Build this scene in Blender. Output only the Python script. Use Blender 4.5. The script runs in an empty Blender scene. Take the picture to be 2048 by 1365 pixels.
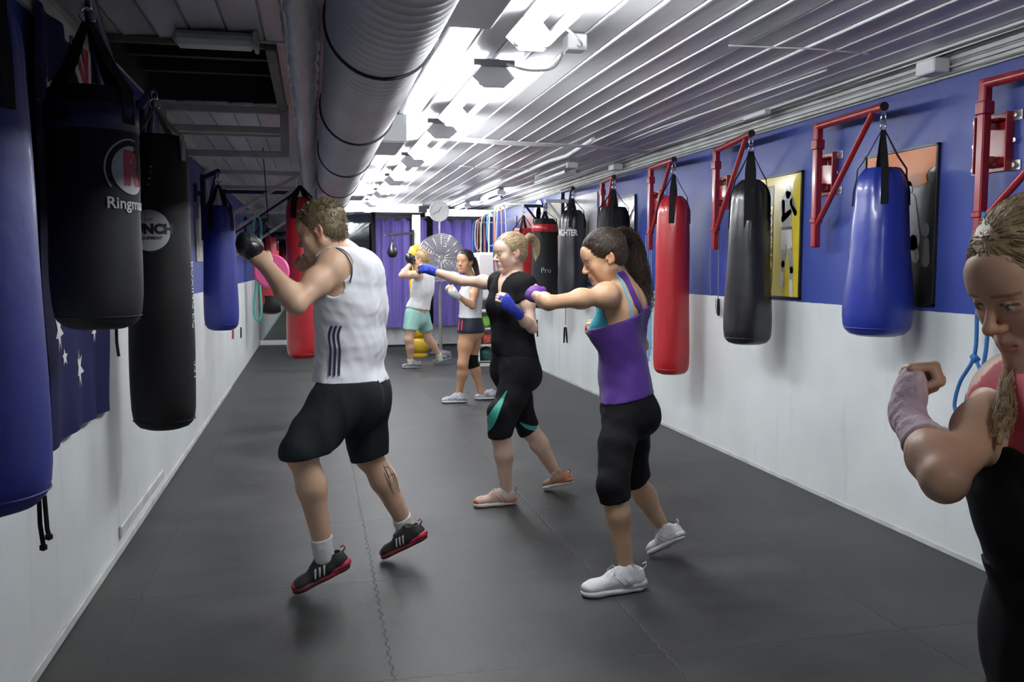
import bpy, math, random
import numpy as np
from mathutils import Vector, Matrix
PI = math.pi
R = math.radians
scene = bpy.context.scene
C = scene.collection

# ------------------------------------------------------------------ camera
FPX, EYE, VPX, VPY = 1800.0, 1.43, 625.0, 533.0
PITCH = math.atan((682.5 - VPY) / FPX)
YAW = math.atan((1024 - VPX) / FPX * math.cos(PITCH))
cam_d = bpy.data.cameras.new('camera')
cam = bpy.data.objects.new('camera', cam_d)
C.objects.link(cam)
cam.location = (0, 0, EYE)
cam.rotation_euler = (PI / 2 - PITCH, 0, -YAW)
cam_d.sensor_width = 36.0
cam_d.lens = FPX * 36.0 / 2048.0
cam_d.clip_start = 0.05
scene.camera = cam

# ------------------------------------------------------------------ world and exposure
world = bpy.data.worlds.new('world')
scene.world = world
world.use_nodes = True
world.node_tree.nodes['Background'].inputs[0].default_value = (0.5, 0.55, 0.6, 1)
world.node_tree.nodes['Background'].inputs[1].default_value = 0.05
scene.view_settings.view_transform = 'Standard'
scene.view_settings.look = 'None'
scene.view_settings.gamma = 1.0
scene.view_settings.use_curve_mapping = False
scene.view_settings.exposure = 1.1
LAMP = 40.0            # emission strength of the fluorescent tubes

# ------------------------------------------------------------------ measuring helpers
_f = np.array([math.sin(YAW) * math.cos(PITCH), math.cos(YAW) * math.cos(PITCH), -math.sin(PITCH)])
_r = np.array([math.cos(YAW), -math.sin(YAW), 0.0])
_u = np.cross(_r, _f)
CAMP = np.array([0.0, 0.0, EYE])
def ray(x, y): return _f + _r * (x - 1024) / FPX - _u * (y - 682.5) / FPX
def atY(x, y, Y): r = ray(x, y); return CAMP + r * (Y / r[1])
def atX(x, y, X): r = ray(x, y); return CAMP + r * (X / r[0])
def atZ(x, y, z=0.0): r = ray(x, y); return CAMP + r * ((z - EYE) / r[2])
def atD(x, y, d): return CAMP + ray(x, y) * d
def V(*a): return np.array(a, dtype=float)
def nrm(v): v = np.asarray(v, float); return v / (np.linalg.norm(v) + 1e-12)

# ------------------------------------------------------------------ materials
_mats = {}
def mat(name, col, rough=0.6, metal=0.0, var=0.0, vscale=8.0, bump=0.0, bscale=60.0, spec=0.5,
        emit=None, estr=0.0, sheen=0.0, coat=0.0, stretch=None, col2=None, attr=None):
    if name in _mats: return _mats[name]
    m = bpy.data.materials.new(name); m.use_nodes = True
    nt = m.node_tree; N = nt.nodes; L = nt.links
    b = N['Principled BSDF']
    b.inputs['Base Color'].default_value = (*col, 1)
    b.inputs['Roughness'].default_value = rough
    b.inputs['Metallic'].default_value = metal
    b.inputs['Specular IOR Level'].default_value = spec
    if sheen: b.inputs['Sheen Weight'].default_value = sheen
    if coat: b.inputs['Coat Weight'].default_value = coat; b.inputs['Coat Roughness'].default_value = 0.12
    if emit: b.inputs['Emission Color'].default_value = (*emit, 1); b.inputs['Emission Strength'].default_value = estr
    tc = N.new('ShaderNodeTexCoord')
    mp = N.new('ShaderNodeMapping'); L.new(tc.outputs['Object'], mp.inputs[0])
    if stretch: mp.inputs['Scale'].default_value = stretch
    src = None
    if attr:
        a = N.new('ShaderNodeAttribute'); a.attribute_name = attr; src = a.outputs['Color']
    if var > 0 or col2:
        n = N.new('ShaderNodeTexNoise'); n.inputs['Scale'].default_value = vscale; n.inputs['Detail'].default_value = 6
        L.new(mp.outputs[0], n.inputs['Vector'])
        rp = N.new('ShaderNodeMapRange'); rp.inputs[1].default_value = 0.3; rp.inputs[2].default_value = 0.7
        L.new(n.outputs['Fac'], rp.inputs[0])
        mx = N.new('ShaderNodeMix'); mx.data_type = 'RGBA'
        L.new(rp.outputs[0], mx.inputs[0])
        if src is not None:
            mx.blend_type = 'MULTIPLY'; L.new(src, mx.inputs[6])
            k = 1 - var; mx.inputs[7].default_value = (k, k, k, 1)
        else:
            c2 = col2 if col2 else tuple(c * (1 - var) for c in col)
            mx.inputs[6].default_value = (*col, 1); mx.inputs[7].default_value = (*c2, 1)
        src = mx.outputs[2]
    if src is not None: L.new(src, b.inputs['Base Color'])
    if bump > 0:
        n2 = N.new('ShaderNodeTexNoise'); n2.inputs['Scale'].default_value = bscale; n2.inputs['Detail'].default_value = 4
        L.new(mp.outputs[0], n2.inputs['Vector'])
        bp = N.new('ShaderNodeBump'); bp.inputs['Strength'].default_value = bump; bp.inputs['Distance'].default_value = 0.01
        L.new(n2.outputs['Fac'], bp.inputs['Height']); L.new(bp.outputs[0], b.inputs['Normal'])
    _mats[name] = m
    return m

# ------------------------------------------------------------------ mesh builder
class MB:
    def __init__(s): s.v = []; s.f = []
    def add(s, vs, fs):
        o = len(s.v); s.v.extend([tuple(float(c) for c in p) for p in vs]); s.f.extend([tuple(i + o for i in f) for f in fs]); return s
    def box(s, c, size, rot=None, bev=0.0):
        hx, hy, hz = [d / 2 for d in size]
        M = Matrix.Identity(3) if rot is None else rot
        if bev <= 0:
            p = [(x, y, z) for x in (-hx, hx) for y in (-hy, hy) for z in (-hz, hz)]
            f = [(0, 1, 3, 2), (4, 6, 7, 5), (0, 4, 5, 1), (2, 3, 7, 6), (0, 2, 6, 4), (1, 5, 7, 3)]
        else:
            bm_ = min(bev, hx * .9, hy * .9, hz * .9); p = []; idx = {}
            for sx in (-1, 1):
                for sy in (-1, 1):
                    for sz in (-1, 1):
                        for a in range(3):
                            q = [sx * hx, sy * hy, sz * hz]
                            for k in range(3):
                                if k != a: q[k] -= (sx, sy, sz)[k] * bm_
                            idx[(sx, sy, sz, a)] = len(p); p.append(tuple(q))
            f = []
            for a in range(3):
                b_, c_ = (a + 1) % 3, (a + 2) % 3
                for sg in (-1, 1):
                    ring = []
                    for (u, w) in ((-1, -1), (1, -1), (1, 1), (-1, 1)):
                        q = [0, 0, 0]; q[a] = sg; q[b_] = u; q[c_] = w; ring.append(idx[(*q, a)])
                    f.append(tuple(ring if sg > 0 else ring[::-1]))
                for u in (-1, 1):
                    for w in (-1, 1):
                        q0 = [0, 0, 0]; q1 = [0, 0, 0]
                        q0[a] = -1; q1[a] = 1; q0[b_] = q1[b_] = u; q0[c_] = q1[c_] = w
                        r_ = (idx[(*q0, b_)], idx[(*q1, b_)], idx[(*q1, c_)], idx[(*q0, c_)])
                        f.append(r_ if u * w > 0 else r_[::-1])
            for sx in (-1, 1):
                for sy in (-1, 1):
                    for sz in (-1, 1):
                        t = (idx[(sx, sy, sz, 0)], idx[(sx, sy, sz, 1)], idx[(sx, sy, sz, 2)])
                        f.append(t if sx * sy * sz > 0 else t[::-1])
        return s.add([tuple(M @ Vector(q) + Vector([float(t) for t in c])) for q in p], f)
    def bar(s, a, b, w, h=None, up=(0, 0, 1), bev=0.0):
        a = Vector([float(t) for t in a]); b = Vector([float(t) for t in b]); h = h or w; d = b - a; L = d.length; d.normalize()
        u = Vector(up)
        if abs(d.dot(u)) > .99: u = Vector((0, 1, 0))
        x = d.cross(u).normalized(); u2 = x.cross(d)
        M = Matrix((x, d, u2)).transposed()
        return s.box((a + b) / 2, (w, L, h), M, bev)
    def tube(s, pts, r, n=8, cap=True, closed=False):
        P = [Vector([float(t) for t in p]) for p in pts]; m = len(P); rs = r if isinstance(r, (list, tuple)) else [r] * m
        T = []
        for i in range(m):
            if closed: t = P[(i + 1) % m] - P[i - 1]
            else: t = P[min(i + 1, m - 1)] - P[max(i - 1, 0)]
            T.append(t.normalized() if t.length > 0 else Vector((0, 0, 1)))
        u = T[0].orthogonal().normalized(); o = len(s.v); fs = []; vs = []
        for i in range(m):
            u = (u - T[i] * u.dot(T[i])).normalized(); w = T[i].cross(u)
            for k in range(n):
                a = 2 * PI * k / n; vs.append(tuple(P[i] + (u * math.cos(a) + w * math.sin(a)) * rs[i]))
        for i in range(m if closed else m - 1):
            j = (i + 1) % m
            for k in range(n):
                k2 = (k + 1) % n; fs.append((i * n + k, i * n + k2, j * n + k2, j * n + k))
        if cap and not closed:
            fs.append(tuple(range(n - 1, -1, -1))); fs.append(tuple((m - 1) * n + k for k in range(n)))
        return s.add(vs, fs)
    def lathe(s, prof, c, n=32, fn=None, axis=None):
        """prof: list of (r, z); fn(theta, r, z) -> r; axis: 3x3 rotation"""
        vs = []; fs = []; c = Vector([float(t) for t in c])
        for (r, z) in prof:
            for k in range(n):
                t = 2 * PI * k / n; rr = fn(t, r, z) if fn else r
                q = Vector((rr * math.cos(t), rr * math.sin(t), z))
                if axis is not None: q = axis @ q
                vs.append(tuple(q + c))
        for i in range(len(prof) - 1):
            for k in range(n):
                k2 = (k + 1) % n; fs.append((i * n + k, i * n + k2, (i + 1) * n + k2, (i + 1) * n + k))
        fs.append(tuple(range(n - 1, -1, -1))); fs.append(tuple((len(prof) - 1) * n + k for k in range(n)))
        return s.add(vs, fs)
    def prism(s, poly, origin, ux, uy, depth):
        """flat polygon in plane (origin, ux, uy) extruded along ux x uy by depth"""
        ux = Vector([float(t) for t in ux]); uy = Vector([float(t) for t in uy]); n = ux.cross(uy).normalized(); o = Vector([float(t) for t in origin]); m = len(poly)
        a = [tuple(o + ux * p[0] + uy * p[1]) for p in poly]; b = [tuple(o + ux * p[0] + uy * p[1] + n * depth) for p in poly]
        fs = [tuple(range(m - 1, -1, -1)), tuple(range(m, 2 * m))] + [(i, (i + 1) % m, m + (i + 1) % m, m + i) for i in range(m)]
        return s.add(a + b, fs)
    def build(s, name, m, parent=None, smooth=False, local=False, angle=None):
        me = bpy.data.meshes.new(name); me.from_pydata(s.v, [], s.f); me.update()
        if smooth: me.shade_smooth() if angle is None else me.shade_smooth()
        o = bpy.data.objects.new(name, me); C.objects.link(o)
        if m: me.materials.append(m)
        if angle is not None: me.set_sharp_from_angle(angle=angle)
        if parent is not None:
            o.parent = parent
            if not local: o.matrix_parent_inverse = wm(parent).inverted()
        return o
def wm(o):
    m = o.matrix_basis.copy()
    if o.parent: m = wm(o.parent) @ o.matrix_parent_inverse @ m
    return m
def tag(o, label=None, cat=None, group=None, kind=None):
    if label: o['label'] = label
    if cat: o['category'] = cat
    if group: o['group'] = group
    if kind: o['kind'] = kind
    return o
def thing(name, label, cat, loc=(0, 0, 0), rz=0.0, group=None):
    o = bpy.data.objects.new(name, None); C.objects.link(o)
    o.location = [float(t) for t in loc]; o.rotation_euler = (0, 0, rz); o.empty_display_size = .1
    return tag(o, label, cat, group)
def struct(o): o['kind'] = 'structure'; return o
def text_mesh(txt, size, ux, uy, origin, m, name, parent, font_bold=0.0, depth=0.002, sx=1.0, space=1.0, bend=None, serif=False):
    """lettering as real raised mesh letters; bend(u, v) -> world point wraps them on a curved surface"""
    cu = bpy.data.curves.new(name, 'FONT'); cu.body = txt; cu.size = size; cu.align_x = 'CENTER'; cu.align_y = 'CENTER'
    cu.offset = font_bold; cu.space_character = space; cu.resolution_u = 2
    tmp = bpy.data.objects.new(name, cu); C.objects.link(tmp)
    dg = bpy.context.evaluated_depsgraph_get(); me = bpy.data.meshes.new_from_object(tmp.evaluated_get(dg))
    bpy.data.objects.remove(tmp); bpy.data.curves.remove(cu)
    import bmesh
    bm = bmesh.new(); bm.from_mesh(me)
    if bend is not None:
        bmesh.ops.subdivide_edges(bm, edges=[e for e in bm.edges if e.calc_length() > size * .25], cuts=2)
        bmesh.ops.triangulate(bm, faces=bm.faces)
    ux = Vector([float(t) for t in ux]) if ux is not None else None; uy = Vector([float(t) for t in uy]) if uy is not None else None
    for v in bm.verts:
        u, w = v.co.x * sx, v.co.y
        v.co = Vector([float(t) for t in bend(u, w)]) if bend is not None else Vector([float(t) for t in origin]) + ux * u + uy * w
    bm.to_mesh(me); bm.free()
    me.name = name; me.materials.clear(); me.materials.append(m)
    o = bpy.data.objects.new(name, me); C.objects.link(o)
    if parent is not None: o.parent = parent; o.matrix_parent_inverse = wm(parent).inverted()
    return o

XL, XR, YB, YN, ZC = -0.965, 3.07, 16.9, -3.6, 2.46
M_white_wall = mat('white_wall_paint', (.60, .63, .64), .6, var=.10, vscale=3, bump=.25, bscale=25)
M_blue_wall = mat('blue_wall_paint', (.035, .06, .30), .45, var=.15, vscale=4, bump=.25, bscale=30)
M_white = mat('white_enamel', (.75, .76, .76), .4)
M_offwhite = mat('dirty_white_paint', (.60, .62, .60), .6, var=.3, vscale=6, bump=.3, bscale=40)
M_red = mat('red_gloss_metal', (.32, .012, .018), .32, var=.2, vscale=14, coat=.3)
M_greymetal = mat('grey_painted_metal', (.30, .30, .30), .45, var=.2, vscale=10)
M_navymetal = mat('navy_painted_metal', (.012, .016, .07), .4)
M_chrome = mat('chrome', (.75, .75, .76), .18, metal=1.0)
M_steel = mat('dull_steel', (.45, .45, .46), .38, metal=.9, var=.2)
M_strap = mat('black_webbing', (.012, .012, .013), .85, spec=.2, bump=.3, bscale=300)
M_cable = mat('white_cable', (.7, .71, .7), .5)
M_darkcable = mat('grey_cable', (.2, .2, .2), .6)
# ------------------------------------------------------------------ floor (rubber tiles with jigsaw seams)
def floor_material():
    m = bpy.data.materials.new('black_rubber_mat'); m.use_nodes = True
    nt = m.node_tree; N = nt.nodes; L = nt.links; b = N['Principled BSDF']
    tc = N.new('ShaderNodeTexCoord')
    def math_(op, a, b_=None, c_=None):
        n = N.new('ShaderNodeMath'); n.operation = op
        for i, x in enumerate((a, b_, c_)):
            if x is None: continue
            if isinstance(x, (int, float)): n.inputs[i].default_value = x
            else: L.new(x, n.inputs[i])
        return n.outputs[0]
    sep = N.new('ShaderNodeSeparateXYZ'); L.new(tc.outputs['Object'], sep.inputs[0])
    X, Y = sep.outputs[0], sep.outputs[1]
    # seams every metre with a jigsaw wobble
    def seam(p, q, off):
        wob = math_('MULTIPLY', math_('SIGN', math_('SINE', math_('MULTIPLY', q, 2 * PI / .085))), .004)
        t = math_('FRACT', math_('ADD', math_('ADD', p, off), wob))
        d = math_('ABSOLUTE', math_('SUBTRACT', t, .5))
        return math_('SUBTRACT', .5, d)
    s1 = seam(X, Y, .75 + .002); s2 = seam(Y, X, -.03)
    d = math_('MINIMUM', s1, s2)
    line = N.new('ShaderNodeMapRange'); line.inputs[1].default_value = .001; line.inputs[2].default_value = .006
    L.new(d, line.inputs[0])
    n1 = N.new('ShaderNodeTexNoise'); n1.inputs['Scale'].default_value = 1.5; n1.inputs['Detail'].default_value = 8; n1.inputs['Roughness'].default_value = .65
    mp = N.new('ShaderNodeMapping'); mp.inputs['Scale'].default_value = (1, 1.6, 1); L.new(tc.outputs['Object'], mp.inputs[0]); L.new(mp.outputs[0], n1.inputs['Vector'])
    cr = N.new('ShaderNodeValToRGB'); cr.color_ramp.elements[0].position = .34; cr.color_ramp.elements[0].color = (.014, .015, .015, 1)
    cr.color_ramp.elements[1].position = .66; cr.color_ramp.elements[1].color = (.050, .051, .050, 1)
    L.new(n1.outputs['Fac'], cr.inputs[0])
    # per tile shade
    fx = math_('FLOOR', math_('ADD', X, .752)); fy = math_('FLOOR', math_('ADD', Y, -.03))
    cmb = N.new('ShaderNodeCombineXYZ'); L.new(fx, cmb.inputs[0]); L.new(fy, cmb.inputs[1])
    wn = N.new('ShaderNodeTexWhiteNoise'); L.new(cmb.outputs[0], wn.inputs['Vector'])
    tv = N.new('ShaderNodeMapRange'); tv.inputs[3].default_value = .82; tv.inputs[4].default_value = 1.12; L.new(wn.outputs['Value'], tv.inputs[0])
    mul = N.new('ShaderNodeMix'); mul.data_type = 'RGBA'; mul.blend_type = 'MULTIPLY'; mul.inputs[0].default_value = 1
    L.new(cr.outputs[0], mul.inputs[6]); L.new(tv.outputs[0], mul.inputs[7])
    m2 = N.new('ShaderNodeMix'); m2.data_type = 'RGBA'; m2.inputs[6].default_value = (.017, .017, .017, 1)
    L.new(line.outputs[0], m2.inputs[0]); L.new(mul.outputs[2], m2.inputs[7]); L.new(m2.outputs[2], b.inputs['Base Color'])
    # pale scuffs: stretched thin noise
    n3 = N.new('ShaderNodeTexNoise'); n3.inputs['Scale'].default_value = 45; n3.inputs['Detail'].default_value = 3; L.new(tc.outputs['Object'], n3.inputs['Vector'])
    b.inputs['Roughness'].default_value = .55; b.inputs['Specular IOR Level'].default_value = .45
    rr = N.new('ShaderNodeMapRange'); rr.inputs[3].default_value = .42; rr.inputs[4].default_value = .68; L.new(n1.outputs['Fac'], rr.inputs[0]); L.new(rr.outputs[0], b.inputs['Roughness'])
    bp = N.new('ShaderNodeBump'); bp.inputs['Strength'].default_value = .35; bp.inputs['Distance'].default_value = .004
    h = math_('ADD', math_('MULTIPLY', n3.outputs['Fac'], .5), math_('MULTIPLY', line.outputs[0], 1.0))
    L.new(h, bp.inputs['Height']); L.new(bp.outputs[0], b.inputs['Normal'])
    return m
struct(MB().box(((XL + XR) / 2, (YB + YN) / 2, -.05), (XR - XL + .4, YB - YN + .4, .1)).build('floor', floor_material()))

# ------------------------------------------------------------------ walls: white dado, blue above, pale strip under the ceiling
def wall_material(name, z_split, z_top, ramp=True, white_top=True):
    m = bpy.data.materials.new(name); m.use_nodes = True
    nt = m.node_tree; N = nt.nodes; L = nt.links; b = N['Principled BSDF']
    g = N.new('ShaderNodeNewGeometry'); sep = N.new('ShaderNodeSeparateXYZ'); L.new(g.outputs['Position'], sep.inputs[0])
    n = N.new('ShaderNodeTexNoise'); n.inputs['Scale'].default_value = 14; n.inputs['Detail'].default_value = 5; L.new(g.outputs['Position'], n.inputs['Vector'])
    n2 = N.new('ShaderNodeTexNoise'); n2.inputs['Scale'].default_value = 1.6; n2.inputs['Detail'].default_value = 8; L.new(g.outputs['Position'], n2.inputs['Vector'])
    def mr(src, a, b_, c, d):
        k = N.new('ShaderNodeMapRange'); L.new(src, k.inputs[0])
        for i, x in enumerate((a, b_, c, d)): k.inputs[i + 1].default_value = x
        return k.outputs[0]
    wob = N.new('ShaderNodeMath'); wob.operation = 'MULTIPLY_ADD'; L.new(n.outputs['Fac'], wob.inputs[0]); wob.inputs[1].default_value = .008; L.new(sep.outputs[2], wob.inputs[2])
    step = mr(wob.outputs[0], z_split + .003, z_split + .006, 0, 1)
    def mix(f, a, b_, bt='MIX'):
        x = N.new('ShaderNodeMix'); x.data_type = 'RGBA'; x.blend_type = bt
        for i, s_ in ((0, f), (6, a), (7, b_)):
            if isinstance(s_, tuple): x.inputs[i].default_value = (*s_, 1)
            elif isinstance(s_, (int, float)): x.inputs[i].default_value = s_
            else: L.new(s_, x.inputs[i])
        return x.outputs[2]
    white = mix(mr(n2.outputs['Fac'], .35, .7, 0, 1), (.72, .75, .75), (.62, .65, .65))
    blue = mix(mr(n2.outputs['Fac'], .35, .7, 0, 1), (.030, .052, .25), (.045, .070, .30))
    # scuffs low on the white part
    n4 = N.new('ShaderNodeTexNoise'); n4.inputs['Scale'].default_value = 22; n4.inputs['Detail'].default_value = 8; n4.inputs['Roughness'].default_value = .8
    L.new(g.outputs['Position'], n4.inputs['Vector'])
    sc = mr(n4.outputs['Fac'], .63, .70, 0, .55); lo = mr(sep.outputs[2], .1, .7, 1, 0)
    mm = N.new('ShaderNodeMath'); mm.operation = 'MULTIPLY'; L.new(sc, mm.inputs[0]); L.new(lo, mm.inputs[1])
    white = mix(mm.outputs[0], white, (.28, .29, .29))
    # vertical wipe marks
    mp = N.new('ShaderNodeMapping'); mp.inputs['Scale'].default_value = (4, 4, .35); L.new(g.outputs['Position'], mp.inputs[0])
    n5 = N.new('ShaderNodeTexNoise'); n5.inputs['Scale'].default_value = 2.2; n5.inputs['Detail'].default_value = 4; L.new(mp.outputs[0], n5.inputs['Vector'])
    white = mix(mr(n5.outputs['Fac'], .6, .75, 0, .35), white, (.42, .44, .46))
    c = mix(step, white, blue)
    L.new(c, b.inputs['Base Color']); b.inputs['Roughness'].default_value = .42; b.inputs['Specular IOR Level'].default_value = .45
    bp = N.new('ShaderNodeBump'); bp.inputs['Strength'].default_value = .3; bp.inputs['Distance'].default_value = .006
    n6 = N.new('ShaderNodeTexNoise'); n6.inputs['Scale'].default_value = 9; n6.inputs['Detail'].default_value = 8; L.new(g.outputs['Position'], n6.inputs['Vector'])
    L.new(n6.outputs['Fac'], bp.inputs['Height']); L.new(bp.outputs[0], b.inputs['Normal'])
    return m
M_wallr = wall_material('painted_wall_right', 1.20, 2.35)
M_walll = wall_material('painted_wall_left', 1.20, 2.4)
L_ = YB - YN
struct(MB().box((XR + .1, (YB + YN) / 2, ZC / 2), (.2, L_ + .4, ZC)).build('wall_right', M_wallr))
struct(MB().box((XL - .1, (YB + YN) / 2, ZC / 2), (.2, L_ + .4, ZC)).build('wall_left', M_walll))
struct(MB().box(((XL + XR) / 2, YB + .1, ZC / 2), (XR - XL, .2, ZC)).build('wall_back', M_white_wall))
struct(MB().box(((XL + XR) / 2, YN - .1, ZC / 2), (XR - XL, .2, ZC)).build('wall_front', M_white_wall))
# pale timber strip along the top of both walls
t = MB()
t.box((XR - .012, (YB + YN) / 2, 2.405), (.024, L_, .11), bev=.004)
t.box((XR - .022, (YB + YN) / 2, 2.435), (.044, L_, .05), bev=.004)
struct(t.build('trim_1', M_offwhite))
t = MB().box((XL + .012, (4.35 + YN) / 2, 2.39), (.024, 4.35 - YN, .13), bev=.004)
t.box((XL + .022, (4.35 + YN) / 2, 2.435), (.044, 4.35 - YN, .05), bev=.004)
t.box((XL + .012, (6.3 + YB) / 2, 2.39), (.024, YB - 6.3, .13), bev=.004)
t.box((XL + .022, (6.3 + YB) / 2, 2.435), (.044, YB - 6.3, .05), bev=.004)
struct(t.build('trim_2', M_offwhite))
# chipped skirting line at the left wall, where the mats stop short
t = MB().box((XL + .006, 5.0, .02), (.012, 12.0, .04), bev=.003)
t.box((XL + .008, 5.35, .11), (.016, 1.3, .06), bev=.006)
struct(t.build('baseboard_left', M_offwhite))
struct(MB().box((XR - .004, (YB + YN) / 2, .012), (.008, L_, .024)).build('baseboard_right', M_offwhite))

# ------------------------------------------------------------------ ribbed sheet-metal ceiling with a hatch opening
def ceiling_material():
    m = mat('silver_ceiling_sheet', (.62, .62, .65), .40, metal=.2, var=.25, vscale=3, bump=.25, bscale=12, stretch=(1, .3, 1))
    return m
HX0, HX1, HY0, HY1 = -.95, -.19, 4.42, 6.0
def ceiling():
    pitch = .155
    prof = [(0, 0), (.003, .005), (.010, .006), (.02, .004), (.05, .001), (.09, -.0015), (.13, -.001), (.145, .0), (.1475, -.013), (.1525, -.013)]
    xs = []; x = XL
    while x < XR:
        for dx, dz in prof:
            if x + dx <= XR: xs.append((x + dx, dz))
        x += pitch
    xs.append((XR, 0))
    for e in (HX0, HX1):
        if not any(abs(e - q[0]) < 1e-3 for q in xs): xs.append((e, 0))
    xs.sort()
    rnd = random.Random(4)
    ys = sorted(set([YN, -1.5, 0.5, 2.0, HY0, 5.2, HY1, 7.0, 8.1, 9.6, 11.0, 12.6, 14.2, 15.5, YB] + [YN + .7 * i for i in range(int(L_ / .7))]))
    ph = [rnd.uniform(0, 6.28) for _ in range(60)]
    v = []; f = []; nx = len(xs)
    for j, y in enumerate(ys):
        for i, (x, dz) in enumerate(xs):
            k = int((x - XL) / pitch)
            v.append((x, y, ZC - dz + .004 * math.sin(y * 1.7 + ph[k % 60])))
    for j in range(len(ys) - 1):
        for i in range(nx - 1):
            xm = (xs[i][0] + xs[i + 1][0]) / 2; ym = (ys[j] + ys[j + 1]) / 2
            if HX0 < xm < HX1 and HY0 < ym < HY1: continue
            a = j * nx + i; f.append((a, a + nx, a + nx + 1, a + 1))
    mb = MB(); mb.v = v; mb.f = f
    o = mb.build('ceiling', ceiling_material(), smooth=True, angle=R(38))
    return struct(o)
ceiling()
# roof slab above so that nothing leaks in
struct(MB().box(((XL + XR) / 2, (YB + YN) / 2, 3.3), (XR - XL + .6, L_ + .6, .1)).build('ceiling_deck', M_greymetal))
for c_, s_ in ((((XL - .25), (YB + YN) / 2, 2.9), (.1, L_ + .6, .9)), ((XR + .25, (YB + YN) / 2, 2.9), (.1, L_ + .6, .9)),
               (((XL + XR) / 2, YB + .25, 2.9), (XR - XL + .6, .1, .9)), (((XL + XR) / 2, YN - .25, 2.9), (XR - XL + .6, .1, .9))):
    struct(MB().box(c_, s_).build('wall_loft', M_greymetal))
# hatch: brown-black boarded shaft
M_hatch = mat('dark_stained_boards', (.035, .028, .024), .6, var=.4, vscale=5, bump=.3, bscale=30)
t = thing('ceiling_hatch', 'dark boarded hatch opening in the ceiling above the left bags', 'hatch', (0, 0, 0))
h = MB(); hz = 2.95
for x in (HX0, HX1): h.box((x + (-.01 if x == HX0 else .01), (HY0 + HY1) / 2, (ZC + hz) / 2), (.02, HY1 - HY0, hz - ZC))
for y in (HY0, HY1): h.box(((HX0 + HX1) / 2, y, (ZC + hz) / 2), (HX1 - HX0, .02, hz - ZC))
h.box(((HX0 + HX1) / 2, (HY0 + HY1) / 2, hz), (HX1 - HX0, HY1 - HY0, .02))
h.build('shaft', M_hatch, t)
h = MB()
for y in (4.8, 5.2, 5.6): h.box(((HX0 + HX1) / 2, y, 2.60), (HX1 - HX0 - .04, .05, .10))
h.build('joist', M_hatch, t)
h = MB()
h.bar((HX1 + .02, HY0 - .05, ZC - .02), (HX1 + .02, HY1 + .05, ZC - .02), .05, .05, bev=.004)
h.bar((HX0 + .02, HY0 - .02, ZC - .015), (HX1, HY0 - .02, ZC - .015), .03, .03, bev=.004)
h.build('edge_frame', mat('grey_brown_timber', (.16, .15, .14), .6, var=.3), t)

# white rail frame hanging from the ceiling behind the hatch
t = thing('hanging_frame', 'pale rectangular rail frame hung under the ceiling behind the dark hatch', 'frame', (-.53, 6.08, 2.46))
fx0, fx1, fy = -.90, -.16, 6.08
M_frame = mat('grey_white_timber', (.55, .54, .52), .55, var=.25, vscale=12)
for x in (fx0, fx1): MB().bar((x, fy, 2.13), (x, fy, 2.47), .055, .05, bev=.005).build('post', M_frame, t)
for z in (2.425, 2.30, 2.145): MB().bar((fx0, fy, z), (fx1, fy, z), .035, .045, bev=.004).build('rail', M_frame, t)
MB().bar((fx0, fy + .18, 2.30), (fx1, fy + .18, 2.30), .03, .04, bev=.004).build('rail', M_frame, t)

# ------------------------------------------------------------------ fluorescent battens
M_tube = mat('lit_tube', (1, 1, 1), .4, emit=(.96, .99, 1.0), estr=LAMP)
M_tube_off = mat('unlit_tube', (.8, .82, .84), .3)
M_fit = mat('light_fitting_enamel', (.74, .75, .76), .4)
M_endcap = mat('grey_end_cap', (.22, .22, .23), .5)
def batten(x, y0, L, lit, label, group, z=2.40, rz=0.0, refl=True, ntube=2):
    t = thing('fluorescent_light', label, 'light fitting', (x, y0, ZC), rz, group)
    def P(a, b, c): return (a, b, c - ZC)
    h = z - .07
    if refl:
        prof = [(-.03, ZC - .02), (.03, ZC - .02), (.036, ZC - .05), (-.036, ZC - .05)]
        MB().prism([(p[0], p[1] - ZC) for p in prof], (0, L, 0), (1, 0, 0), (0, 0, 1), L).build('reflector', M_fit, t, local=True)
        for y in (0, L):
            e = MB().prism([(-.035, -.028), (.035, -.028), (.105, h + .02 - ZC), (.05, h - .03 - ZC), (-.05, h - .03 - ZC), (-.105, h + .02 - ZC)], (0, y + .004 if y else .004, 0), (1, 0, 0), (0, 0, 1), .008)
            e.build('end_cap', M_fit, t, local=True)
            if y == 0: MB().box((0, -.012, ZC - .045 - ZC), (.2, .03, .03)).build('end_bracket', M_endcap, t, local=True)
    else:
        MB().box(P(0, L / 2, ZC - .035), (.07, L, .05), bev=.006).build('batten_body', M_fit, t, local=True)
        for y in (.01, L - .01): MB().box(P(0, y, ZC - .075), (.11, .022, .05), bev=.003).build('lamp_holder', M_fit, t, local=True)
    for sx in ((-.055, .055) if ntube == 2 else (0,)):
        tb = MB().tube([(sx, .03, h - ZC + .0), (sx, L - .03, h - ZC + .0)], .017, 10)
        tb.build('tube', M_tube if lit else M_tube_off, t, local=True, smooth=True, angle=R(50))
        cp = MB()
        for y in (.018, L - .018): cp.tube([(sx, y - .014, h - ZC), (sx, y + .014, h - ZC)], .0175, 10)
        cp.build('tube_cap', M_steel, t, local=True)
    return t
lamp_rows = [(.88, 2.38, 'bright strip light on the ceiling nearest the top edge, beside the front duct box'),
             (.88, 4.40, 'bright strip light with a visible grey reflector end, just beyond the conduit box'),
             (.88, 6.20, 'third bright strip light along the ceiling row beside the round duct'),
             (.88, 8.05, 'fourth bright strip light along the ceiling row beside the round duct'),
             (.88, 9.90, 'fifth bright strip light along the ceiling row beside the round duct'),
             (.88, 11.75, 'sixth bright strip light along the ceiling row, near the far end'),
             (.88, 13.6, 'last bright strip light of the duct row, before the far cross beam')]
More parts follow.
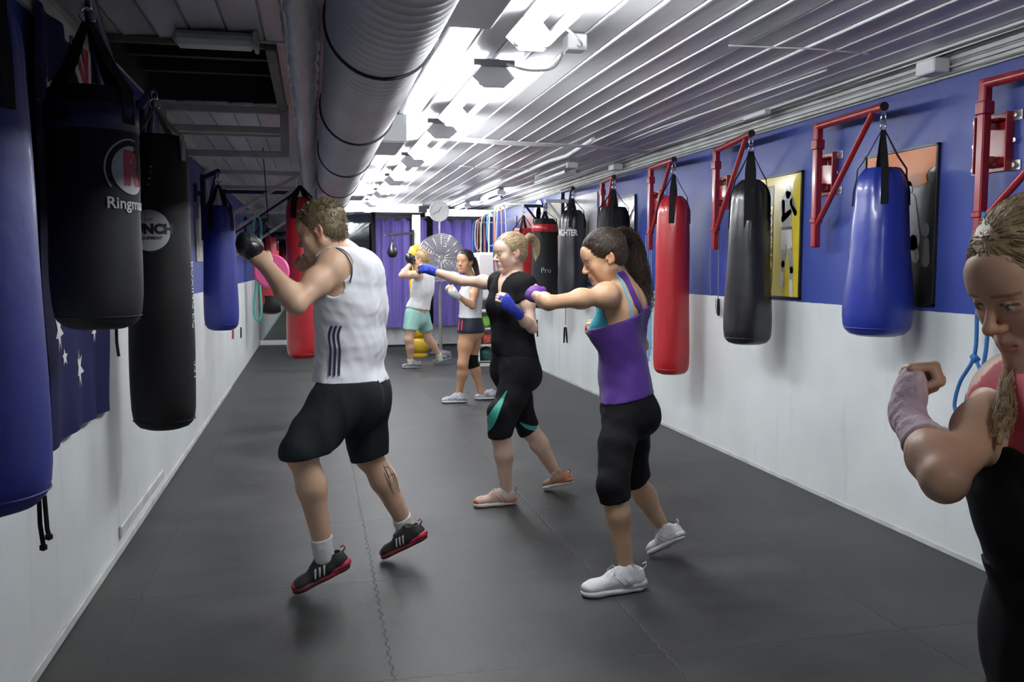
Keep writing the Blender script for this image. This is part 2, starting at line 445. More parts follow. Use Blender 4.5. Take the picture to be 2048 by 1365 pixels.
for x, y, lb in lamp_rows: batten(x, y, 1.25, True, lb, 'strip lights beside the duct')
batten(.88, -1.2, 1.25, True, 'added single tube fill light on the ceiling, unseen behind the viewpoint', 'strip lights beside the duct', ntube=1)  # unseen lamp added as weak fill for the near woman
batten(2.42, 8.3, 1.25, False, 'unlit twin tube strip light near the right wall', None, refl=False)
batten(2.42, 11.6, 1.2, True, 'lit strip light near the right wall above the far bags', 'far right strip lights', refl=False, ntube=1)
batten(2.42, 14.2, 1.2, True, 'lit strip light close behind the round wall clock', 'far right strip lights', refl=False, ntube=1)
# unlit diffuser light across the ceiling on the left
t = thing('diffuser_light', 'unlit white diffuser light fixed across the ceiling, left of the duct', 'light fitting', (-.36, 3.78, ZC))
a = atZ(348, 84, 2.41); b = atZ(510, 92, 2.41); yy = a[1]
MB().box(((a[0] + b[0]) / 2, yy, 2.425), (b[0] - a[0], .13, .06), bev=.02).build('diffuser', mat('diffuser_plastic', (.62, .67, .67), .35), t)
MB().box((b[0] + .006, yy, 2.425), (.02, .135, .075), bev=.006).build('end_cap', M_fit, t)
MB().box(((a[0] + b[0]) / 2, yy + .10, 2.45), (b[0] - a[0] - .06, .07, .02)).build('gear_tray', mat('green_grey_tray', (.05, .09, .08), .5), t)

# ------------------------------------------------------------------ spiral duct and its side boxes
def duct():
    t = thing('ventilation_duct', 'large silver spiral duct running the length of the ceiling', 'duct', (.24, YN, 2.25))
    xc, zc, r = .245, 2.258, .188
    n = 40; ys = []; y = YN
    vs = []; prof = []
    step = .075
    k = 0
    while y < 15.6:
        prof += [(y, r), (y + .030, r), (y + .034, r + .002), (y + .042, r + .002), (y + .046, r)] if True else []
        y += step if True else 0
    m = MB(); v = []; f = []
    for (yy, rr) in prof:
        for i in range(n):
            a = 2 * PI * i / n
            v.append((xc + rr * math.cos(a), yy + .05 * math.cos(a), zc + rr * math.sin(a)))
    for j in range(len(prof) - 1):
        for i in range(n):
            i2 = (i + 1) % n; f.append((j * n + i, j * n + i2, (j + 1) * n + i2, (j + 1) * n + i))
    m.v = v; m.f = f
    m.build('duct_shell', mat('galvanised_spiral', (.52, .52, .54), .5, metal=.1, var=.15, vscale=3), t, smooth=True)
    for yy in (3.15, 4.85, 6.6, 8.6, 10.6):
        m = MB(); m.tube([(xc + (r + .005) * math.cos(a), yy, zc + (r + .005) * math.sin(a)) for a in [2 * PI * i / 40 for i in range(40)]], .006, 6, closed=True)
        m.build('joint_band', mat('dark_joint', (.03, .03, .035), .5), t, smooth=True)
    m = MB().lathe([(0.001, 0), (r - .002, 0), (r - .002, .01), (.001, .01)], (xc, 15.65, zc), 40, axis=Matrix.Rotation(PI / 2, 3, 'X'))
    m.build('duct_cap', M_greymetal, t)
duct()
M_box = mat('duct_box_paint', (.52, .53, .55), .45, var=.08)
for i, (y0, y1, x1, lb) in enumerate(((2.0, 3.23, .64, 'grey square box on the side of the duct nearest the viewpoint'),
                        (6.2, 6.97, .64, 'square box on the side of the duct beside the third strip light'),
                        (11.0, 11.8, .64, 'small square box on the side of the duct, third along'),
                        (14.3, 15.1, .66, 'farthest square box on the side of the duct'))):
    t = thing('duct_box', lb, 'duct box', (.5, (y0 + y1) / 2, 2.27), 0, 'square boxes on the side of the duct')
    MB().box(((.415 + x1) / 2, (y0 + y1) / 2, 2.365), (x1 - .415, y1 - y0, .18), bev=.003).build('housing', M_box, t)
    MB().box(((.44 + x1) / 2, (y0 + y1) / 2, 2.272), (x1 - .46, y1 - y0 - .04, .008), bev=.002).build('base_panel', M_box, t)
# foil-lagged duct running left of the spiral duct
def foil():
    m = MB(); rnd = random.Random(7); pts = []
    v = []; f = []; n = 14; ys = [YN + .08 * i for i in range(int((12 - YN) / .08))]
    for j, y in enumerate(ys):
        for i in range(n):
            a = PI + PI * i / (n - 1)
            rr = .055 + .006 * math.sin(j * 2.1) + rnd.uniform(-.004, .004)
            v.append((-.03 + rr * 1.35 * math.cos(a), y, 2.452 + rr * math.sin(a)))
    for j in range(len(ys) - 1):
        for i in range(n - 1): f.append((j * n + i, j * n + i + 1, (j + 1) * n + i + 1, (j + 1) * n + i))
    m.v = v; m.f = f
    tag(m.build('foil_duct', mat('crinkled_foil', (.55, .55, .56), .45, metal=.35, bump=.4, bscale=25), None, smooth=True), 'crinkled silver foil duct running along the ceiling, left of the round duct', 'duct')
foil()

# ------------------------------------------------------------------ cables and conduits
def cable(pts, r, label, m=None, group=None, name='cable', sag=0.0, n=6):
    P = [np.array(p, float) for p in pts]; out = []
    for i in range(len(P) - 1):
        for k in range(8):
            u = k / 8; p0 = P[max(i - 1, 0)]; p1 = P[i]; p2 = P[i + 1]; p3 = P[min(i + 2, len(P) - 1)]
            q = .5 * ((2 * p1) + (-p0 + p2) * u + (2 * p0 - 5 * p1 + 4 * p2 - p3) * u * u + (-p0 + 3 * p1 - 3 * p2 + p3) * u ** 3)
            out.append(q)
    out.append(P[-1])
    return tag(MB().tube(out, r, n).build(name, m or M_cable, smooth=True), label, 'cable', group)
def ceil_path(y0, y1, x, z, wob, seed, n=14):
    rnd = random.Random(seed)
    return [(x + rnd.uniform(-wob, wob), y0 + (y1 - y0) * i / n, z + rnd.uniform(-wob, wob) * .3) for i in range(n + 1)]
cable(ceil_path(1.5, 13.5, 2.90, 2.445, .02, 1), .007, 'thick pale cable along the ceiling edge above the right wall')
cable(ceil_path(1.5, 13.5, 2.94, 2.44, .015, 2), .004, 'thin pale cable running along the ceiling edge at right, nearer the wall')
for i in range(3):
    cable(ceil_path(1.5, 14, XR - .05, 2.36 + .028 * i, .006, 10 + i, 24), .003, ('lowest', 'middle', 'uppermost')[i] + ' of three thin cables tacked to the pale strip above the right wall', group='cables tacked to the strip on the right', m=M_cable if i % 2 else M_darkcable)
cable([(2.62, 4.3, 2.445), (2.58, 4.9, 2.44), (2.56, 5.6, 2.443), (2.50, 6.3, 2.44), (2.5, 7.2, 2.442), (2.45, 7.6, 2.44)], .006, 'white cable clipped along one ceiling rib at right')
cable([(1.9, 3.95, 2.45), (2.1, 3.9, 2.44), (2.3, 3.87, 2.435), (2.62, 3.92, 2.44)], .004, 'thin cable crossing the ceiling ribs near the right wall')
for i in range(4):
    cable([(.95, 6.9 + .05 * i, 2.42), (1.5, 6.95 + .06 * i, 2.40), (2.2, 7.1 + .03 * i, 2.405), (2.9, 7.5 + .05 * i, 2.43)], .006, ('nearest', 'second', 'third', 'farthest')[i] + ' of four pale cables slung across the ceiling toward the right wall', group='cables slung across the ceiling')
cable([(1.45, 9.0, 2.43), (1.9, 9.05, 2.41), (2.5, 9.0, 2.43)], .005, 'single cable across the ceiling in front of the unlit strip light')
cable([(-.10, 1.6, 2.44), (-.10, 3.3, 2.43), (-.09, 3.9, 2.42), (-.10, 4.6, 2.43), (-.10, 6.8, 2.43)], .008, 'white cable along the ceiling left of the round duct')
cable([(b[0], yy, 2.44), (-.2, yy, 2.43), (-.10, yy + .01, 2.435)], .006, 'short white cable leading from the diffuser light')
tag(MB().tube([(1.02, 1.6, 2.435), (1.02, 4.9, 2.435)], .012, 10).build('conduit_pipe', M_fit, smooth=True, angle=R(50)), 'straight white conduit pipe along the ceiling beside the strip lights', 'pipe')
tag(MB().tube([(2.18, 6.9, 2.43), (2.25, 7.9, 2.42), (2.2, 8.3, 2.42), (2.2, 14, 2.42)], .018, 10).build('conduit_pipe', M_fit, smooth=True, angle=R(50)), 'white pipe along the ceiling left of the unlit strip light', 'pipe')
tag(MB().box((1.16, 3.95, 2.42), (.09, .09, .07), bev=.006).build('junction_box', M_fit), 'white square junction box between the two nearest strip lights', 'junction box')
cable([(1.16, 3.9, 2.40), (1.13, 3.75, 2.37), (1.06, 3.66, 2.39), (1.0, 3.62, 2.41)], .006, 'short curly white cable from junction box to nearest strip light')
cable([(1.12, 3.99, 2.40), (1.12, 4.18, 2.36), (1.03, 4.3, 2.37), (.94, 4.37, 2.41)], .006, 'short curly white cable from junction box to second strip light')
tag(MB().box((2.98, 3.95, 2.40), (.09, .14, .07), bev=.006).build('junction_box', M_fit), 'white junction box at the ceiling edge above the blue bag', 'junction box')
tag(MB().box((2.88, 5.55, 2.425), (.05, .30, .03), bev=.006).build('junction_box', M_fit), 'long thin white connector box on the ceiling edge cable', 'junction box')
tag(MB().box((2.95, 8.6, 2.41), (.1, .16, .06), bev=.006).build('junction_box', M_fit), 'small white junction box at the ceiling edge above the red bag', 'junction box')
# ------------------------------------------------------------------ punch bags
def leather(name, col, coat=.35, rough=.36):
    return mat(name, col, rough, var=.10, vscale=9, bump=.22, bscale=16, coat=coat, spec=.5)
M_bluebag = leather('blue_vinyl', (.018, .035, .30)); M_bluebag2 = leather('deep_blue_vinyl', (.010, .018, .19), .1, .55)
M_blackbag = leather('black_vinyl', (.012, .012, .013)); M_redbag = leather('red_vinyl', (.42, .012, .02))
M_blackmat = leather('matt_black_canvas', (.011, .011, .012), 0, .65); M_blackmat.node_tree.nodes['Principled BSDF'].inputs['Specular IOR Level'].default_value = .28
def punch_bag(hook, ztop, zbot, r, m, label, group=None, pleat=.06, nstrap=4, strap_over=.20, strap_w=.035, cat='punch bag', ring=True, taper=.90,
              strap_m=None, bands=(), gather=.35, rz=0.0, open_top=False, lean=0.0, seam=True, ringr=.035):
    hx, hy, hz = [float(q) for q in hook]
    t = thing('punch_bag', label, cat, (hx, hy, zbot), rz, group)
    H = ztop - zbot; n = 64; prof = []
    NB = 7
    for i in range(NB + 1):
        a = PI / 2 * i / NB; prof.append((max(.002, r * (.97 * (1 - .30 * (1 - math.sin(a)))) * (1 if i else 0.0) + (0.002 if not i else 0)), .075 * (1 - math.cos(a)) ** 1.0))
    prof = [(.002, 0), (r * .55, .004), (r * .78, .016), (r * .90, .036), (r * .965, .065), (r * .995, .11)]
    for i in range(1, 15):
        u = i / 14; z = .11 + (H - .11 - .16) * u
        prof.append((r * (1 - (1 - taper) * u ** 1.3 + .012 * math.sin(u * 9)), z))
    rt_ = r * taper
    for u in (.15, .3, .45, .6, .75, .87, .96, 1.0):
        prof.append((rt_ * (1 - gather * u ** 3.0), H - .16 + .16 * u))
    prof += [(rt_ * (1 - gather) * .8, H + (.0 if not open_top else -.03)), (rt_ * .3, H - .01), (.002, H - .012)]
    rnd = random.Random(int(abs(hx * 31 + hy * 97) * 10)); phs = [rnd.uniform(0, 6.28) for _ in range(6)]
    def fn(th, rr, z):
        u = max(0, (z - (H - .32)) / .32); u = min(u, 1)
        w = pleat * u ** 1.6 * (math.sin(9 * th + phs[0]) * .5 + math.sin(17 * th + phs[1]) * .3 + math.sin(29 * th + phs[3]) * .2)
        lump = .012 * math.sin(2 * th + z * 5 + phs[2]) + .008 * math.sin(3 * th - z * 8 + phs[4])
        return rr * (1 + w + lump)
    body = MB().lathe(prof, (0, 0, 0), n, fn).build('bag_body', m, t, smooth=True, local=True)
    if seam:
        for z in (.05,):
            MB().tube([((r * .945) * math.cos(a), (r * .945) * math.sin(a), z) for a in [2 * PI * k / 40 for k in range(40)]], .003, 5, closed=True).build('seam_piping', m, body, smooth=True, local=True)
    for (z0, z1, bm_) in bands:
        MB().lathe([(rt_ * 1.0 + .002, z0 - zbot), (rt_ * 1.0 + .006, z0 - zbot + .004), (rt_ * 1.0 + .006, z1 - zbot - .004), (rt_ * 1.0 + .002, z1 - zbot)], (0, 0, 0), n, fn).build('colour_band', bm_, t, smooth=True, local=True)
    sm = strap_m or M_strap
    ring_z = hz - zbot - (.085 if ring else 0.02)
    for k in range(nstrap):
        a = 2 * PI * (k + .5) / nstrap + .3
        dx, dy = math.cos(a), math.sin(a)
        rr = rt_ * (1 - gather * .35) + .010
        pts = [(.008 * dx, .008 * dy, ring_z - .01), (rr * .60 * dx, rr * .60 * dy, H + (ring_z - H) * .30), (rr * (1 - gather * .15) * dx, rr * (1 - gather * .15) * dy, H - .005),
               (rt_ * (1 - gather * .35) * dx * 1.04, rt_ * (1 - gather * .35) * dy * 1.04, H - .045), (rt_ * dx * 1.03, rt_ * dy * 1.03, H - .12), (rt_ * dx * 1.05, rt_ * dy * 1.05, H - strap_over)]
        P = [Vector(p) for p in pts]; side = Vector((-dy, dx, 0)); mb = MB(); vs = []; fs = []
        for i, p in enumerate(P):
            T = (P[min(i + 1, len(P) - 1)] - P[max(i - 1, 0)]).normalized(); nn = T.cross(side).normalized() * .002
            w = strap_w / 2 * (.55 if i == 0 else 1)
            for q in (p + side * w + nn, p - side * w + nn, p - side * w - nn, p + side * w - nn): vs.append(tuple(q))
        for i in range(len(P) - 1):
            for e in range(4): fs.append((i * 4 + e, i * 4 + (e + 1) % 4, (i + 1) * 4 + (e + 1) % 4, (i + 1) * 4 + e))
        fs += [(3, 2, 1, 0), tuple(range(len(P) * 4 - 4, len(P) * 4))]
        mb.add(vs, fs).build('strap', sm, t, local=True)
    if ring:
        def torus(c, R_, r_, rot): return [tuple(Vector(c) + rot @ Vector((R_ * math.cos(a), 0, R_ * math.sin(a)))) for a in [2 * PI * i / 20 for i in range(20)]]
        MB().tube(torus((0, 0, ring_z + .012), ringr * .72, .005, Matrix.Rotation(.5, 3, 'Z')), .005, 6, closed=True).build('ring', M_chrome, t, smooth=True, local=True)
        sh = MB().tube([(0, 0, hz - zbot + .005), (.012, 0, hz - zbot - .02), (.013, 0, hz - zbot - .05), (0, 0, ring_z + .028), (-.013, 0, hz - zbot - .05), (-.012, 0, hz - zbot - .02)], .0045, 6, closed=True)
        sh.build('shackle', M_chrome, t, smooth=True, local=True)
    if lean: t.rotation_euler = (lean, 0, rz)
    return t
def on_bag(t, u, w, rr, zc, th0):
    """u along the circumference, w up; th0 direction the print faces"""
    o = t.location; a = th0 + u / rr
    return (o.x + rr * math.cos(a), o.y + rr * math.sin(a), zc + w)

# ------------------------------------------------------------------ red swing-arm brackets on the right wall
def rack(post_px, end_px, bot_py, brace_px, m, label, end_X, post_X=2.98, wall_X=XR, plate=(1.86, 2.11), group=None, w=.045, plate_w=.20, rackname='swing_bracket', end=None, sgn=1):
    p = atX(*post_px, post_X); zt = p[2]
    e = atX(*end_px, end_X) if end is None else np.array(end, float)
    zb = atX(post_px[0], bot_py, post_X)[2]
    t = thing(rackname, label, 'bag bracket', (p[0], p[1], zb), 0, group)
    MB().bar((p[0], p[1], zb), (p[0], p[1], zt), w, w, up=(0, 1, 0), bev=.006).build('post', m, t)
    MB().box((p[0], p[1], zt - .13), (w * 1.35, w * 1.35, .06), bev=.005).build('collar', m, t)
    MB().box((p[0], p[1], zb + .16), (w * 1.3, w * 1.3, .03), bev=.005).build('collar', m, t)
    arm = MB().tube([(p[0], p[1], zt - .02), tuple(e)], .023, 12).build('arm', m, t, smooth=True, angle=R(50))
    MB().tube([tuple(e + nrm(e - p) * -.002), tuple(e + nrm(e - p) * .006)], .0235, 12).build('arm_cap', mat('dark_cap', (.03, .01, .01), .4), arm)
    f0 = .93
    MB().tube([(p[0], p[1], zb + .12), tuple(p + (e - p) * .86 - V(0, 0, .015))], .017, 10).build('brace', m, t, smooth=True, angle=R(50))
    # wall plate with side flanges, bolts
    pc = MB(); yc = p[1] + .02; z0, z1 = plate; dx = -1 if wall_X > 0 else 1
    pc.box((wall_X + dx * .006, yc, (z0 + z1) / 2), (.012, plate_w, z1 - z0), bev=.002)
    for s in (-1, 1): pc.box((wall_X + dx * .022, yc + s * plate_w / 2, (z0 + z1) / 2), (.044, .008, z1 - z0), bev=.002)
    for s in (-1, 1): pc.box((wall_X + dx * .03, yc, z0 + .03 if s < 0 else z1 - .03), (.05, plate_w * .6, .012), bev=.002)
    pl = pc.build('wall_plate', m, t)
    for s in (-1, 1):
        MB().bar((wall_X + dx * .02, yc, z1 - .05 if s > 0 else z0 + .05), (p[0], p[1], z1 - .05 if s > 0 else z0 + .05), .03, .04, bev=.003).build('hinge_block', m, t)
    for s in (-1, 1):
        for z in (z0 + .02, (z0 + z1) / 2, z1 - .02):
            MB().tube([(wall_X + dx * .0, yc + s * (plate_w / 2 + .025), z), (wall_X + dx * .022, yc + s * (plate_w / 2 + .025), z)], .011, 6).build('bolt', M_chrome, t)
    for s in (-1, 1):
        for z in (z0 + .02, z1 - .02): MB().box((wall_X + dx * .003, yc + s * (plate_w / 2 + .022), z), (.006, .06, .045), bev=.001).build('tab', M_steel, t)
    return t, e
GR = 'red swing brackets on the right wall'
rA = rack((1972, 158), None, 500, None, M_red, 'red wall bracket nearest the viewpoint, cut by the right picture edge', 2.86, end=(2.90, 2.62, 2.22), plate=(1.86, 2.12), group=GR)
_, eB = rack((1637, 246), (1768, 213), 495, None, M_red, 'red wall bracket holding the blue punch bag', 2.86, group=GR)
_, eC = rack((1433, 296), (1503, 267), 500, None, M_red, 'red wall bracket holding the black bag in front of the yellow poster', 2.84, group=GR)
_, eD = rack((1302, 332), (1348, 319), 500, None, M_red, 'red wall bracket holding the long red punch bag', 2.84, group=GR)
_, eE = rack((1205, 360), (1228, 354), 520, None, M_red, 'small far red wall bracket behind the brown-haired woman in purple', 2.86, group=GR)
_, eF = rack((1125, 380), (1146, 377), 520, None, M_navymetal, 'navy wall bracket holding the shiny black bag between the two women', 2.88)
def hk(e, dz=.025): return (e[0], e[1], e[2] - dz)
GB = 'punch bags on the right wall'
bagB = punch_bag(hk(eB), 1.93, 1.065, .172, M_bluebag, 'wide blue punch bag hanging from the bracket at right', GB, taper=.76, gather=.36, nstrap=4, strap_over=.19, pleat=.09)
bagC = punch_bag(hk(eC), 2.00, .905, .158, M_blackbag, 'long black punch bag hanging in front of the yellow boxer poster', GB, taper=.80, gather=.58, strap_w=.07, strap_over=.32, pleat=.13)
bagD = punch_bag(hk(eD), 1.99, .55, .146, M_redbag, 'long red punch bag hanging on the right wall', GB, taper=.88, gather=.48, strap_over=.22, strap_w=.045, pleat=.11)
bagE = punch_bag(hk(eE), 2.00, .9, .165, M_blackmat, 'dark grey-green topped bag behind the head of the woman in purple', GB, gather=.25, strap_w=.05)
bagF = punch_bag(hk(eF), 2.06, 1.03, .165, M_blackbag, 'shiny black punch bag with white lettering between the two women', GB, taper=.86, pleat=.12, gather=.4)
# far bags further down the right wall
def wall_arm(px, py, X, m, label, wallX=XR, name='wall_bracket', group=None, drop=.35):
    e = atX(px, py, X); t = thing(name, label, 'bag bracket', (wallX, e[1], e[2]), 0, group)
    MB().bar((wallX, e[1], e[2]), tuple(e), .04, .04, bev=.004).build('arm', m, t)
    MB().bar((wallX + (-.01 if wallX > 0 else .01), e[1], e[2] - drop - .05), (wallX + (-.01 if wallX > 0 else .01), e[1], e[2] + .04), .05, .03, up=(0, 1, 0), bev=.004).build('upright', m, t)
    MB().bar((wallX + (-.02 if wallX > 0 else .02), e[1], e[2] - drop), tuple(e + (V(wallX, e[1], e[2]) - e) * .08), .028, .028, bev=.004).build('brace', m, t)
    return e
eG = wall_arm(1090, 402, 2.74, M_white, 'white wall bracket holding the black bag with a red band')
bagG = punch_bag(hk(eG, .03), 2.0, .92, .17, M_blackmat, 'matt black punch bag with a red band near its top', GB, bands=((1.84, 1.93, M_redbag),), gather=.3)
eH = wall_arm(1047, 412, 2.74, M_navymetal, 'dark wall bracket in the corner holding the red bag behind the blonde woman')
bagH = punch_bag(hk(eH, .03), 1.93, .95, .17, M_redbag, 'red punch bag mostly hidden behind the head of the blonde woman', GB, gather=.3)
# white lettering on the shiny black bag and small mark on the banded bag
M_print = mat('white_print', (.62, .62, .62), .5); M_printgrey = mat('grey_print', (.35, .36, .37), .5); M_printred = mat('red_print', (.35, .012, .03), .5)
def bag_text(t, txt, size, rr, zc, th0, m=M_print, **k):
    o = text_mesh(txt, size, None, None, None, m, 'lettering', t, bend=lambda u, w: on_bag(t, u, w, rr, zc, th0), **k); return o
thF = math.atan2(-bagF.location.y, -bagF.location.x)
bag_text(bagF, 'FIGHTER', .095, .166, 1.80, thF - .45, space=.95, sx=.72, font_bold=.003)
thG = math.atan2(-bagG.location.y, -bagG.location.x)
bag_text(bagG, 'Pro', .09, .172, 1.38, thG + .1, M_printgrey)

# ------------------------------------------------------------------ bags and brackets on the left wall
GL = 'punch bags on the left wall'
bagL1 = punch_bag((-.765, 2.235, 2.40), 2.02, .865, .168, M_bluebag2, 'big blue punch bag cut by the left picture edge', GL, taper=.84, gather=.2, strap_over=.25)
bagL2 = punch_bag((-.745, 3.44, 2.37), 2.04, 1.205, .150, M_blackmat, 'black punch bag with a red letter in a white roundel, in front of the flag', GL, taper=.99, gather=.10, strap_w=.06, strap_over=.12, pleat=.02)
bagL3 = punch_bag((-.735, 4.72, 2.29), 2.06, .62, .153, M_blackmat, 'long black punch bag with a round grey logo, hanging under the hatch', GL, taper=.97, gather=.16, pleat=.03, strap_m=mat('cream_webbing', (.32, .30, .26), .8), nstrap=4, strap_over=.03)
bagL4 = punch_bag((-.72, 7.55, 2.17), 1.91, .915, .136, M_bluebag2, 'blue punch bag on the left wall, third bag from the viewpoint side after the black pair', GL, taper=.86, gather=.3)
bagL4['label'] = 'smaller blue punch bag on the left wall, beyond the black pair'
M_bandblue = leather('navy_band_vinyl', (.01, .012, .07), .1, .5)
MB().lathe([(.1505, 1.93 - 1.205), (.1525, 1.93 - 1.205), (.1525, 2.0 - 1.205), (.150, 2.01 - 1.205)][:4], (0, 0, 0), 64) if False else None
def band(t, r, z0, z1, m):
    o = t.location; z0 -= o.z; z1 -= o.z
    MB().lathe([(r - .004, z0), (r + .0015, z0 + .001), (r + .0015, z1 - .001), (r - .004, z1)], (0, 0, 0), 64).build('colour_band', m, t, smooth=True, local=True)
band(bagL2, .1525, 1.895, 1.985, M_bandblue)
# dangling drawcords
for t, dx, dy, lab in ((bagL1, .12, .06, 1), (bagL2, .05, .03, 0)):
    o = t.location
    zz = .03
    MB().tube([(dx, dy, .02), (dx, dy, -.05), (dx + .005, dy, -.10)], .006, 6).build('drawcord', M_strap, t, local=True)
    if lab:
        MB().tube([(dx + .012, dy, .02), (dx + .015, dy, -.06), (dx + .018, dy, -.075)], .006, 6).build('drawcord', M_strap, t, local=True)
        for (a, z) in ((dx + .005, -.105), (dx + .018, -.08)): MB().lathe([(.001, -.009), (.009, -.005), (.009, .005), (.001, .009)], (a, dy, z), 10).build('cord_toggle', M_strap, t, local=True)
# roundel and letter on the nearer black bag
def roundel(t, rr, zc, th0, rad, m, name='roundel', inner=0.0, a0=0, a1=2 * PI, lift=.0015):
    n = 48; v = []; f = []; k = 6
    for i in range(n + 1):
        a = a0 + (a1 - a0) * i / n
        for j in range(k + 1):
            q = inner + (rad - inner) * j / k
            v.append(on_bag(t, q * math.cos(a), q * math.sin(a), rr + lift, zc, th0))
    for i in range(n):
        for j in range(k): f.append((i * (k + 1) + j, i * (k + 1) + j + 1, (i + 1) * (k + 1) + j + 1, (i + 1) * (k + 1) + j))
    mb = MB(); mb.v = v; mb.f = f
    return mb.build(name, m, t)
th2 = math.atan2(-bagL2.location.y, -bagL2.location.x) + .92
roundel(bagL2, .1505, 1.762, th2, .083, M_printgrey)
roundel(bagL2, .1505, 1.762, th2, .108, M_printgrey, 'roundel_ring', inner=.102, a0=PI * .42, a1=PI * 1.2)
bag_text(bagL2, 'R', .155, .1535, 1.762, th2, M_printred, font_bold=.008, sx=.85)
bag_text(bagL2, 'Ringmaster', .055, .1525, 1.645, th2 + .14, M_printgrey, font_bold=.001)
th3 = math.atan2(-bagL3.location.y, -bagL3.location.x) - .28
roundel(bagL3, .153, 1.60, th3, .098, M_printgrey)
bag_text(bagL3, 'PUNCH', .062, .1555, 1.605, th3 + .03, mat('black_print', (.01, .01, .01), .5), font_bold=.004, sx=1.0)
bag_text(bagL3, 'JUST', .02, .1555, 1.65, th3, mat('black_print', (.01, .01, .01), .5))
bag_text(bagL3, 'EQUIPMENT', .02, .1555, 1.563, th3 + .03, mat('black_print', (.01, .01, .01), .5), font_bold=.0005)
for i in range(4): MB().lathe([(.001, 0), (.004, .001), (.001, .003)], on_bag(bagL3, 0, 0, .154, 1.90 - .028 * i, th3 + .12 - i * .03), 8, axis=Matrix.Rotation(PI / 2, 3, 'X')).build('rivet', M_chrome, bagL3)
# white edge lettering down the side of the long black bag
bag_text(bagL3, '-EQUIPMENT-BOXING-', .05, .1545, 0, 0, M_print) if False else None
o3 = bagL3.location; thv = math.atan2(-o3.y, -o3.x) + 1.32
def vert(u, w): return on_bag(bagL3, w, -u, .1545, 1.16, thv)
text_mesh('BOXING EQUIPMENT', .062, None, None, None, M_print, 'edge_lettering', bagL3, bend=vert)
# arms pointing toward the viewpoint above the near left bags
for px, (hx, hy, hz), lab in ((0, (-.745, 3.44, 2.38), 'dark folded wall bracket above the black bag with the roundel'), (1, (-.735, 4.72, 2.30), 'dark folded wall bracket above the long black bag'), (2, (-.755, 2.235, 2.41), 'dark folded wall bracket above the big blue bag at left'), (3, (-.72, 7.55, 2.18), 'dark folded wall bracket above the smaller blue bag on the left wall')):
    go = 1.13 if px == 0 else .6
    t = thing('swing_bracket', lab, 'bag bracket', (-.88, hy + go, 1.7), 0, 'dark swing brackets on the left wall')
    MB().bar((-.90, hy + go, 1.65), (-.90, hy + go, hz + .03), .045, .045, up=(0, 1, 0), bev=.005).build('post', M_navymetal, t)
    MB().tube([(-.90, hy + go, hz - .0), (hx, hy, hz)], .022, 12).build('arm', M_navymetal, t, smooth=True, angle=R(50))
    MB().tube([(-.90, hy + go, 1.78), (hx - .02, hy + .10, hz - .02)], .016, 10).build('brace', M_navymetal, t, smooth=True, angle=R(50))
    MB().box((XL + .01, hy + go, 1.98), (.02, .18, .3), bev=.003).build('wall_plate', M_navymetal, t)
    MB().bar((XL, hy + go, 2.05), (-.90, hy + go, 2.05), .03, .04).build('hinge_block', M_navymetal, t)
# big triangular arms reaching out over the far left
def tri_arm(end_px, wall_py, brace_px, z, m, label, wall_z_drop, w=.04):
    e = atZ(*end_px, z); t = thing('wall_bracket', label, 'bag bracket', (XL, e[1], z), 0, 'long triangular wall arms on the left')
    MB().bar((XL, e[1], z), (e[0], e[1], z), w, w, bev=.004).build('arm', m, t)
    MB().bar((XL + .02, e[1], z - wall_z_drop), (e[0] - .03, e[1], z - .02), w * .8, w * .8, bev=.004).build('brace', m, t)
    MB().bar((XL + .015, e[1], z - wall_z_drop - .06), (XL + .015, e[1], z + .05), w * 1.2, .03, up=(0, 1, 0), bev=.004).build('upright', m, t)
    return e
eR = tri_arm((600, 348), 0, None, 2.30, M_frame, 'nearest pale triangular wall arm on the left', .52)
tri_arm((592, 377), 0, None, 2.26, M_frame, 'second pale triangular wall arm on the left', .55)
eN = tri_arm((590, 386), 0, None, 2.26, M_navymetal, 'navy triangular wall arm on the left holding the red bag', .52)
e4 = tri_arm((600, 425), 0, None, 2.10, M_frame, 'farthest pale triangular wall arm on the left', .55)
bagL5 = punch_bag((eR[0], eR[1], eR[2] - .015), 2.08, .545, .152, M_redbag, 'long red punch bag hanging behind the man in the white tank top', GL, taper=.88, gather=.4, strap_w=.06)
bagL5.location = (eR[0], eR[1], bagL5.location.z)
e6 = atY(537, 455, 12.8)
e6 = wall_arm(537, 440, -.62, M_navymetal, 'far dark wall bracket holding the red and black bag', wallX=XL)
bagL6 = punch_bag((e6[0], e6[1], e6[2] - .02), 1.86, .72, .15, M_redbag, 'far red and black bag seen past the man in the white tank top', GL, taper=.92, gather=.3)
band(bagL6, .150, .72 + .03, 1.0, M_blackmat)
# pink round focus pad / paddle hanging on the far left
t = thing('round_pad', 'bright pink round pad hanging behind the punching arm of the man', 'pad', tuple(atY(545, 543, 8.2)), 0)
cpos = atY(543, 543, 8.2)
MB().lathe([(.001, -.02), (.14, -.02), (.155, -.008), (.155, .008), (.14, .02), (.001, .02)], tuple(cpos), 36, axis=Matrix.Rotation(1.35, 3, 'X')).build('disc', mat('pink_foam', (.75, .10, .28), .45), t, smooth=True, angle=R(20))
MB().tube([tuple(cpos + V(0, 0, .15)), tuple(cpos + V(-.02, 0, .45)), (cpos[0] - .05, cpos[1], 2.455)], .004, 6).build('hanging_cord', M_strap, t)

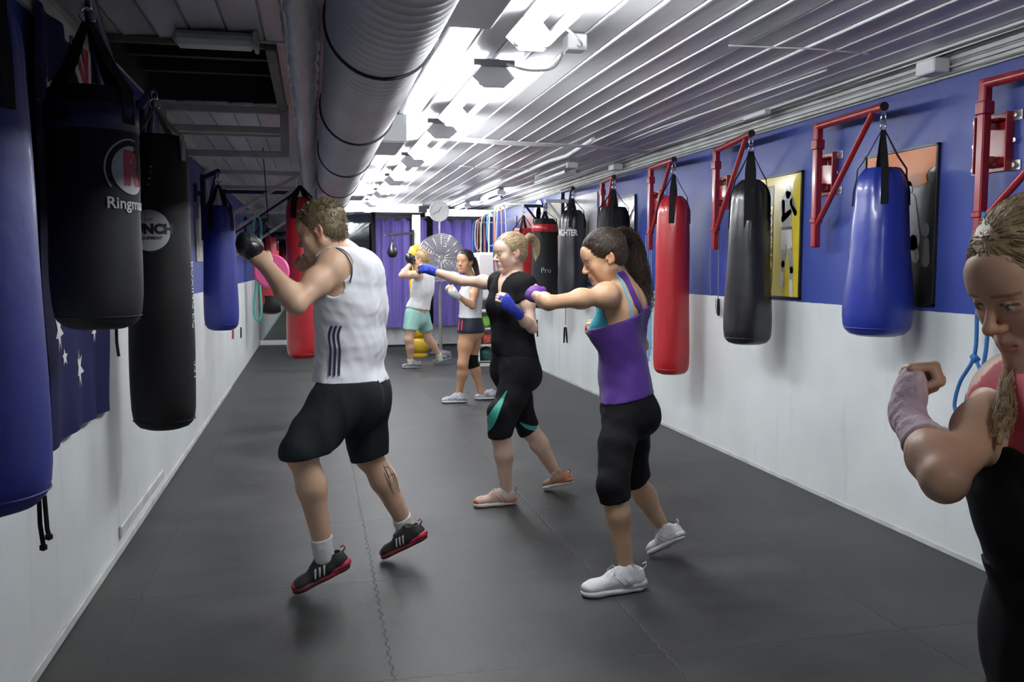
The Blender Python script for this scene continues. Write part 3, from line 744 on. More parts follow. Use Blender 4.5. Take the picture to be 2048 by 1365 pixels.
# ------------------------------------------------------------------ flag on the left wall
def flag():
    Y0, Y1, Z0, Z1 = 3.50, 4.50, .76, 2.36
    t = thing('flag', 'dark blue flag with white stars hanging on the left wall', 'flag', (XL + .02, (Y0 + Y1) / 2, Z0))
    def S(y, z, off=0.0):
        return (XL + .030 + .010 * math.sin((y - Y0) * 22 + .8 * math.sin(z * 3)) * (1 + .4 * math.sin(z * 4)) + .004 * math.sin(z * 9 + y * 5) + off, y, z + .02 * math.sin((y - Y0) * 3.1) * (1 if z < 1.5 else 0))
    def patch(poly_fn, ny, nz, off, name, m):
        mb = MB(); vs = []; fs = []
        for s in (0, 1):
            for j in range(nz + 1):
                for i in range(ny + 1):
                    y, z = poly_fn(i / ny, j / nz); vs.append(S(y, z, off + .0015 * s))
        k = (ny + 1) * (nz + 1)
        for j in range(nz):
            for i in range(ny):
                a = j * (ny + 1) + i; fs.append((a, a + ny + 1, a + ny + 2, a + 1)); fs.append((k + a, k + a + 1, k + a + ny + 2, k + a + ny + 1))
        for i in range(ny): fs.append((i, i + 1, k + i + 1, k + i)); a = nz * (ny + 1) + i; fs.append((a + 1, a, k + a, k + a + 1))
        for j in range(nz): a = j * (ny + 1); fs.append((a + ny + 1, a, k + a, k + a + ny + 1)); a += ny; fs.append((a, a + ny + 1, k + a + ny + 1, k + a))
        mb.add(vs, fs); return mb.build(name, m, t, smooth=True, angle=R(60))
    M_navy = mat('navy_flag_cloth', (.010, .011, .06), .85, bump=.2, bscale=200, spec=.2)
    M_fw = mat('flag_white_cloth', (.6, .6, .62), .75); M_fr = mat('flag_red_cloth', (.45, .02, .03), .75)
    patch(lambda u, v: (Y0 + (Y1 - Y0) * u, Z0 + (Z1 - Z0) * v + .1 * u * (1 - v) * 0), 60, 40, 0, 'cloth', M_navy)
    def star(cy, cz, r, n=7, rot=0.0):
        mb = MB(); vs = [S(cy, cz, .004)]; m = 2 * n
        for i in range(m):
            rr = r if i % 2 == 0 else r * .45; a = PI * i / n + rot + PI / 2; vs.append(S(cy + rr * math.cos(a), cz + rr * math.sin(a), .004))
        fs = [(0, 1 + i, 1 + (i + 1) % m) for i in range(m)]
        mb.add(vs, fs).build('star', M_fw, t)
    for px, py, r in ((97, 195, .15), (118, 668, .085), (160, 748, .085), (131, 722, .035), (186, 668, .06)):
        q = atX(px, py, XL + .03); star(max(Y0 + r * .8, q[1]), q[2], r, 7 if r > .04 else 5)
    # canton: union stripes in the upper far corner, flag hung by its side
    y0, y1, z0, z1 = 4.02, Y1, 1.60, Z1
    def strip(a, b, w, off, m, name):
        a = V(*a); b = V(*b); d = nrm(b - a); n = V(-d[1], d[0]) * w / 2
        def fn(u, v):
            p = a + (b - a) * v + n * (2 * u - 1); return (min(max(p[0], y0), y1), min(max(p[1], z0), z1))
        patch(fn, 3, 24, off, name, m)
    strip((y0, z0), (y1, z1), .10, .004, M_fw, 'white_stripe'); strip((y0, z1), (y1, z0), .10, .004, M_fw, 'white_stripe')
    strip((y0, z0), (y1, z1), .035, .006, M_fr, 'red_stripe'); strip((y0, z1), (y1, z0), .035, .006, M_fr, 'red_stripe')
    ym, zm = (y0 + y1) / 2, (z0 + z1) / 2
    strip((ym, z0), (ym, z1), .14, .007, M_fw, 'white_stripe'); strip((y0, zm), (y1, zm), .14, .007, M_fw, 'white_stripe')
    strip((ym, z0), (ym, z1), .08, .009, M_fr, 'red_stripe'); strip((y0, zm), (y1, zm), .08, .009, M_fr, 'red_stripe')
flag()

# ------------------------------------------------------------------ posters on the right wall
def poster(c0, c1, zt, zb, m, label, name='poster', frame=True, frame_m=None):
    y0, y1 = sorted((c0, c1)); t = thing(name, label, 'poster', (XR - .012, (y0 + y1) / 2, zb))
    MB().box((XR - .007, (y0 + y1) / 2, (zt + zb) / 2), (.012, y1 - y0, zt - zb), bev=.001).build('sheet', m, t)
    if frame:
        w = .012; fm = frame_m or mat('black_frame', (.015, .015, .015), .35); f = MB()
        for y in (y0, y1): f.box((XR - .010, y, (zt + zb) / 2), (.020, w, zt - zb + w), bev=.001)
        for z in (zb, zt): f.box((XR - .010, (y0 + y1) / 2, z), (.020, y1 - y0 + w, w), bev=.001)
        f.build('frame', fm, t)
        pass
    return t
def shape(t, polys, y_ref, z_ref, sc, m, name, lift=.0145, yflip=1):
    """flat print shapes: polygons in (right, up) metres as seen from the room; right = -y"""
    mb = MB()
    for p in polys: mb.prism([(q[0] * sc, q[1] * sc) for q in p], (XR - lift, y_ref, z_ref), (0, -1, 0), (0, 0, 1), .0008 * 1)
    return mb.build(name, m, t)
def ell_poly(cx, cy, rx, ry, rot=0.0, n=18): return [(cx + rx * math.cos(a) * math.cos(rot) - ry * math.sin(a) * math.sin(rot), cy + rx * math.cos(a) * math.sin(rot) + ry * math.sin(a) * math.cos(rot)) for a in [2 * PI * i / n for i in range(n)]]
def limb(a, b, r0, r1):
    a = V(*a); b = V(*b); d = nrm(b - a); n = V(-d[1], d[0])
    out = []
    for i in range(7): t_ = PI / 2 + PI * i / 6; out.append(tuple(a + (d * math.cos(t_) + n * math.sin(t_)) * r0))
    for i in range(7): t_ = -PI / 2 + PI * i / 6; out.append(tuple(b + (d * math.cos(t_) + n * math.sin(t_)) * r1))
    return out
M_py = mat('yellow_print', (.62, .50, .03), .3, coat=.4); M_pg = mat('grey_photo_print', (.20, .20, .19), .35, col2=(.36, .36, .34), vscale=14, coat=.3); M_pw = mat('white_photo_print', (.6, .6, .57), .35, coat=.3); M_pb = mat('black_photo_print', (.012, .012, .012), .3, coat=.15)
yq0 = atX(1605, 470, XR)[1]; yq1 = 5.98; zt_, zb_ = 2.035, 1.225
tP = poster(yq0, yq1, zt_, zb_, M_py, 'yellow poster of a boxer in white shorts behind the black bag')
yb = yq0 + .155; zz = zb_
# boxer figure: facing right, white shorts
shape(tP, [ell_poly(-.01, .690, .034, .045), limb((-.02, .63), (-.02, .47), .070, .052), limb((-.075, .62), (-.07, .52), .028, .024), limb((-.07, .52), (.02, .56), .024, .018), limb((.04, .62), (.085, .55), .028, .02), limb((.085, .55), (.055, .58), .02, .02),
           limb((-.04, .35), (-.055, .22), .034, .024), limb((-.055, .22), (-.06, .13), .024, .018), limb((.02, .33), (.055, .18), .034, .024), limb((.055, .18), (.045, .05), .024, .016)], yb, zz, 1.0, M_pg, 'boxer_print')
shape(tP, [[(-.085, .45), (.045, .45), (.060, .33), (.0, .315), (-.02, .36), (-.03, .31), (-.09, .32)]], yb, zz, 1.0, M_pw, 'shorts_print', lift=.0155)
for l_ in (limb((-.06, .15), (-.065, .09), .02, .02), limb((.05, .1), (.06, .02), .02, .022)): shape(tP, [l_], yb, zz, 1.0, M_pw, 'boot_print', lift=.0155)
shape(tP, [[(-.085, .465), (.045, .465), (.045, .445), (-.085, .445)]], yb, zz, 1.0, M_pb, 'belt_print', lift=.0165)
shape(tP, [[(-.30, .05), (-.20, .05), (-.20, .75), (-.30, .75)]], yb, zz, 1.0, M_pb, 'title_print')
text_mesh('BOXING', .11, (0, 0, -1), (0, -1, 0), (XR - .017, yb + .25, zz + .40), M_py, 'title_lettering', tP, font_bold=.004)
yk0 = atX(1875, 450, XR)[1]
tO = poster(yk0, yk0 + .60, 2.04, 1.235, M_pb, 'black and orange poster with a pale figure behind the blue bag')
M_po = mat('orange_print', (.60, .16, .02), .4)
shape(tO, [[(-.58, .795), (-.01, .795), (-.01, .70), (-.05, .69), (-.08, .66), (-.07, .62), (-.16, .60), (-.26, .63), (-.3, .60), (-.45, .63), (-.58, .61)]], yk0, 1.235, 1.0, M_po, 'orange_brush_print')
shape(tO, [limb((-.20, .53), (-.165, .33), .045, .055), limb((-.165, .33), (-.14, .24), .03, .03), ell_poly(-.215, .60, .03, .04)], yk0, 1.235, 1.0, M_pg, 'boxer_print')
shape(tO, [ell_poly(-.07, .38, .03, .035), limb((-.06, .32), (-.06, .22), .02, .03)], yk0, 1.235, 1.0, mat('dim_photo_print', (.08, .075, .07), .3), 'crowd_print')
yh0 = atX(1272, 450, XR)[1]; yh1 = atX(1236, 450, XR)[1]
tS = poster(yh0, yh1 + .15, 2.12, 1.25, mat('silver_photo_print', (.30, .30, .32), .12, col2=(.10, .10, .11), vscale=7, coat=.8), 'silvery glazed poster beyond the long red bag')
def P2(px0, px1, ztop, zbot, m, label, shapes=()):
    a = atX(px0, 450, XR)[1]; b = atX(px1, 450, XR)[1]
    t = poster(a, b, ztop, zbot, m, label, frame=False)
    for (pl, mm) in shapes: shape(t, pl, max(a, b), zbot, 1.0, mm, 'figure_print')
    return t
M_pwh = mat('pale_grey_poster', (.42, .42, .45), .35, var=.3, vscale=5)
M_pbl = mat('light_blue_poster', (.16, .2, .42), .35, var=.4, vscale=4)
P2(1196, 1150, 2.25, 1.25, M_pwh, 'large pale poster between the small red bracket and the navy bracket')
P2(1122, 1094, 2.25, 1.25, mat('tan_poster', (.30, .27, .22), .5, var=.3, vscale=6), 'tan poster with a figure in a yellow top beside the banded bag', ((([limb((.9, .62), (.9, .25), .22, .2), ell_poly(.9, .86, .12, .12)]), mat('orange_yellow_print', (.62, .33, .05), .4)),))
P2(1072, 1040, 2.2, 1.25, mat('dark_red_poster', (.16, .02, .03), .4), 'dark red poster with a pale dancer-like figure in the far right corner', ((([limb((1.2, .8), (1.2, .35), .3, .25), ell_poly(1.2, .9, .14, .12)]), mat('pale_figure_print', (.5, .5, .5), .4)),))
P2(1034, 1012, 2.2, 1.25, M_pbl, 'light blue poster in the far right corner, behind the blonde woman')

# ------------------------------------------------------------------ ropes and cords on the right wall
def rope(pts, r, m, label, name='skipping_rope', cat='skipping rope', group=None, handles=()):
    t = thing(name, label, cat, tuple(pts[-1]), 0, group)
    P = [np.array(p, float) for p in pts]; out = []
    for i in range(len(P) - 1):
        for k in range(8):
            u = k / 8; p0 = P[max(i - 1, 0)]; p1 = P[i]; p2 = P[i + 1]; p3 = P[min(i + 2, len(P) - 1)]
            out.append(.5 * ((2 * p1) + (-p0 + p2) * u + (2 * p0 - 5 * p1 + 4 * p2 - p3) * u * u + (-p0 + 3 * p1 - 3 * p2 + p3) * u ** 3))
    out.append(P[-1])
    MB().tube(out, r, 8).build('cord', m, t, smooth=True)
    for (a, b, rr, hm) in handles: MB().tube([a, V(*a) * .5 + V(*b) * .5, b], [rr * .8, rr, rr * .85], 10).build('handle', hm, t, smooth=True, angle=R(50))
    return t
M_brope = mat('blue_rope', (.03, .16, .42), .7, bump=.6, bscale=120)
def aX(px, py, X=3.0): return tuple(atX(px, py, X))
tR = rope([aX(1968, 425, 2.95), aX(1957, 520), aX(1954, 620), aX(1949, 710), aX(1920, 765), aX(1909, 810), aX(1917, 832)], .009, M_brope, 'blue rope looped over the nearest red bracket, hanging down the white wall')
MB().tube([aX(1972, 425, 2.95), aX(1984, 520), aX(1980, 620), aX(1972, 700), aX(1962, 760), aX(1935, 790), aX(1928, 830)], .009, 8).build('cord', M_brope, tR, smooth=True)
MB().tube([aX(1949, 712), aX(1958, 735), aX(1968, 760)], .008, 8).build('cord', M_brope, tR, smooth=True)
MB().tube([aX(1946, 712), aX(1954, 722)], .017, 10).build('knot', M_brope, tR, smooth=True)
MB().tube([aX(1912, 834), aX(1935, 838)], .012, 10).build('handle', M_steel, tR, smooth=True, angle=R(50))
rope([aX(1438, 460, 3.04), aX(1437, 540, 3.04), aX(1436, 600, 3.04)], .004, M_darkcable, 'thin dark cord with black handles hanging between the red and black bags', handles=((aX(1437, 598, 3.04), aX(1437, 632, 3.04), .012, M_strap), (aX(1433, 596, 3.04), aX(1434, 628, 3.04), .010, M_chrome)))
rope([aX(1421, 500, 3.04), aX(1420, 545, 3.04), aX(1421, 590, 3.04)], .003, M_darkcable, 'very thin dark cord under the bracket of the black bag', name='cord', cat='cord')
rope([aX(1131, 590, 3.03), aX(1131, 650, 3.03)], .004, mat('red_cord', (.4, .04, .05), .6), 'red cord with black handles hanging under the shiny black bag', handles=((aX(1129, 655, 3.03), aX(1128, 686, 3.03), .012, M_strap), (aX(1132, 655, 3.03), aX(1134, 686, 3.03), .012, M_strap)))
rope([aX(1066, 600, 3.03), aX(1066, 645, 3.03)], .004, M_darkcable, 'dark cord with two handles hanging beside the elbow of the blonde woman', handles=((aX(1064, 645, 3.03), aX(1063, 674, 3.03), .012, M_strap), (aX(1074, 640, 3.03), aX(1075, 674, 3.03), .012, M_strap)))
M_lrope = mat('pale_blue_cord', (.16, .32, .55), .6)
for i in range(4):
    rope([aX(1292 + 4 * i, 470, 3.04), aX(1293 + 3 * i, 600, 3.04), aX(1296 + 2 * i, 735 - 12 * i, 3.04)], .005, M_lrope, ('leftmost', 'second', 'third', 'rightmost')[i] + ' of four pale blue cords hanging left of the long red bag', name='cord', cat='cord', group='pale blue cords beside the red bag')
M_trope = mat('teal_rope', (.12, .45, .38), .7)
def aL(px, py, Y): return tuple(atY(px, py, Y))
rope([aL(512, 430, 10.0), aL(506, 460, 10.0), aL(514, 540, 10.0), aL(508, 620, 10.0), aL(516, 642, 10.0), aL(523, 620, 10.0), aL(518, 540, 10.0), aL(522, 450, 10.0), aL(512, 430, 10.0)], .012, M_trope, 'teal rope looped on the left wall behind the black glove')
rope([aX(466, 660, XL + .03), aX(466, 678, XL + .03)], .012, mat('red_cord', (.4, .04, .05), .6), 'short red cord on the left wall below the blue bag', name='cord', cat='cord')
rope([aX(482, 655, XL + .03), aX(482, 676, XL + .03)], .010, M_strap, 'short black cord on the left wall below the blue bag', name='cord', cat='cord')
# small framed picture and notices on the left wall
t = thing('wall_notice', 'pale narrow notice board on the left wall behind the long black bag', 'notice', (XL, 5.9, 1.5))
a0 = atX(388, 420, XL)[1]; a1 = atX(400, 420, XL)[1]
MB().box((XL + .008, (a0 + a1) / 2, 1.72), (.016, a1 - a0, .50), bev=.002).build('board', mat('cream_board', (.45, .42, .36), .5), t)
MB().box((XL + .018, (a0 + a1) / 2, 1.72), (.004, (a1 - a0) * .5, .42)).build('paper', M_pw, t)

# ------------------------------------------------------------------ far end: mirror, beam, post, curtains, fan, clock, boxing gear
mir = bpy.data.materials.new('mirror_glass'); mir.use_nodes = True
b_ = mir.node_tree.nodes['Principled BSDF']; b_.inputs['Base Color'].default_value = (.42, .46, .46, 1); b_.inputs['Metallic'].default_value = 1; b_.inputs['Roughness'].default_value = .03
mx0, mx1 = XL + .01, atY(745, 560, YB - .05)[0]
t = thing('wall_mirror', 'large wall mirror at the far end, left of the purple curtain', 'mirror', ((mx0 + mx1) / 2, YB - .03, .05))
for i in range(3):
    w = (mx1 - mx0) / 3
    MB().box((mx0 + w * (i + .5), YB - .02, 1.22), (w - .012, .02, 2.3)).build('mirror_panel', mir, t)
MB().box(((mx0 + mx1) / 2, YB - .035, .045), (mx1 - mx0, .05, .09), bev=.006).build('bottom_rail', M_white, t)
MB().box((mx1 + .03, YB - .04, 1.24), (.07, .06, 2.36), bev=.006).build('side_frame', mat('black_frame', (.015, .015, .015), .35), t)
def beam(px0, px1, py0, py1, Y, m, label, name, cat='beam', d=.12):
    a = atY(px0, py1, Y); b = atY(px1, py0, Y)
    return tag(MB().box(((a[0] + b[0]) / 2, Y + d / 2, (a[2] + b[2]) / 2), (b[0] - a[0], d, b[2] - a[2]), bev=.006).build(name, m), label, cat)
beam(690, 845, 403, 424, 15.0, M_white, 'white cross beam under the ceiling near the far end', 'cross_beam')
beam(822, 840, 424, 560, 15.0, M_white, 'white square post standing behind the far man', 'square_post') if False else None
t = tag(MB().bar(tuple(atY(832, 430, 15.0)), tuple(V(*atY(832, 430, 15.0)) * V(1, 1, 0)), .13, .13, up=(0, 1, 0), bev=.008).build('square_post', mat('cream_post', (.70, .68, .60), .5)), 'cream square post standing behind the far man', 'post')
tag(MB().bar((XR, 15.2, 2.33), (atY(850, 410, 15.2)[0], 15.2, 2.33), .09, .12, bev=.006).build('cross_beam', M_white), 'pale beam running from behind the wall clock to the right wall', 'beam')
# curtains
M_curt = mat('purple_curtain_cloth', (.19, .14, .50), .7, sheen=.3, bump=.1, bscale=80)
def curtain(x0, x1, zt, zb, Y, label, seed, tabs=True):
    rnd = random.Random(seed); t = thing('curtain', label, 'curtain', ((x0 + x1) / 2, Y, zb), 0, 'purple curtains at the far end')
    n = 90; ph = [rnd.uniform(0, 6.28) for _ in range(3)]; v = []; f = []
    def off(u, z): return .045 * math.sin(u * (x1 - x0) * 30 + ph[0] + .6 * math.sin(u * 7 + ph[1])) + .012 * math.sin(u * (x1 - x0) * 71 + ph[2]) + .01 * math.sin(z * 3 + u * 9)
    nz = 10
    for s in (0, 1):
        for j in range(nz + 1):
            for i in range(n + 1):
                u = i / n; z = zb + (zt - zb) * j / nz - (.035 * (1 + math.cos(u * (x1 - x0) * 30 + ph[0])) if j == nz else 0)
                v.append((x0 + (x1 - x0) * u, Y + off(u, z) + .004 * s, z))
    k = (n + 1) * (nz + 1)
    for j in range(nz):
        for i in range(n):
            a = j * (n + 1) + i; f.append((a, a + 1, a + n + 2, a + n + 1)); f.append((k + a, k + a + n + 1, k + a + n + 2, k + a + 1))
    mb = MB(); mb.v = v; mb.f = f; mb.build('cloth', M_curt, t, smooth=True)
    MB().tube([(x0 - .005, Y + .02, zt + .015), (x1 + .005, Y + .02, zt + .015)], .012, 8).build('rail', M_steel, t)
    for x in (x0 + .01, x1 - .01): MB().tube([(x, Y + .02, zt + .02), (x, Y + .02, ZC - .005)], .006, 6).build('rail_hanger', M_steel, t)
    return t
YC = 15.9
cx = lambda px: atY(px, 500, YC)[0]
zc_ = lambda py: atY(850, py, YC)[2]
curtain(cx(752), cx(822), zc_(436), zc_(655), YC, 'purple curtain on the left of the cream post', 3)
curtain(cx(824), cx(853), zc_(438), zc_(655), YC, 'narrow purple curtain strip right of the cream post', 5)
curtain(cx(866), cx(950), zc_(438), zc_(652), YC, 'wide purple curtain behind the steel fan', 9)
struct(MB().box(((1.15 + XR) / 2, 16.06, .20), (XR - 1.15, .08, .40), bev=.004).build('wall_low', M_white_wall))
struct(MB().box(((1.15 + XR) / 2, 16.012, .02), (XR - 1.15, .02, .04)).build('baseboard_back', mat('black_frame', (.015, .015, .015), .35)))
# dark doorway gap between curtains with shelves of red and dark things
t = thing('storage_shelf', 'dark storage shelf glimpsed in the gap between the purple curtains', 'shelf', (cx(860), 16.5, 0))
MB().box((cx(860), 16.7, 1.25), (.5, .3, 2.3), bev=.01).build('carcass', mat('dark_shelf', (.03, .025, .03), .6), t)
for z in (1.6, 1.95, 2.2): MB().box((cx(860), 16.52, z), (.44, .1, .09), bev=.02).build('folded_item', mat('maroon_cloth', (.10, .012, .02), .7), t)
# clock
cc = atY(878, 423, 14.2); rc = 20.5 / FPX * ((cc - CAMP) @ _f)
t = thing('wall_clock', 'round white clock hanging under the ceiling at the far end', 'clock', tuple(cc))
RX = Matrix.Rotation(PI / 2, 3, 'X')
MB().lathe([(.001, -.03), (rc * .97, -.03), (rc, -.02), (rc, .012), (rc * .93, .018), (rc * .93, .004), (.001, .004)], tuple(cc), 48, axis=RX).build('case', mat('clock_white', (.82, .83, .83), .35), t, smooth=True, angle=R(35))
hb = mat('black_hand', (.02, .02, .02), .4)
MB().bar(tuple(cc + V(.01, -.014, 0)), tuple(cc + V(-rc * .62, -.014, -rc * .28)), .008, .006).build('hour_hand', hb, t)
MB().bar(tuple(cc + V(-.01, -.018, 0)), tuple(cc + V(rc * .25, -.018, rc * .45)), .005, .006).build('minute_hand', hb, t)
for i in range(12):
    a = 2 * PI * i / 12; MB().bar(tuple(cc + V(math.cos(a) * rc * .80, -.007, math.sin(a) * rc * .80)), tuple(cc + V(math.cos(a) * rc * .88, -.007, math.sin(a) * rc * .88)), .006, .003).build('hour_mark', hb, t)
MB().bar(tuple(cc + V(0, .05, .02)), tuple(cc + V(0, .05, 2.40 - cc[2])), .03, .03, up=(0, 1, 0)).build('hanger', M_greymetal, t)
MB().box(tuple(cc + V(-.22, .3, .05)), (.12, .1, .10)).build('side_bracket', mat('dark_block', (.05, .05, .06), .6), t)
# steel drum fan
YFn = 14.7
fc = atY(880, 516, YFn); rf = 47 / FPX * ((fc - CAMP) @ _f)
t = thing('drum_fan', 'round steel wire fan on a stand in front of the purple curtains', 'fan', (fc[0], fc[1], 0))
m = MB()
for k, rr in enumerate((1, .92, .84, .74, .62, .5, .38, .24)):
    yy = -.14 - .03 * (1 - rr)
    m.tube([tuple(fc + V(rf * rr * math.cos(a), yy, rf * rr * math.sin(a))) for a in [2 * PI * i / 48 for i in range(48)]], .006 if k == 0 else .0022, 6, closed=True)
for i in range(16):
    a = 2 * PI * i / 16; m.tube([tuple(fc + V(rf * math.cos(a), -.14, rf * math.sin(a))), tuple(fc + V(.05 * math.cos(a), -.17, .05 * math.sin(a)))], .0045, 6)
m.build('front_guard', M_chrome, t, smooth=True)
M_fanst = mat('brushed_fan_steel', (.42, .42, .45), .3, metal=1.0)
MB().lathe([(rf - .012, -.14), (rf, -.14), (rf, .10), (rf - .012, .10)], tuple(fc), 48, axis=RX).build('drum', M_fanst, t, smooth=True, angle=R(40))
for k in range(3):
    a0 = k * 2 * PI / 3 + .5; mb = MB(); vs = []; fs = []
    for j in range(7):
        r_ = .05 + (rf - .09) * j / 6
        for i in range(5):
            a = a0 + (i / 4 - .5) * 1.25; vs.append(tuple(fc + V(r_ * math.cos(a), -.03 + .10 * (i / 4 - .5), r_ * math.sin(a))))
    for j in range(6):
        for i in range(4): fs.append((j * 5 + i, j * 5 + i + 1, (j + 1) * 5 + i + 1, (j + 1) * 5 + i))
    o = mb.add(vs, fs).build('fan_blade', M_fanst, t, smooth=True); s_ = o.modifiers.new('thickness', 'SOLIDIFY'); s_.thickness = .004
MB().lathe([(.001, -.17), (.04, -.165), (.055, -.14), (.06, .10), (.001, .12)], tuple(fc), 24, axis=RX).build('motor', M_steel, t, smooth=True, angle=R(40))
MB().tube([(fc[0], fc[1], fc[2] - rf), (fc[0], fc[1], .05)], .03, 10).build('pole', M_greymetal, t)
MB().lathe([(.17, 0), (.17, .02), (.05, .05), (.03, .06)], (fc[0], fc[1], 0), 32).build('base', M_greymetal, t, smooth=True, angle=R(40))
MB().tube([(fc[0], fc[1] + .05, fc[2] + rf), (fc[0], fc[1] + .05, 2.3)], .016, 8).build('top_stay', M_greymetal, t)
# speed ball on its swivel arm from the post
sb = atY(785, 500, 14.9); t = thing('speed_ball', 'small black speed ball hanging in front of the purple curtain', 'speed ball', tuple(sb))
MB().lathe([(.001, -.13), (.06, -.115), (.088, -.06), (.085, -.01), (.055, .05), (.022, .11), (.012, .16)], tuple(sb), 28).build('ball', M_blackbag, t, smooth=True)
MB().tube([tuple(sb + V(0, 0, .15)), tuple(sb + V(0, 0, .235))], .006, 6).build('swivel', M_chrome, t)
t = thing('speed_ball_bracket', 'dark wall arm with a chrome bar holding the speed ball', 'bag bracket', tuple(sb + V(.2, 0, .25)))
MB().bar(tuple(sb + V(-.10, 0, .25)), tuple(V(atY(825, 474, 14.9)[0], 14.9, sb[2] + .27)), .05, .04, bev=.003).build('arm', mat('black_arm_metal', (.02, .02, .024), .4), t)
MB().tube([tuple(sb + V(-.14, 0, .235)), tuple(sb + V(.10, 0, .235))], .008, 8).build('cross_bar', M_chrome, t)
MB().bar(tuple(V(atY(826, 474, 14.9)[0], 14.93, sb[2] - .05)), tuple(V(atY(826, 474, 14.9)[0], 14.93, sb[2] + .33)), .04, .03, up=(0, 1, 0)).build('mount', mat('black_arm_metal', (.02, .02, .024), .4), t)
# yellow punching dummy column
yd = atY(838, 600, 14.3); M_yel = mat('yellow_vinyl', (.72, .46, .03), .4, coat=.3)
t = thing('punching_dummy', 'yellow segmented punching column standing behind the far man', 'punching dummy', (yd[0], yd[1], 0))
MB().lathe([(.001, 0), (.13, 0), (.13, .04), (.08, .07), (.001, .07)], (yd[0], yd[1], 0), 28).build('base', M_yel, t, smooth=True, angle=R(40))
for z0, z1, r_ in ((.07, .30, .155), (.30, .52, .15), (.52, .82, .13), (.82, 1.25, .15), (1.25, 1.5, .11)):
    MB().lathe([(.001, z0), (r_ * .8, z0 + .005), (r_, z0 + .05), (r_, z1 - .05), (r_ * .8, z1 - .005), (.001, z1)], (yd[0], yd[1], 0), 28).build('segment', M_yel, t, smooth=True, angle=R(60))
MB().lathe([(.001, 1.5), (.07, 1.51), (.11, 1.58), (.115, 1.66), (.08, 1.74), (.001, 1.77)], (yd[0] - .05, yd[1], 0), 24).build('head', M_yel, t, smooth=True)
# white water heater / cabinet on the far right and the ball shelf below
wa = atX(957, 505, 2.4)
YW = 12.6
a = atY(955, 505, YW); b2 = atY(1000, 600, YW)
tag(MB().box(((a[0] + XR) / 2, YW + .25, (a[2] + b2[2]) / 2), (XR - a[0], .5, a[2] - b2[2]), bev=.03).build('wall_cabinet', mat('cabinet_white', (.72, .72, .72), .35), smooth=True, angle=R(30)), 'white wall cabinet behind the blonde woman at the far right', 'cabinet')
t = thing('ball_shelf', 'white open shelf unit holding exercise balls at the far right', 'shelf', ((a[0] + XR) / 2, YW + .2, 0))
M_sh = mat('shelf_white', (.70, .71, .71), .4)
x0s = a[0] + .02
for x in (x0s, XR - .02): MB().box((x, YW + .22, .40), (.025, .42, .80)).build('side_panel', M_sh, t)
MB().box((x0s - .01, YW - .12, .38), (.03, .03, .76)) if False else None
for z in (.06, .30, .54, .79): MB().box(((x0s + XR) / 2, YW + .22, z), (XR - x0s, .42, .022)).build('shelf_board', M_sh, t)
MB().box(((x0s + XR) / 2, YW + .44, .4), (XR - x0s, .015, .8)).build('back_panel', M_sh, t)
MB().box(((x0s + XR) / 2, YW + .02, .02), (XR - x0s, .02, .09)).build('plinth', M_sh, t)
balls = [(.10, .07, .65, (.22, .55, .06), 'lime green exercise ball on the top shelf', .09), (.30, .07, .65, (.05, .12, .4), 'blue exercise ball on the top shelf', .085),
         (.12, .07, .395, (.60, .10, .08), 'coral red exercise ball on the middle shelf', .08), (.32, .08, .40, (.03, .03, .03), 'black exercise ball on the middle shelf', .085),
         (.11, .06, .175, (.02, .10, .10), 'dark green medicine ball on the bottom shelf', .10), (.34, .07, .15, (.5, .06, .05), 'red medicine ball on the bottom shelf', .078)]
for dx, dy, z, c, lab, r_ in balls:
    zf = {.65: .551, .395: .311, .40: .311, .175: .071, .15: .071}[z] + r_
    o = MB().lathe([(max(.001, r_ * math.sin(PI * i / 14)), -r_ * math.cos(PI * i / 14)) for i in range(15)], (x0s + dx + .02, YW + dy + .1, zf), 24).build('exercise_ball', mat('ball_' + lab.split()[0] + lab.split()[1], c, .35), smooth=True)
    tag(o, lab, 'ball')
# hanging tangle of coloured ropes in the far right corner
rnd = random.Random(12)
cols = [(.05, .18, .5), (.6, .6, .58), (.55, .15, .04), (.5, .45, .3), (.04, .05, .2), (.05, .3, .5), (.62, .55, .45), (.06, .1, .4), (.6, .2, .05), (.3, .32, .5)]
nm = ['blue', 'white', 'orange', 'tan', 'navy', 'light blue', 'cream', 'royal blue', 'rust', 'grey blue']
t = thing('hook_rail', 'pale rail in the far right corner from which coloured ropes hang', 'rail', (2.9, 12.5, 2.2))
ra, rb = atY(950, 445, 13.6), atY(1008, 408, 12.2)
MB().tube([tuple(ra), tuple(rb)], .012, 8).build('rail_bar', M_offwhite, t)
MB().bar(tuple(rb), (XR, rb[1], rb[2]), .02, .02).build('bracket', M_offwhite, t); MB().bar(tuple(ra), (XR, ra[1], ra[2]), .02, .02).build('bracket', M_offwhite, t)
for i in range(10):
    u = (i + .5 + rnd.uniform(-.4, .4)) / 10; p = ra * (1 - u) + rb * u; L__ = rnd.uniform(.45, 1.05); w = rnd.uniform(.03, .06)
    rope([tuple(p + V(0, 0, .015)), tuple(p + V(-w, 0, -.1)), tuple(p + V(-w, .01, -L__ * .8)), tuple(p + V(0, 0, -L__)), tuple(p + V(w, -.01, -L__ * .8)), tuple(p + V(w, 0, -.1)), tuple(p + V(0, 0, .015))], .009, mat('rope_' + nm[i].replace(' ', '_'), cols[i], .6), nm[i] + ' skipping rope looped over the corner rail', group='ropes on the corner rail')
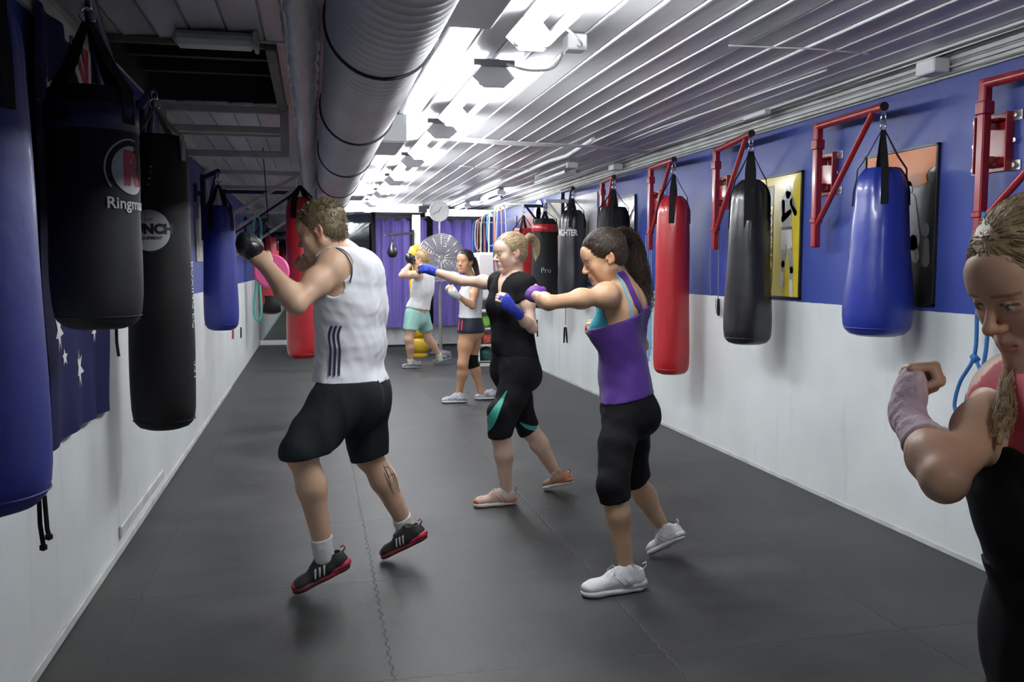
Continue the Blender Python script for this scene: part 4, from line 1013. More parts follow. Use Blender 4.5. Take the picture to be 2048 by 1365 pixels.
# ------------------------------------------------------------------ figures: one continuous surface per body, from blended tapered limbs
class Prim:
    __slots__ = ('kind', 'c', 'M', 's', 'a', 'b', 'ra', 'rb', 'k', 'op', 'lo', 'hi', 'tag', 'r')
def _frame(fwd, up):
    f = nrm(fwd); l = nrm(np.cross(up, f)); u = np.cross(f, l); return np.array([l, f, u])   # rows: left, forward, up
class Body:
    def __init__(s): s.p = []
    def cone(s, a, b, ra, rb, k=.02, flat=None, fac=1.0, op='u', tag=''):
        p = Prim(); p.kind = 0; p.a = np.array(a, float); p.b = np.array(b, float) + 1e-5; p.ra, p.rb, p.k, p.op, p.tag = ra, rb, k, op, tag
        if flat is not None:
            ax = nrm(flat); p.M = np.eye(3) + (1 / fac - 1) * np.outer(ax, ax); p.s = min(1.0, fac); g = max(1.0, fac)
        else: p.M = None; p.s = 1.0; g = 1.0
        R_ = max(ra, rb) * g; p.c = p.a
        p.lo = np.minimum(p.a, p.b) - R_; p.hi = np.maximum(p.a, p.b) + R_
        s.p.append(p); return s
    def ell(s, c, r, F=None, k=.02, op='u', tag=''):
        p = Prim(); p.kind = 1; p.c = np.array(c, float); p.r = np.array(r, float); p.M = np.eye(3) if F is None else np.array(F, float)
        p.k, p.op, p.tag, p.s = k, op, tag, 1.0; R_ = max(r)
        p.lo = p.c - R_; p.hi = p.c + R_; s.p.append(p); return s
    def pick(s, tags):
        b = Body(); b.p = [p for p in s.p if p.tag in tags]; return b
def pdist(p, q):
    if p.kind == 0:
        w = q - p.a; d = p.b - p.a
        if p.M is not None: w = w @ p.M.T; d = p.M @ d
        L = np.linalg.norm(d); h = np.clip((w @ d) / (L * L), 0, 1)
        return (np.linalg.norm(w - h[..., None] * d, axis=-1) - (p.ra + (p.rb - p.ra) * h)) * p.s
    w = (q - p.c) @ p.M.T
    k0 = np.linalg.norm(w / p.r, axis=-1); k1 = np.linalg.norm(w / (p.r ** 2), axis=-1) + 1e-9
    return k0 * (k0 - 1) / k1
def comb(f, d, p):
    k = p.k
    if p.op == 'u':
        h = np.maximum(k - np.abs(f - d), 0) / k; return np.minimum(f, d) - h * h * k * .25
    d = -d; h = np.maximum(k - np.abs(f - d), 0) / k; return np.maximum(f, d) + h * h * k * .25
def feval(prims, q):
    f = np.full(q.shape[:-1], .5)
    for p in prims: f = comb(f, pdist(p, q), p)
    return f
def fgrid(prims, lo, hi, h):
    n = np.maximum(np.ceil((hi - lo) / h).astype(int) + 1, 2)
    ax = [lo[i] + h * np.arange(n[i]) for i in range(3)]
    F = np.full(tuple(n), .5, dtype=np.float32)
    for p in prims:
        m = p.k + .035
        i0 = np.clip(np.floor((p.lo - m - lo) / h).astype(int), 0, n); i1 = np.clip(np.ceil((p.hi + m - lo) / h).astype(int) + 1, 0, n)
        if np.any(i1 <= i0): continue
        sl = tuple(slice(i0[i], i1[i]) for i in range(3))
        g = np.stack(np.meshgrid(*[ax[i][sl[i]] for i in range(3)], indexing='ij'), -1)
        F[sl] = comb(F[sl], pdist(p, g), p)
    return F, ax
def nets(F, lo, h):
    """surface nets: returns vertices, quads"""
    ins = F < 0
    c = np.zeros(tuple(d - 1 for d in F.shape), np.int8)
    for a in (0, 1):
        for b in (0, 1):
            for d in (0, 1): c += ins[a:ins.shape[0] - 1 + a, b:ins.shape[1] - 1 + b, d:ins.shape[2] - 1 + d]
    act = (c > 0) & (c < 8); I = np.argwhere(act)
    if len(I) == 0: return np.zeros((0, 3)), np.zeros((0, 4), int)
    idx = np.full(act.shape, -1, np.int64); idx[act] = np.arange(len(I))
    acc = np.zeros((len(I), 3)); cnt = np.zeros(len(I))
    cor = [(a, b, d) for a in (0, 1) for b in (0, 1) for d in (0, 1)]
    val = {q: F[I[:, 0] + q[0], I[:, 1] + q[1], I[:, 2] + q[2]].astype(float) for q in cor}
    for i, q0 in enumerate(cor):
        for ax in range(3):
            if q0[ax]: continue
            q1 = list(q0); q1[ax] = 1; q1 = tuple(q1)
            a, b = val[q0], val[q1]; m = (a < 0) != (b < 0)
            t = np.where(m, a / np.where(m, a - b, 1), 0)
            p = np.array(q0, float)[None, :].repeat(len(I), 0); p[:, ax] = t
            acc[m] += p[m]; cnt[m] += 1
    Vt = lo + h * (I + acc / cnt[:, None])
    Q = []
    for ax in range(3):
        b_, c_ = (ax + 1) % 3, (ax + 2) % 3
        s0 = [slice(None)] * 3; s1 = [slice(None)] * 3; s0[ax] = slice(0, -1); s1[ax] = slice(1, None)
        A = ins[tuple(s0)]; B = ins[tuple(s1)]; E = np.argwhere(A != B)
        ok = np.ones(len(E), bool)
        for d in (b_, c_): ok &= (E[:, d] > 0) & (E[:, d] < F.shape[d] - 1)
        E = E[ok]; sg = A[E[:, 0], E[:, 1], E[:, 2]]
        def at(db, dc):
            e = E.copy(); e[:, b_] -= db; e[:, c_] -= dc; return idx[e[:, 0], e[:, 1], e[:, 2]]
        q = np.stack([at(1, 1), at(0, 1), at(0, 0), at(1, 0)], 1)
        q[~sg] = q[~sg][:, ::-1]; Q.append(q)
    return Vt, np.concatenate(Q)
def mesh_obj(name, Vt, Q, m, parent, colfn=None, relax=1):
    if relax and len(Q):
        for _ in range(relax):
            s = np.zeros_like(Vt); c = np.zeros(len(Vt))
            for a, b in ((0, 1), (1, 2), (2, 3), (3, 0)):
                np.add.at(s, Q[:, a], Vt[Q[:, b]]); np.add.at(s, Q[:, b], Vt[Q[:, a]]); np.add.at(c, Q[:, a], 1); np.add.at(c, Q[:, b], 1)
            Vt = Vt * .6 + .4 * s / np.maximum(c, 1)[:, None]
    me = bpy.data.meshes.new(name); me.from_pydata(Vt.tolist(), [], Q.tolist()); me.update()
    me.shade_smooth()
    if colfn is not None:
        col = colfn(Vt); at = me.color_attributes.new('Col', 'FLOAT_COLOR', 'POINT')
        at.data.foreach_set('color', np.concatenate([col, np.ones((len(col), 1))], 1).astype(np.float32).ravel())
    o = bpy.data.objects.new(name, me); C.objects.link(o); me.materials.append(m)
    if parent is not None: o.parent = parent; o.matrix_parent_inverse = wm(parent).inverted()
    return o
def bounds(prims, m=.01):
    u = [p for p in prims if p.op == 'u']
    return np.min([p.lo for p in u], 0) - m, np.max([p.hi for p in u], 0) + m
def body_mesh(name, B, m, parent, h=.007, fine=(), colfn=None):
    """fine: list of (lo, hi, voxel) boxes meshed more finely; pieces join on the same surface"""
    lo, hi = bounds(B.p, .02); F, ax = fgrid(B.p, lo, hi, h); Vt, Q = nets(F, lo, h)
    for (a, b, hh) in fine:
        inn = np.all((Vt > a + hh) & (Vt < b - hh), 1); Q = Q[~np.all(inn[Q], 1)]
    Vs = [Vt]; Qs = [Q]; off = len(Vt)
    for (a, b, hh) in fine:
        F, ax = fgrid(B.p, np.array(a), np.array(b), hh); v, q = nets(F, np.array(a), hh); Vs.append(v); Qs.append(q + off); off += len(v)
    Vt = np.concatenate(Vs); Q = np.concatenate(Qs); used = np.zeros(len(Vt), bool); used[Q.ravel()] = True
    mp = np.cumsum(used) - 1
    return mesh_obj(name, Vt[used], mp[Q], m, parent, colfn, relax=1)
def garment(name, prims, m, parent, h=.007, off=0.0, planes=(), cuts=(), wrinkle=None, colfn=None, relax=2, extra_lo=None):
    """cloth shell: blended limbs grown by off, trimmed by planes (point, outward normal) and by cut shapes"""
    lo, hi = bounds(prims, .02 + off); F, ax = fgrid(prims, lo, hi, h); F = F - off
    G = np.stack(np.meshgrid(*ax, indexing='ij'), -1)
    if wrinkle is not None:
        near = np.abs(F) < .05; F[near] += wrinkle(G[near]).astype(np.float32)
    for pt, n in planes:
        F = np.maximum(F, ((G - np.array(pt)) @ nrm(n)).astype(np.float32))
    for c in cuts:
        F = np.maximum(F, -(c(G) if callable(c) else feval([c] if isinstance(c, Prim) else c, G)).astype(np.float32))
    Vt, Q = nets(F, lo, h)
    return mesh_obj(name, Vt, Q, m, parent, colfn, relax)
def legcut(k, d, Rr):
    k = np.array(k, float); d = nrm(d)
    def fn(q):
        w = q - k; a = w @ d; return np.maximum(-a, np.linalg.norm(w - a[..., None] * d, axis=-1) - Rr)
    return fn
def prim_ell(c, r, Fm=None): b = Body().ell(c, r, Fm); return b.p[0]
def prim_cone(a, b_, ra, rb): b = Body().cone(a, b_, ra, rb); return b.p[0]
def folds(seed, amp, freq, dirv=(0, 0, 1), stretch=.35):
    rnd = np.random.RandomState(seed); K = 7
    W = rnd.normal(size=(K, 3)); d = nrm(dirv); W = W - np.outer(W @ d, d) * (1 - stretch); W = W / np.linalg.norm(W, axis=1)[:, None] * freq * rnd.uniform(.5, 1.5, (K, 1)); ph = rnd.uniform(0, 6.28, K)
    def fn(q):
        s = np.zeros(q.shape[:-1])
        for k in range(K): s += np.abs(np.sin(q @ W[k] + ph[k] + .8 * np.sin(q @ W[(k + 2) % K] * .5)))
        return amp * (s / K - .64) * 2
    return fn
def trace(prims, px, py, off=0.0, start=.2):
    o = CAMP; d = ray(px, py); d = d / np.linalg.norm(d); t = start
    for _ in range(160):
        f = float(feval(prims, (o + d * t)[None])[0]) - off
        if f < .0006: break
        t += max(min(f, .2) * .8, .0006)
        if t > 20: return None, None
    q = o + d * t; e = .003; g = np.array([float(feval(prims, (q + e * np.eye(3)[i])[None])[0] - feval(prims, (q - e * np.eye(3)[i])[None])[0]) for i in range(3)])
    return q, nrm(g)
def ribbon(name, prims, pts, w, m, parent, lift=.001, off=0.0, thick=.0012, sub=6):
    """thin raised strip laid over a surface along the given picture points"""
    P = [V(*p) for p in pts]; D = []
    for i in range(len(P) - 1):
        p0, p1, p2, p3 = P[max(i - 1, 0)], P[i], P[i + 1], P[min(i + 2, len(P) - 1)]
        for k in range(sub):
            u = k / sub; D.append(.5 * ((2 * p1) + (-p0 + p2) * u + (2 * p0 - 5 * p1 + 4 * p2 - p3) * u * u + (-p0 + 3 * p1 - 3 * p2 + p3) * u ** 3))
    D.append(P[-1]); W_ = w if isinstance(w, (list, tuple)) else [w] * len(P); Q = []; N_ = []; ww = []
    for j, p in enumerate(D):
        q, n = trace(prims, p[0], p[1], off)
        if q is None: continue
        if Q and np.linalg.norm(q - Q[-1]) > .12: continue
        Q.append(q); N_.append(n); t = j / sub; i = min(int(t), len(W_) - 2); ww.append(W_[i] + (W_[i + 1] - W_[i]) * (t - i))
    if len(Q) < 2: return None
    vs = []; fs = []
    for i in range(len(Q)):
        T = nrm(Q[min(i + 1, len(Q) - 1)] - Q[max(i - 1, 0)]); s_ = nrm(np.cross(T, N_[i])); b = Q[i] + N_[i] * lift
        for q in (b + s_ * ww[i] / 2 + N_[i] * thick, b - s_ * ww[i] / 2 + N_[i] * thick, b - s_ * ww[i] / 2 - N_[i] * .002, b + s_ * ww[i] / 2 - N_[i] * .002): vs.append(q)
    for i in range(len(Q) - 1):
        for e in range(4): fs.append((i * 4 + e, (i + 1) * 4 + e, (i + 1) * 4 + (e + 1) % 4, i * 4 + (e + 1) % 4))
    fs += [(0, 1, 2, 3), tuple(range(len(Q) * 4 - 1, len(Q) * 4 - 5, -1))]
    return MB().add(vs, fs).build(name, m, parent, smooth=True, angle=R(40))

# ------------------------------------------------------------------ anatomy
def head(B, c, F, s=1.0, female=False, mouth=0.0):
    """c: centre between the ears; F rows = left, forward, up"""
    def P(x, y, z): return c + s * (x * F[0] + y * F[1] + z * F[2])
    def el(x, y, z, r, k=.02, op='u', Fm=None): B.ell(P(x, y, z), [q * s for q in r], F if Fm is None else Fm, k * s, op, 'head')
    def co(a, b, ra, rb, k=.02, op='u'): B.cone(P(*a), P(*b), ra * s, rb * s, k * s, None, 1, op, 'head')
    jw = .92 if female else 1.0
    el(0, -.012, .040, (.073, .094, .082), .02)
    el(0, .030, .020, (.064, .062, .065), .03)
    el(0, .035, -.030, (.055 * jw, .054, .075), .03)
    for sx in (-1, 1):
        co((sx * .054 * jw, -.002, -.050), (sx * .012, .072, -.096), .016, .014, .030)
        co((sx * .058 * jw, -.004, -.010), (sx * .054 * jw, -.002, -.050), .014, .015, .02)
        el(sx * .038, .064, -.022, (.022, .018, .018), .03)
        el(sx * .036, .052, -.052, (.022, .026, .034), .03)
    el(0, .083, -.096, (.019, .014, .014), .022)
    co((-.034, .082, .020), (.034, .082, .020), .0095 if not female else .007, .0095 if not female else .007, .018)
    el(0, .075, .045, (.045, .020, .03), .03)
    for sx in (-1, 1):
        el(sx * .031, .0985, .000, (.0165, .0135, .0115), .012, 's')
    co((0, .088, .010), (0, .113, -.026), .0062, .0088, .010)
    el(0, .112, -.030, (.0095, .0095, .0085), .008)
    for sx in (-1, 1): el(sx * .0115, .101, -.033, (.0075, .010, .0065), .006)
    # lids
    for sx in (-1, 1):
        el(sx * .031, .0795, .001, (.0150, .0140, .0125), .004)
        co((sx * .018, .0880, .0050), (sx * .031, .0925, .0072), .0034, .0036, .004); co((sx * .031, .0925, .0072), (sx * .044, .0835, .0045), .0036, .003, .004)
        co((sx * .019, .0880, -.0045), (sx * .031, .0915, -.0066), .0024, .0026, .004); co((sx * .031, .0915, -.0066), (sx * .043, .0835, -.0035), .0026, .0024, .004)
    # mouth
    co((0, .088, -.048), (0, .092, -.055), .012, .010, .012)
    el(0, .086, -.066, (.028, .014, .020), .012)
    co((-.020, .090, -.0625), (0, .0975, -.0608), .0028, .0042, .006); co((.020, .090, -.0625), (0, .0975, -.0608), .0028, .0042, .006)
    co((-.017, .089, -.0685), (0, .0962, -.0705), .0032, .0048, .006); co((.017, .089, -.0685), (0, .0962, -.0705), .0032, .0048, .006)
    B.cone(P(-.020, .096, -.0655), P(.020, .096, -.0655), .0018 * s, .0018 * s, .002, None, 1, 's', 'head')
    # ears
    for sx in (-1, 1):
        Fe = F.copy(); a = .25 * sx; Fe = np.array([F[0] * math.cos(a) + F[1] * math.sin(a), -F[0] * math.sin(a) + F[1] * math.cos(a), F[2]])
        el(sx * .076, -.010, -.002, (.0075, .019, .031), .006, 'u', Fe)
        el(sx * .083, -.006, .003, (.0055, .0115, .020), .004, 's', Fe)
        el(sx * .074, .001, -.024, (.006, .008, .010), .005)
        el(sx * .075, .008, -.004, (.005, .005, .008), .004)
    return P
def hand_fist(B, wrist, d, palm_n, s=1.0, side=1, curl=1.0):
    """closed fist: d = forearm-to-knuckle direction, palm_n = direction the palm faces, side = thumb side along cross"""
    d = nrm(d); n = nrm(palm_n - np.dot(palm_n, d) * d); w = np.cross(d, n) * side     # w: towards the thumb
    H = lambda x, y, z: wrist + s * (x * w + y * d + z * n)
    k = .006
    B.ell(H(0, .045, .004), (.036 * s, .046 * s, .018 * s), np.array([w, d, n]), .015, 'u', 'hand')
    B.cone(H(0, -.01, 0), H(0, .03, .002), .024 * s, .028 * s, .02, n, .8, 'u', 'hand')
    xs = (.029, .010, -.009, -.027); ln = (.040, .044, .041, .033)
    for i in range(4):
        r = (.0095, .0100, .0095, .0085)[i] * s
        k0 = H(xs[i], .083 - abs(i - 1) * .004, -.004); 
        L1 = ln[i]
        k1 = H(xs[i] * .96, .083 - abs(i - 1) * .004 + L1 * (.30 * curl + (1 - curl) * .9), .000 + L1 * (.90 * curl + (1 - curl) * .3))
        k2 = k1 + s * (-.026 * curl + .012 * (1 - curl)) * d + s * .012 * n
        k3 = k2 + s * (-.012) * d - s * .018 * n * curl
        B.cone(k0, k1, r * 1.1, r, k, None, 1, 'u', 'hand'); B.cone(k1, k2, r, r * .92, .003, None, 1, 'u', 'hand'); B.cone(k2, k3, r * .92, r * .85, .003, None, 1, 'u', 'hand')
    t0 = H(.030, .022, .012); t1 = H(.043, .050, .026); t2 = H(.026, .072, .046); t3 = H(.004, .074, .052)
    B.cone(t0, t1, .014 * s, .012 * s, .010, None, 1, 'u', 'hand'); B.cone(t1, t2, .0115 * s, .0105 * s, .005, None, 1, 'u', 'hand'); B.cone(t2, t3, .0105 * s, .009 * s, .004, None, 1, 'u', 'hand')
    return H
def limb_arm(B, sh, el_, wr, s=1.0, f=1.0, tag_='arm'):
    B.ell(sh, (.055 * s * f, .055 * s * f, .060 * s * f), None, .04, 'u', 'shoulder')
    u = nrm(el_ - sh); w = nrm(wr - el_)
    m = sh + (el_ - sh) * .42
    B.cone(sh, m, .052 * s * f, .047 * s * f, .03, None, 1, 'u', tag_); B.cone(m, el_, .047 * s * f, .037 * s * f, .03, None, 1, 'u', tag_)
    B.ell(sh + (el_ - sh) * .45 + nrm(w - u * np.dot(w, u)) * .010 * s, (.040 * s * f,) * 3, None, .04, 'u', tag_)
    m2 = el_ + (wr - el_) * .28
    B.cone(el_, m2, .037 * s * f, .043 * s * f, .025, None, 1, 'u', tag_); B.cone(m2, wr, .043 * s * f, .0265 * s * f, .025, None, 1, 'u', tag_)
    B.ell(el_ - (u * -.006 + w * .012) * s, (.026 * s,) * 3, None, .02, 'u', tag_)
def limb_leg(B, hip, kn, an, fwd, s=1.0, f=1.0, th=1.0):
    f_ = nrm(fwd); a = nrm(an - kn); back = nrm(-(f_ - a * np.dot(f_, a)))
    m = hip + (kn - hip) * .45
    B.cone(hip, m, .088 * s * f * th, .076 * s * f * th, .05, None, 1, 'u', 'thigh'); B.cone(m, kn, .076 * s * f * th, .054 * s * f, .04, None, 1, 'u', 'thigh')
    B.ell(kn - back * .012 * s, (.047 * s * f, .047 * s * f, .052 * s), None, .03, 'u', 'shin')
    c = kn + (an - kn) * .30 + back * .016 * s
    B.cone(kn, kn + (an - kn) * .34 + back * .006 * s, .050 * s * f, .053 * s * f, .03, None, 1, 'u', 'shin'); B.cone(kn + (an - kn) * .34 + back * .006 * s, an, .053 * s * f, .033 * s * f, .03, None, 1, 'u', 'shin')
    zz = nrm(an - kn); Fr = np.array([np.cross(zz, back), back, zz])
    B.ell(c, (.046 * s * f, .040 * s * f, .095 * s), Fr, .03, 'u', 'shin')
    B.ell(an, (.034 * s, .034 * s, .036 * s), None, .02, 'u', 'shin')
def torso(B, st, k=.03, tag_='torso'):
    """st: list of (centre, lateral half-vector, radius front-back)"""
    for i in range(len(st) - 1):
        c0, l0, r0 = st[i]; c1, l1, r1 = st[i + 1]; n = max(2, int(np.linalg.norm(c1 - c0) / .025))
        for j in range(n + (i == len(st) - 2)):
            t = j / n; t = t; c = c0 + (c1 - c0) * t; l = l0 + (l1 - l0) * t; r = r0 + (r1 - r0) * t
            B.cone(c - l, c + l, r, r, k, None, 1, 'u', tag_)
M_skin = {}
def skin_mat(nm, col):
    m = mat('skin_' + nm, col, .48, var=.06, vscale=30, bump=.05, bscale=350, attr='Col', spec=.45)
    b = m.node_tree.nodes['Principled BSDF']; b.inputs['Subsurface Weight'].default_value = .12; b.inputs['Subsurface Radius'].default_value = (.9, .35, .2); b.inputs['Subsurface Scale'].default_value = .012
    return m
def face_col(base, P, F, s=1.0, lip=(.55, .20, .17), brow=(.10, .06, .03), extra=None):
    base = np.array(base); lip = np.array(lip); brow = np.array(brow)
    c0 = P(0, 0, 0)
    def fn(Vt):
        q = (Vt - c0) @ F.T / s; col = np.tile(base, (len(Vt), 1))
        def blend(w, c_):
            nonlocal col; w = np.clip(w, 0, 1)[:, None]; col = col * (1 - w) + np.array(c_) * w
        x, y, z = q[:, 0], q[:, 1], q[:, 2]; ax = np.abs(x); front = y > .05
        # cheeks, nose and ears slightly redder
        blend(np.clip((y - .03) / .04, 0, 1) * .22 * np.exp(-((ax - .042) ** 2 + (z + .025) ** 2) / .0006), base * V(1.03, .80, .78))
        blend(np.clip((y - .09) / .02, 0, 1) * .2 * np.exp(-((z + .03) ** 2) / .0003), base * V(1.05, .75, .7))
        blend((ax > .068) * (np.abs(z) < .05) * (np.abs(y) < .04) * .45, base * V(1.05, .62, .56))
        lm = (front) & (y > .082) & (ax < .0225 - .25 * np.abs(z + .0655)) & (z > -.0765) & (z < -.0555)
        blend(lm * .6, lip)
        bz = .0215 - .10 * np.maximum(ax - .030, 0) + .06 * np.minimum(ax - .015, .015)
        bm = (y > .055) & (ax > .013) & (ax < .052) & (np.abs(z - bz) < .0031 - .03 * np.maximum(ax - .035, 0))
        blend(bm * .6, brow)
        em = (y > .07) & (np.abs(ax - .031) < .016) & (np.abs(z - .0052 + 6 * (ax - .031) ** 2) < .0026); blend(em * .85, brow * .6)  # lashes, plus upper lid shading painted into the skin colour
        if extra is not None: col = extra(Vt, col)
        return col
    return fn
M_eye = mat('eye_white', (.50, .47, .44), .15); M_iris = mat('iris_dark', (.05, .035, .02), .1)
def eyes(P, F, s, parent, look=(0, 1, -.1)):
    d = nrm(look[0] * F[0] + look[1] * F[1] + look[2] * F[2])
    for sx in (-1, 1):
        c = P(sx * .031, .0828, .001); o_ = Matrix([list(x) for x in np.array([np.cross(d, F[2]), F[2], -d]).T]).to_3x3()
        r = .0125 * s; prof = [(max(1e-4, r * math.sin(PI * i / 12)), -r * math.cos(PI * i / 12)) for i in range(13)]
        e = MB().lathe(prof, c, 20).build('eye', M_eye, parent, smooth=True)
        q = c + d * r * .93; a = nrm(np.cross(d, F[2])); b = np.cross(a, d)
        vs = [tuple(q + d * .0012 * s)] + [tuple(q - d * .0004 + (a * math.cos(t) + b * math.sin(t)) * .0058 * s) for t in [2 * PI * i / 16 for i in range(16)]]
        MB().add(vs, [(0, 1 + i, 1 + (i + 1) % 16) for i in range(16)]).build('iris', M_iris, e)
def hair_mat(nm, col, col2):
    return mat('hair_' + nm, col, .42, col2=col2, vscale=70, spec=.5, bump=.25, bscale=200)
def strands(name, roots, m, parent, r=.0011, n=4):
    """roots: list of polylines (world points)"""
    mb = MB()
    for pl in roots:
        k = len(pl); mb.tube(pl, [r * (1 - .75 * i / (k - 1)) for i in range(k)], n, cap=False)
    return mb.build(name, m, parent, smooth=True)
def scalp_hair(P, F, s, m, parent, lens, seed, line, n=700, style='short', tie=None, rr=.0012, grow=.010, comb_dir=(0, 0, 0), flatten=0.0):
    """short: tousled strands over the skull; tied: strands swept back to the tie point"""
    rnd = random.Random(seed)
    hb = Body()
    hb.ell(P(0, -.016, .042), (.077 * s + grow, .097 * s + grow, .083 * s + grow), F, .02, 'u', 'h')
    hb.ell(P(0, -.045, -.012), (.064 * s + grow * .6, .058 * s + grow, .062 * s), F, .03, 'u', 'h')
    planes = line(P, F)
    o = garment('hair', hb.p, m, parent, h=.005, planes=[], cuts=planes, wrinkle=folds(seed, .003, 120, F[1] + .6 * F[2], .3), relax=1)
    out = []
    i = 0
    while len(out) < n and i < n * 8:
        i += 1
        u = rnd.uniform(-1, 1); ph = rnd.uniform(0, 2 * PI); q = math.sqrt(1 - u * u); d = V(q * math.cos(ph), q * math.sin(ph), u)
        p = P(0, -.016, .042) + (d[0] * (.077 * s + grow * .8) * F[0] + d[1] * (.097 * s + grow * .8) * F[1] + d[2] * (.083 * s + grow * .8) * F[2])
        if d[2] < -.35: continue
        if any(float(feval([c] if isinstance(c, Prim) else c, p[None])[0]) < .003 for c in planes): continue
        nn = nrm(d[0] * F[0] + d[1] * F[1] + d[2] * F[2])
        if style == 'short':
            L = lens * rnd.uniform(.6, 1.3); t = nrm(nn * .75 + F[1] * rnd.uniform(-.1, .5) + F[2] * rnd.uniform(-.5, .3) + V(rnd.uniform(-.5, .5), rnd.uniform(-.5, .5), rnd.uniform(-.4, .4)))
            if d[2] < .3: t = nrm(t - F[2] * .9 - nn * .3)
            c = V(rnd.uniform(-1, 1), rnd.uniform(-1, 1), rnd.uniform(-1.2, .4)) * .35
            t = nrm(t + comb_dir[0] * F[0] + comb_dir[1] * F[1] + comb_dir[2] * F[2] - nn * flatten)
            out.append([p - nn * .004, p + t * L * .5 + nn * .003, p + nrm(t + c) * L])
        else:
            pl = [p - nn * .003]; q_ = p.copy()
            for k in range(6):
                dd = nrm(tie - q_) ; q_ = q_ + dd * np.linalg.norm(tie - p) / 6
                loc = (q_ - P(0, -.016, .042)) @ F.T; sc_ = math.sqrt((loc[0] / (.077 * s + grow)) ** 2 + (loc[1] / (.097 * s + grow)) ** 2 + (loc[2] / (.083 * s + grow)) ** 2)
                if sc_ < 1.02 and k < 5: loc = loc / max(sc_, .3) * 1.02; qq = P(0, -.016, .042) + loc @ F; pl.append(qq)
                else: pl.append(q_.copy())
            out.append(pl)
    if style == 'short':
        for _ in range(n // 2):
            a = rnd.uniform(-2.3, 2.3); zz = rnd.uniform(-.9, .6); q = math.sqrt(1 - zz * zz); d = V(q * math.sin(a), -q * math.cos(a), zz)
            p = P(0, -.045, -.012) + (d[0] * (.064 * s + grow * .6) * F[0] + d[1] * (.058 * s + grow) * F[1] + d[2] * .062 * s * F[2])
            if any(float(feval([c] if isinstance(c, Prim) else c, p[None])[0]) < .003 for c in planes): continue
            nn = nrm(d[0] * F[0] + d[1] * F[1] + d[2] * F[2]); t = nrm(nn * .25 - F[2] * 1.0 + V(rnd.uniform(-.3, .3), rnd.uniform(-.3, .3), 0)); L = lens * rnd.uniform(.5, 1.0)
            out.append([p - nn * .003, p + t * L * .5 + nn * .002, p + t * L])
    strands('hair_strands', out, m, o, rr)
    return o
def ponytail(path, widths, m, parent, seed, n=220, r=.0014, curl=.008, name='ponytail'):
    rnd = random.Random(seed); P = [V(*p) for p in path]; cen = []
    for i in range(len(P) - 1):
        for k in range(6):
            u = k / 6; p0 = P[max(i - 1, 0)]; p1 = P[i]; p2 = P[i + 1]; p3 = P[min(i + 2, len(P) - 1)]
            cen.append(.5 * ((2 * p1) + (-p0 + p2) * u + (2 * p0 - 5 * p1 + 4 * p2 - p3) * u * u + (-p0 + 3 * p1 - 3 * p2 + p3) * u ** 3))
    cen.append(P[-1]); K = len(cen)
    wid = [widths[min(int(i / (K - 1) * (len(widths) - 1)), len(widths) - 2)] * (1 - (i / (K - 1) * (len(widths) - 1)) % 1 if i < K - 1 else 0) + widths[min(int(i / (K - 1) * (len(widths) - 1)) + 1, len(widths) - 1)] * ((i / (K - 1) * (len(widths) - 1)) % 1 if i < K - 1 else 1) for i in range(K)]
    core = MB().tube(cen, [max(.004, w * .62) for w in wid], 12).build(name, m, parent, smooth=True)
    out = []
    for _ in range(n):
        a = rnd.uniform(0, 2 * PI); q = math.sqrt(rnd.uniform(.35, 1)); u0 = V(0, 0, 1); pl = []; end = int(K * rnd.uniform(.75, 1.0)); f = rnd.uniform(2, 5); ph = rnd.uniform(0, 6)
        for i in range(0, end, 2):
            T = nrm(cen[min(i + 1, K - 1)] - cen[max(i - 1, 0)]); x = nrm(np.cross(T, V(.3, .9, .2))); y = np.cross(T, x)
            w_ = wid[i]; g = curl * math.sin(f * i / K * 6 + ph) * (i / K)
            pl.append(cen[i] + (x * math.cos(a) + y * math.sin(a)) * w_ * q + x * g + y * g * .6)
        if len(pl) > 2: out.append(pl)
    strands('strands', out, m, core, r)
    return core
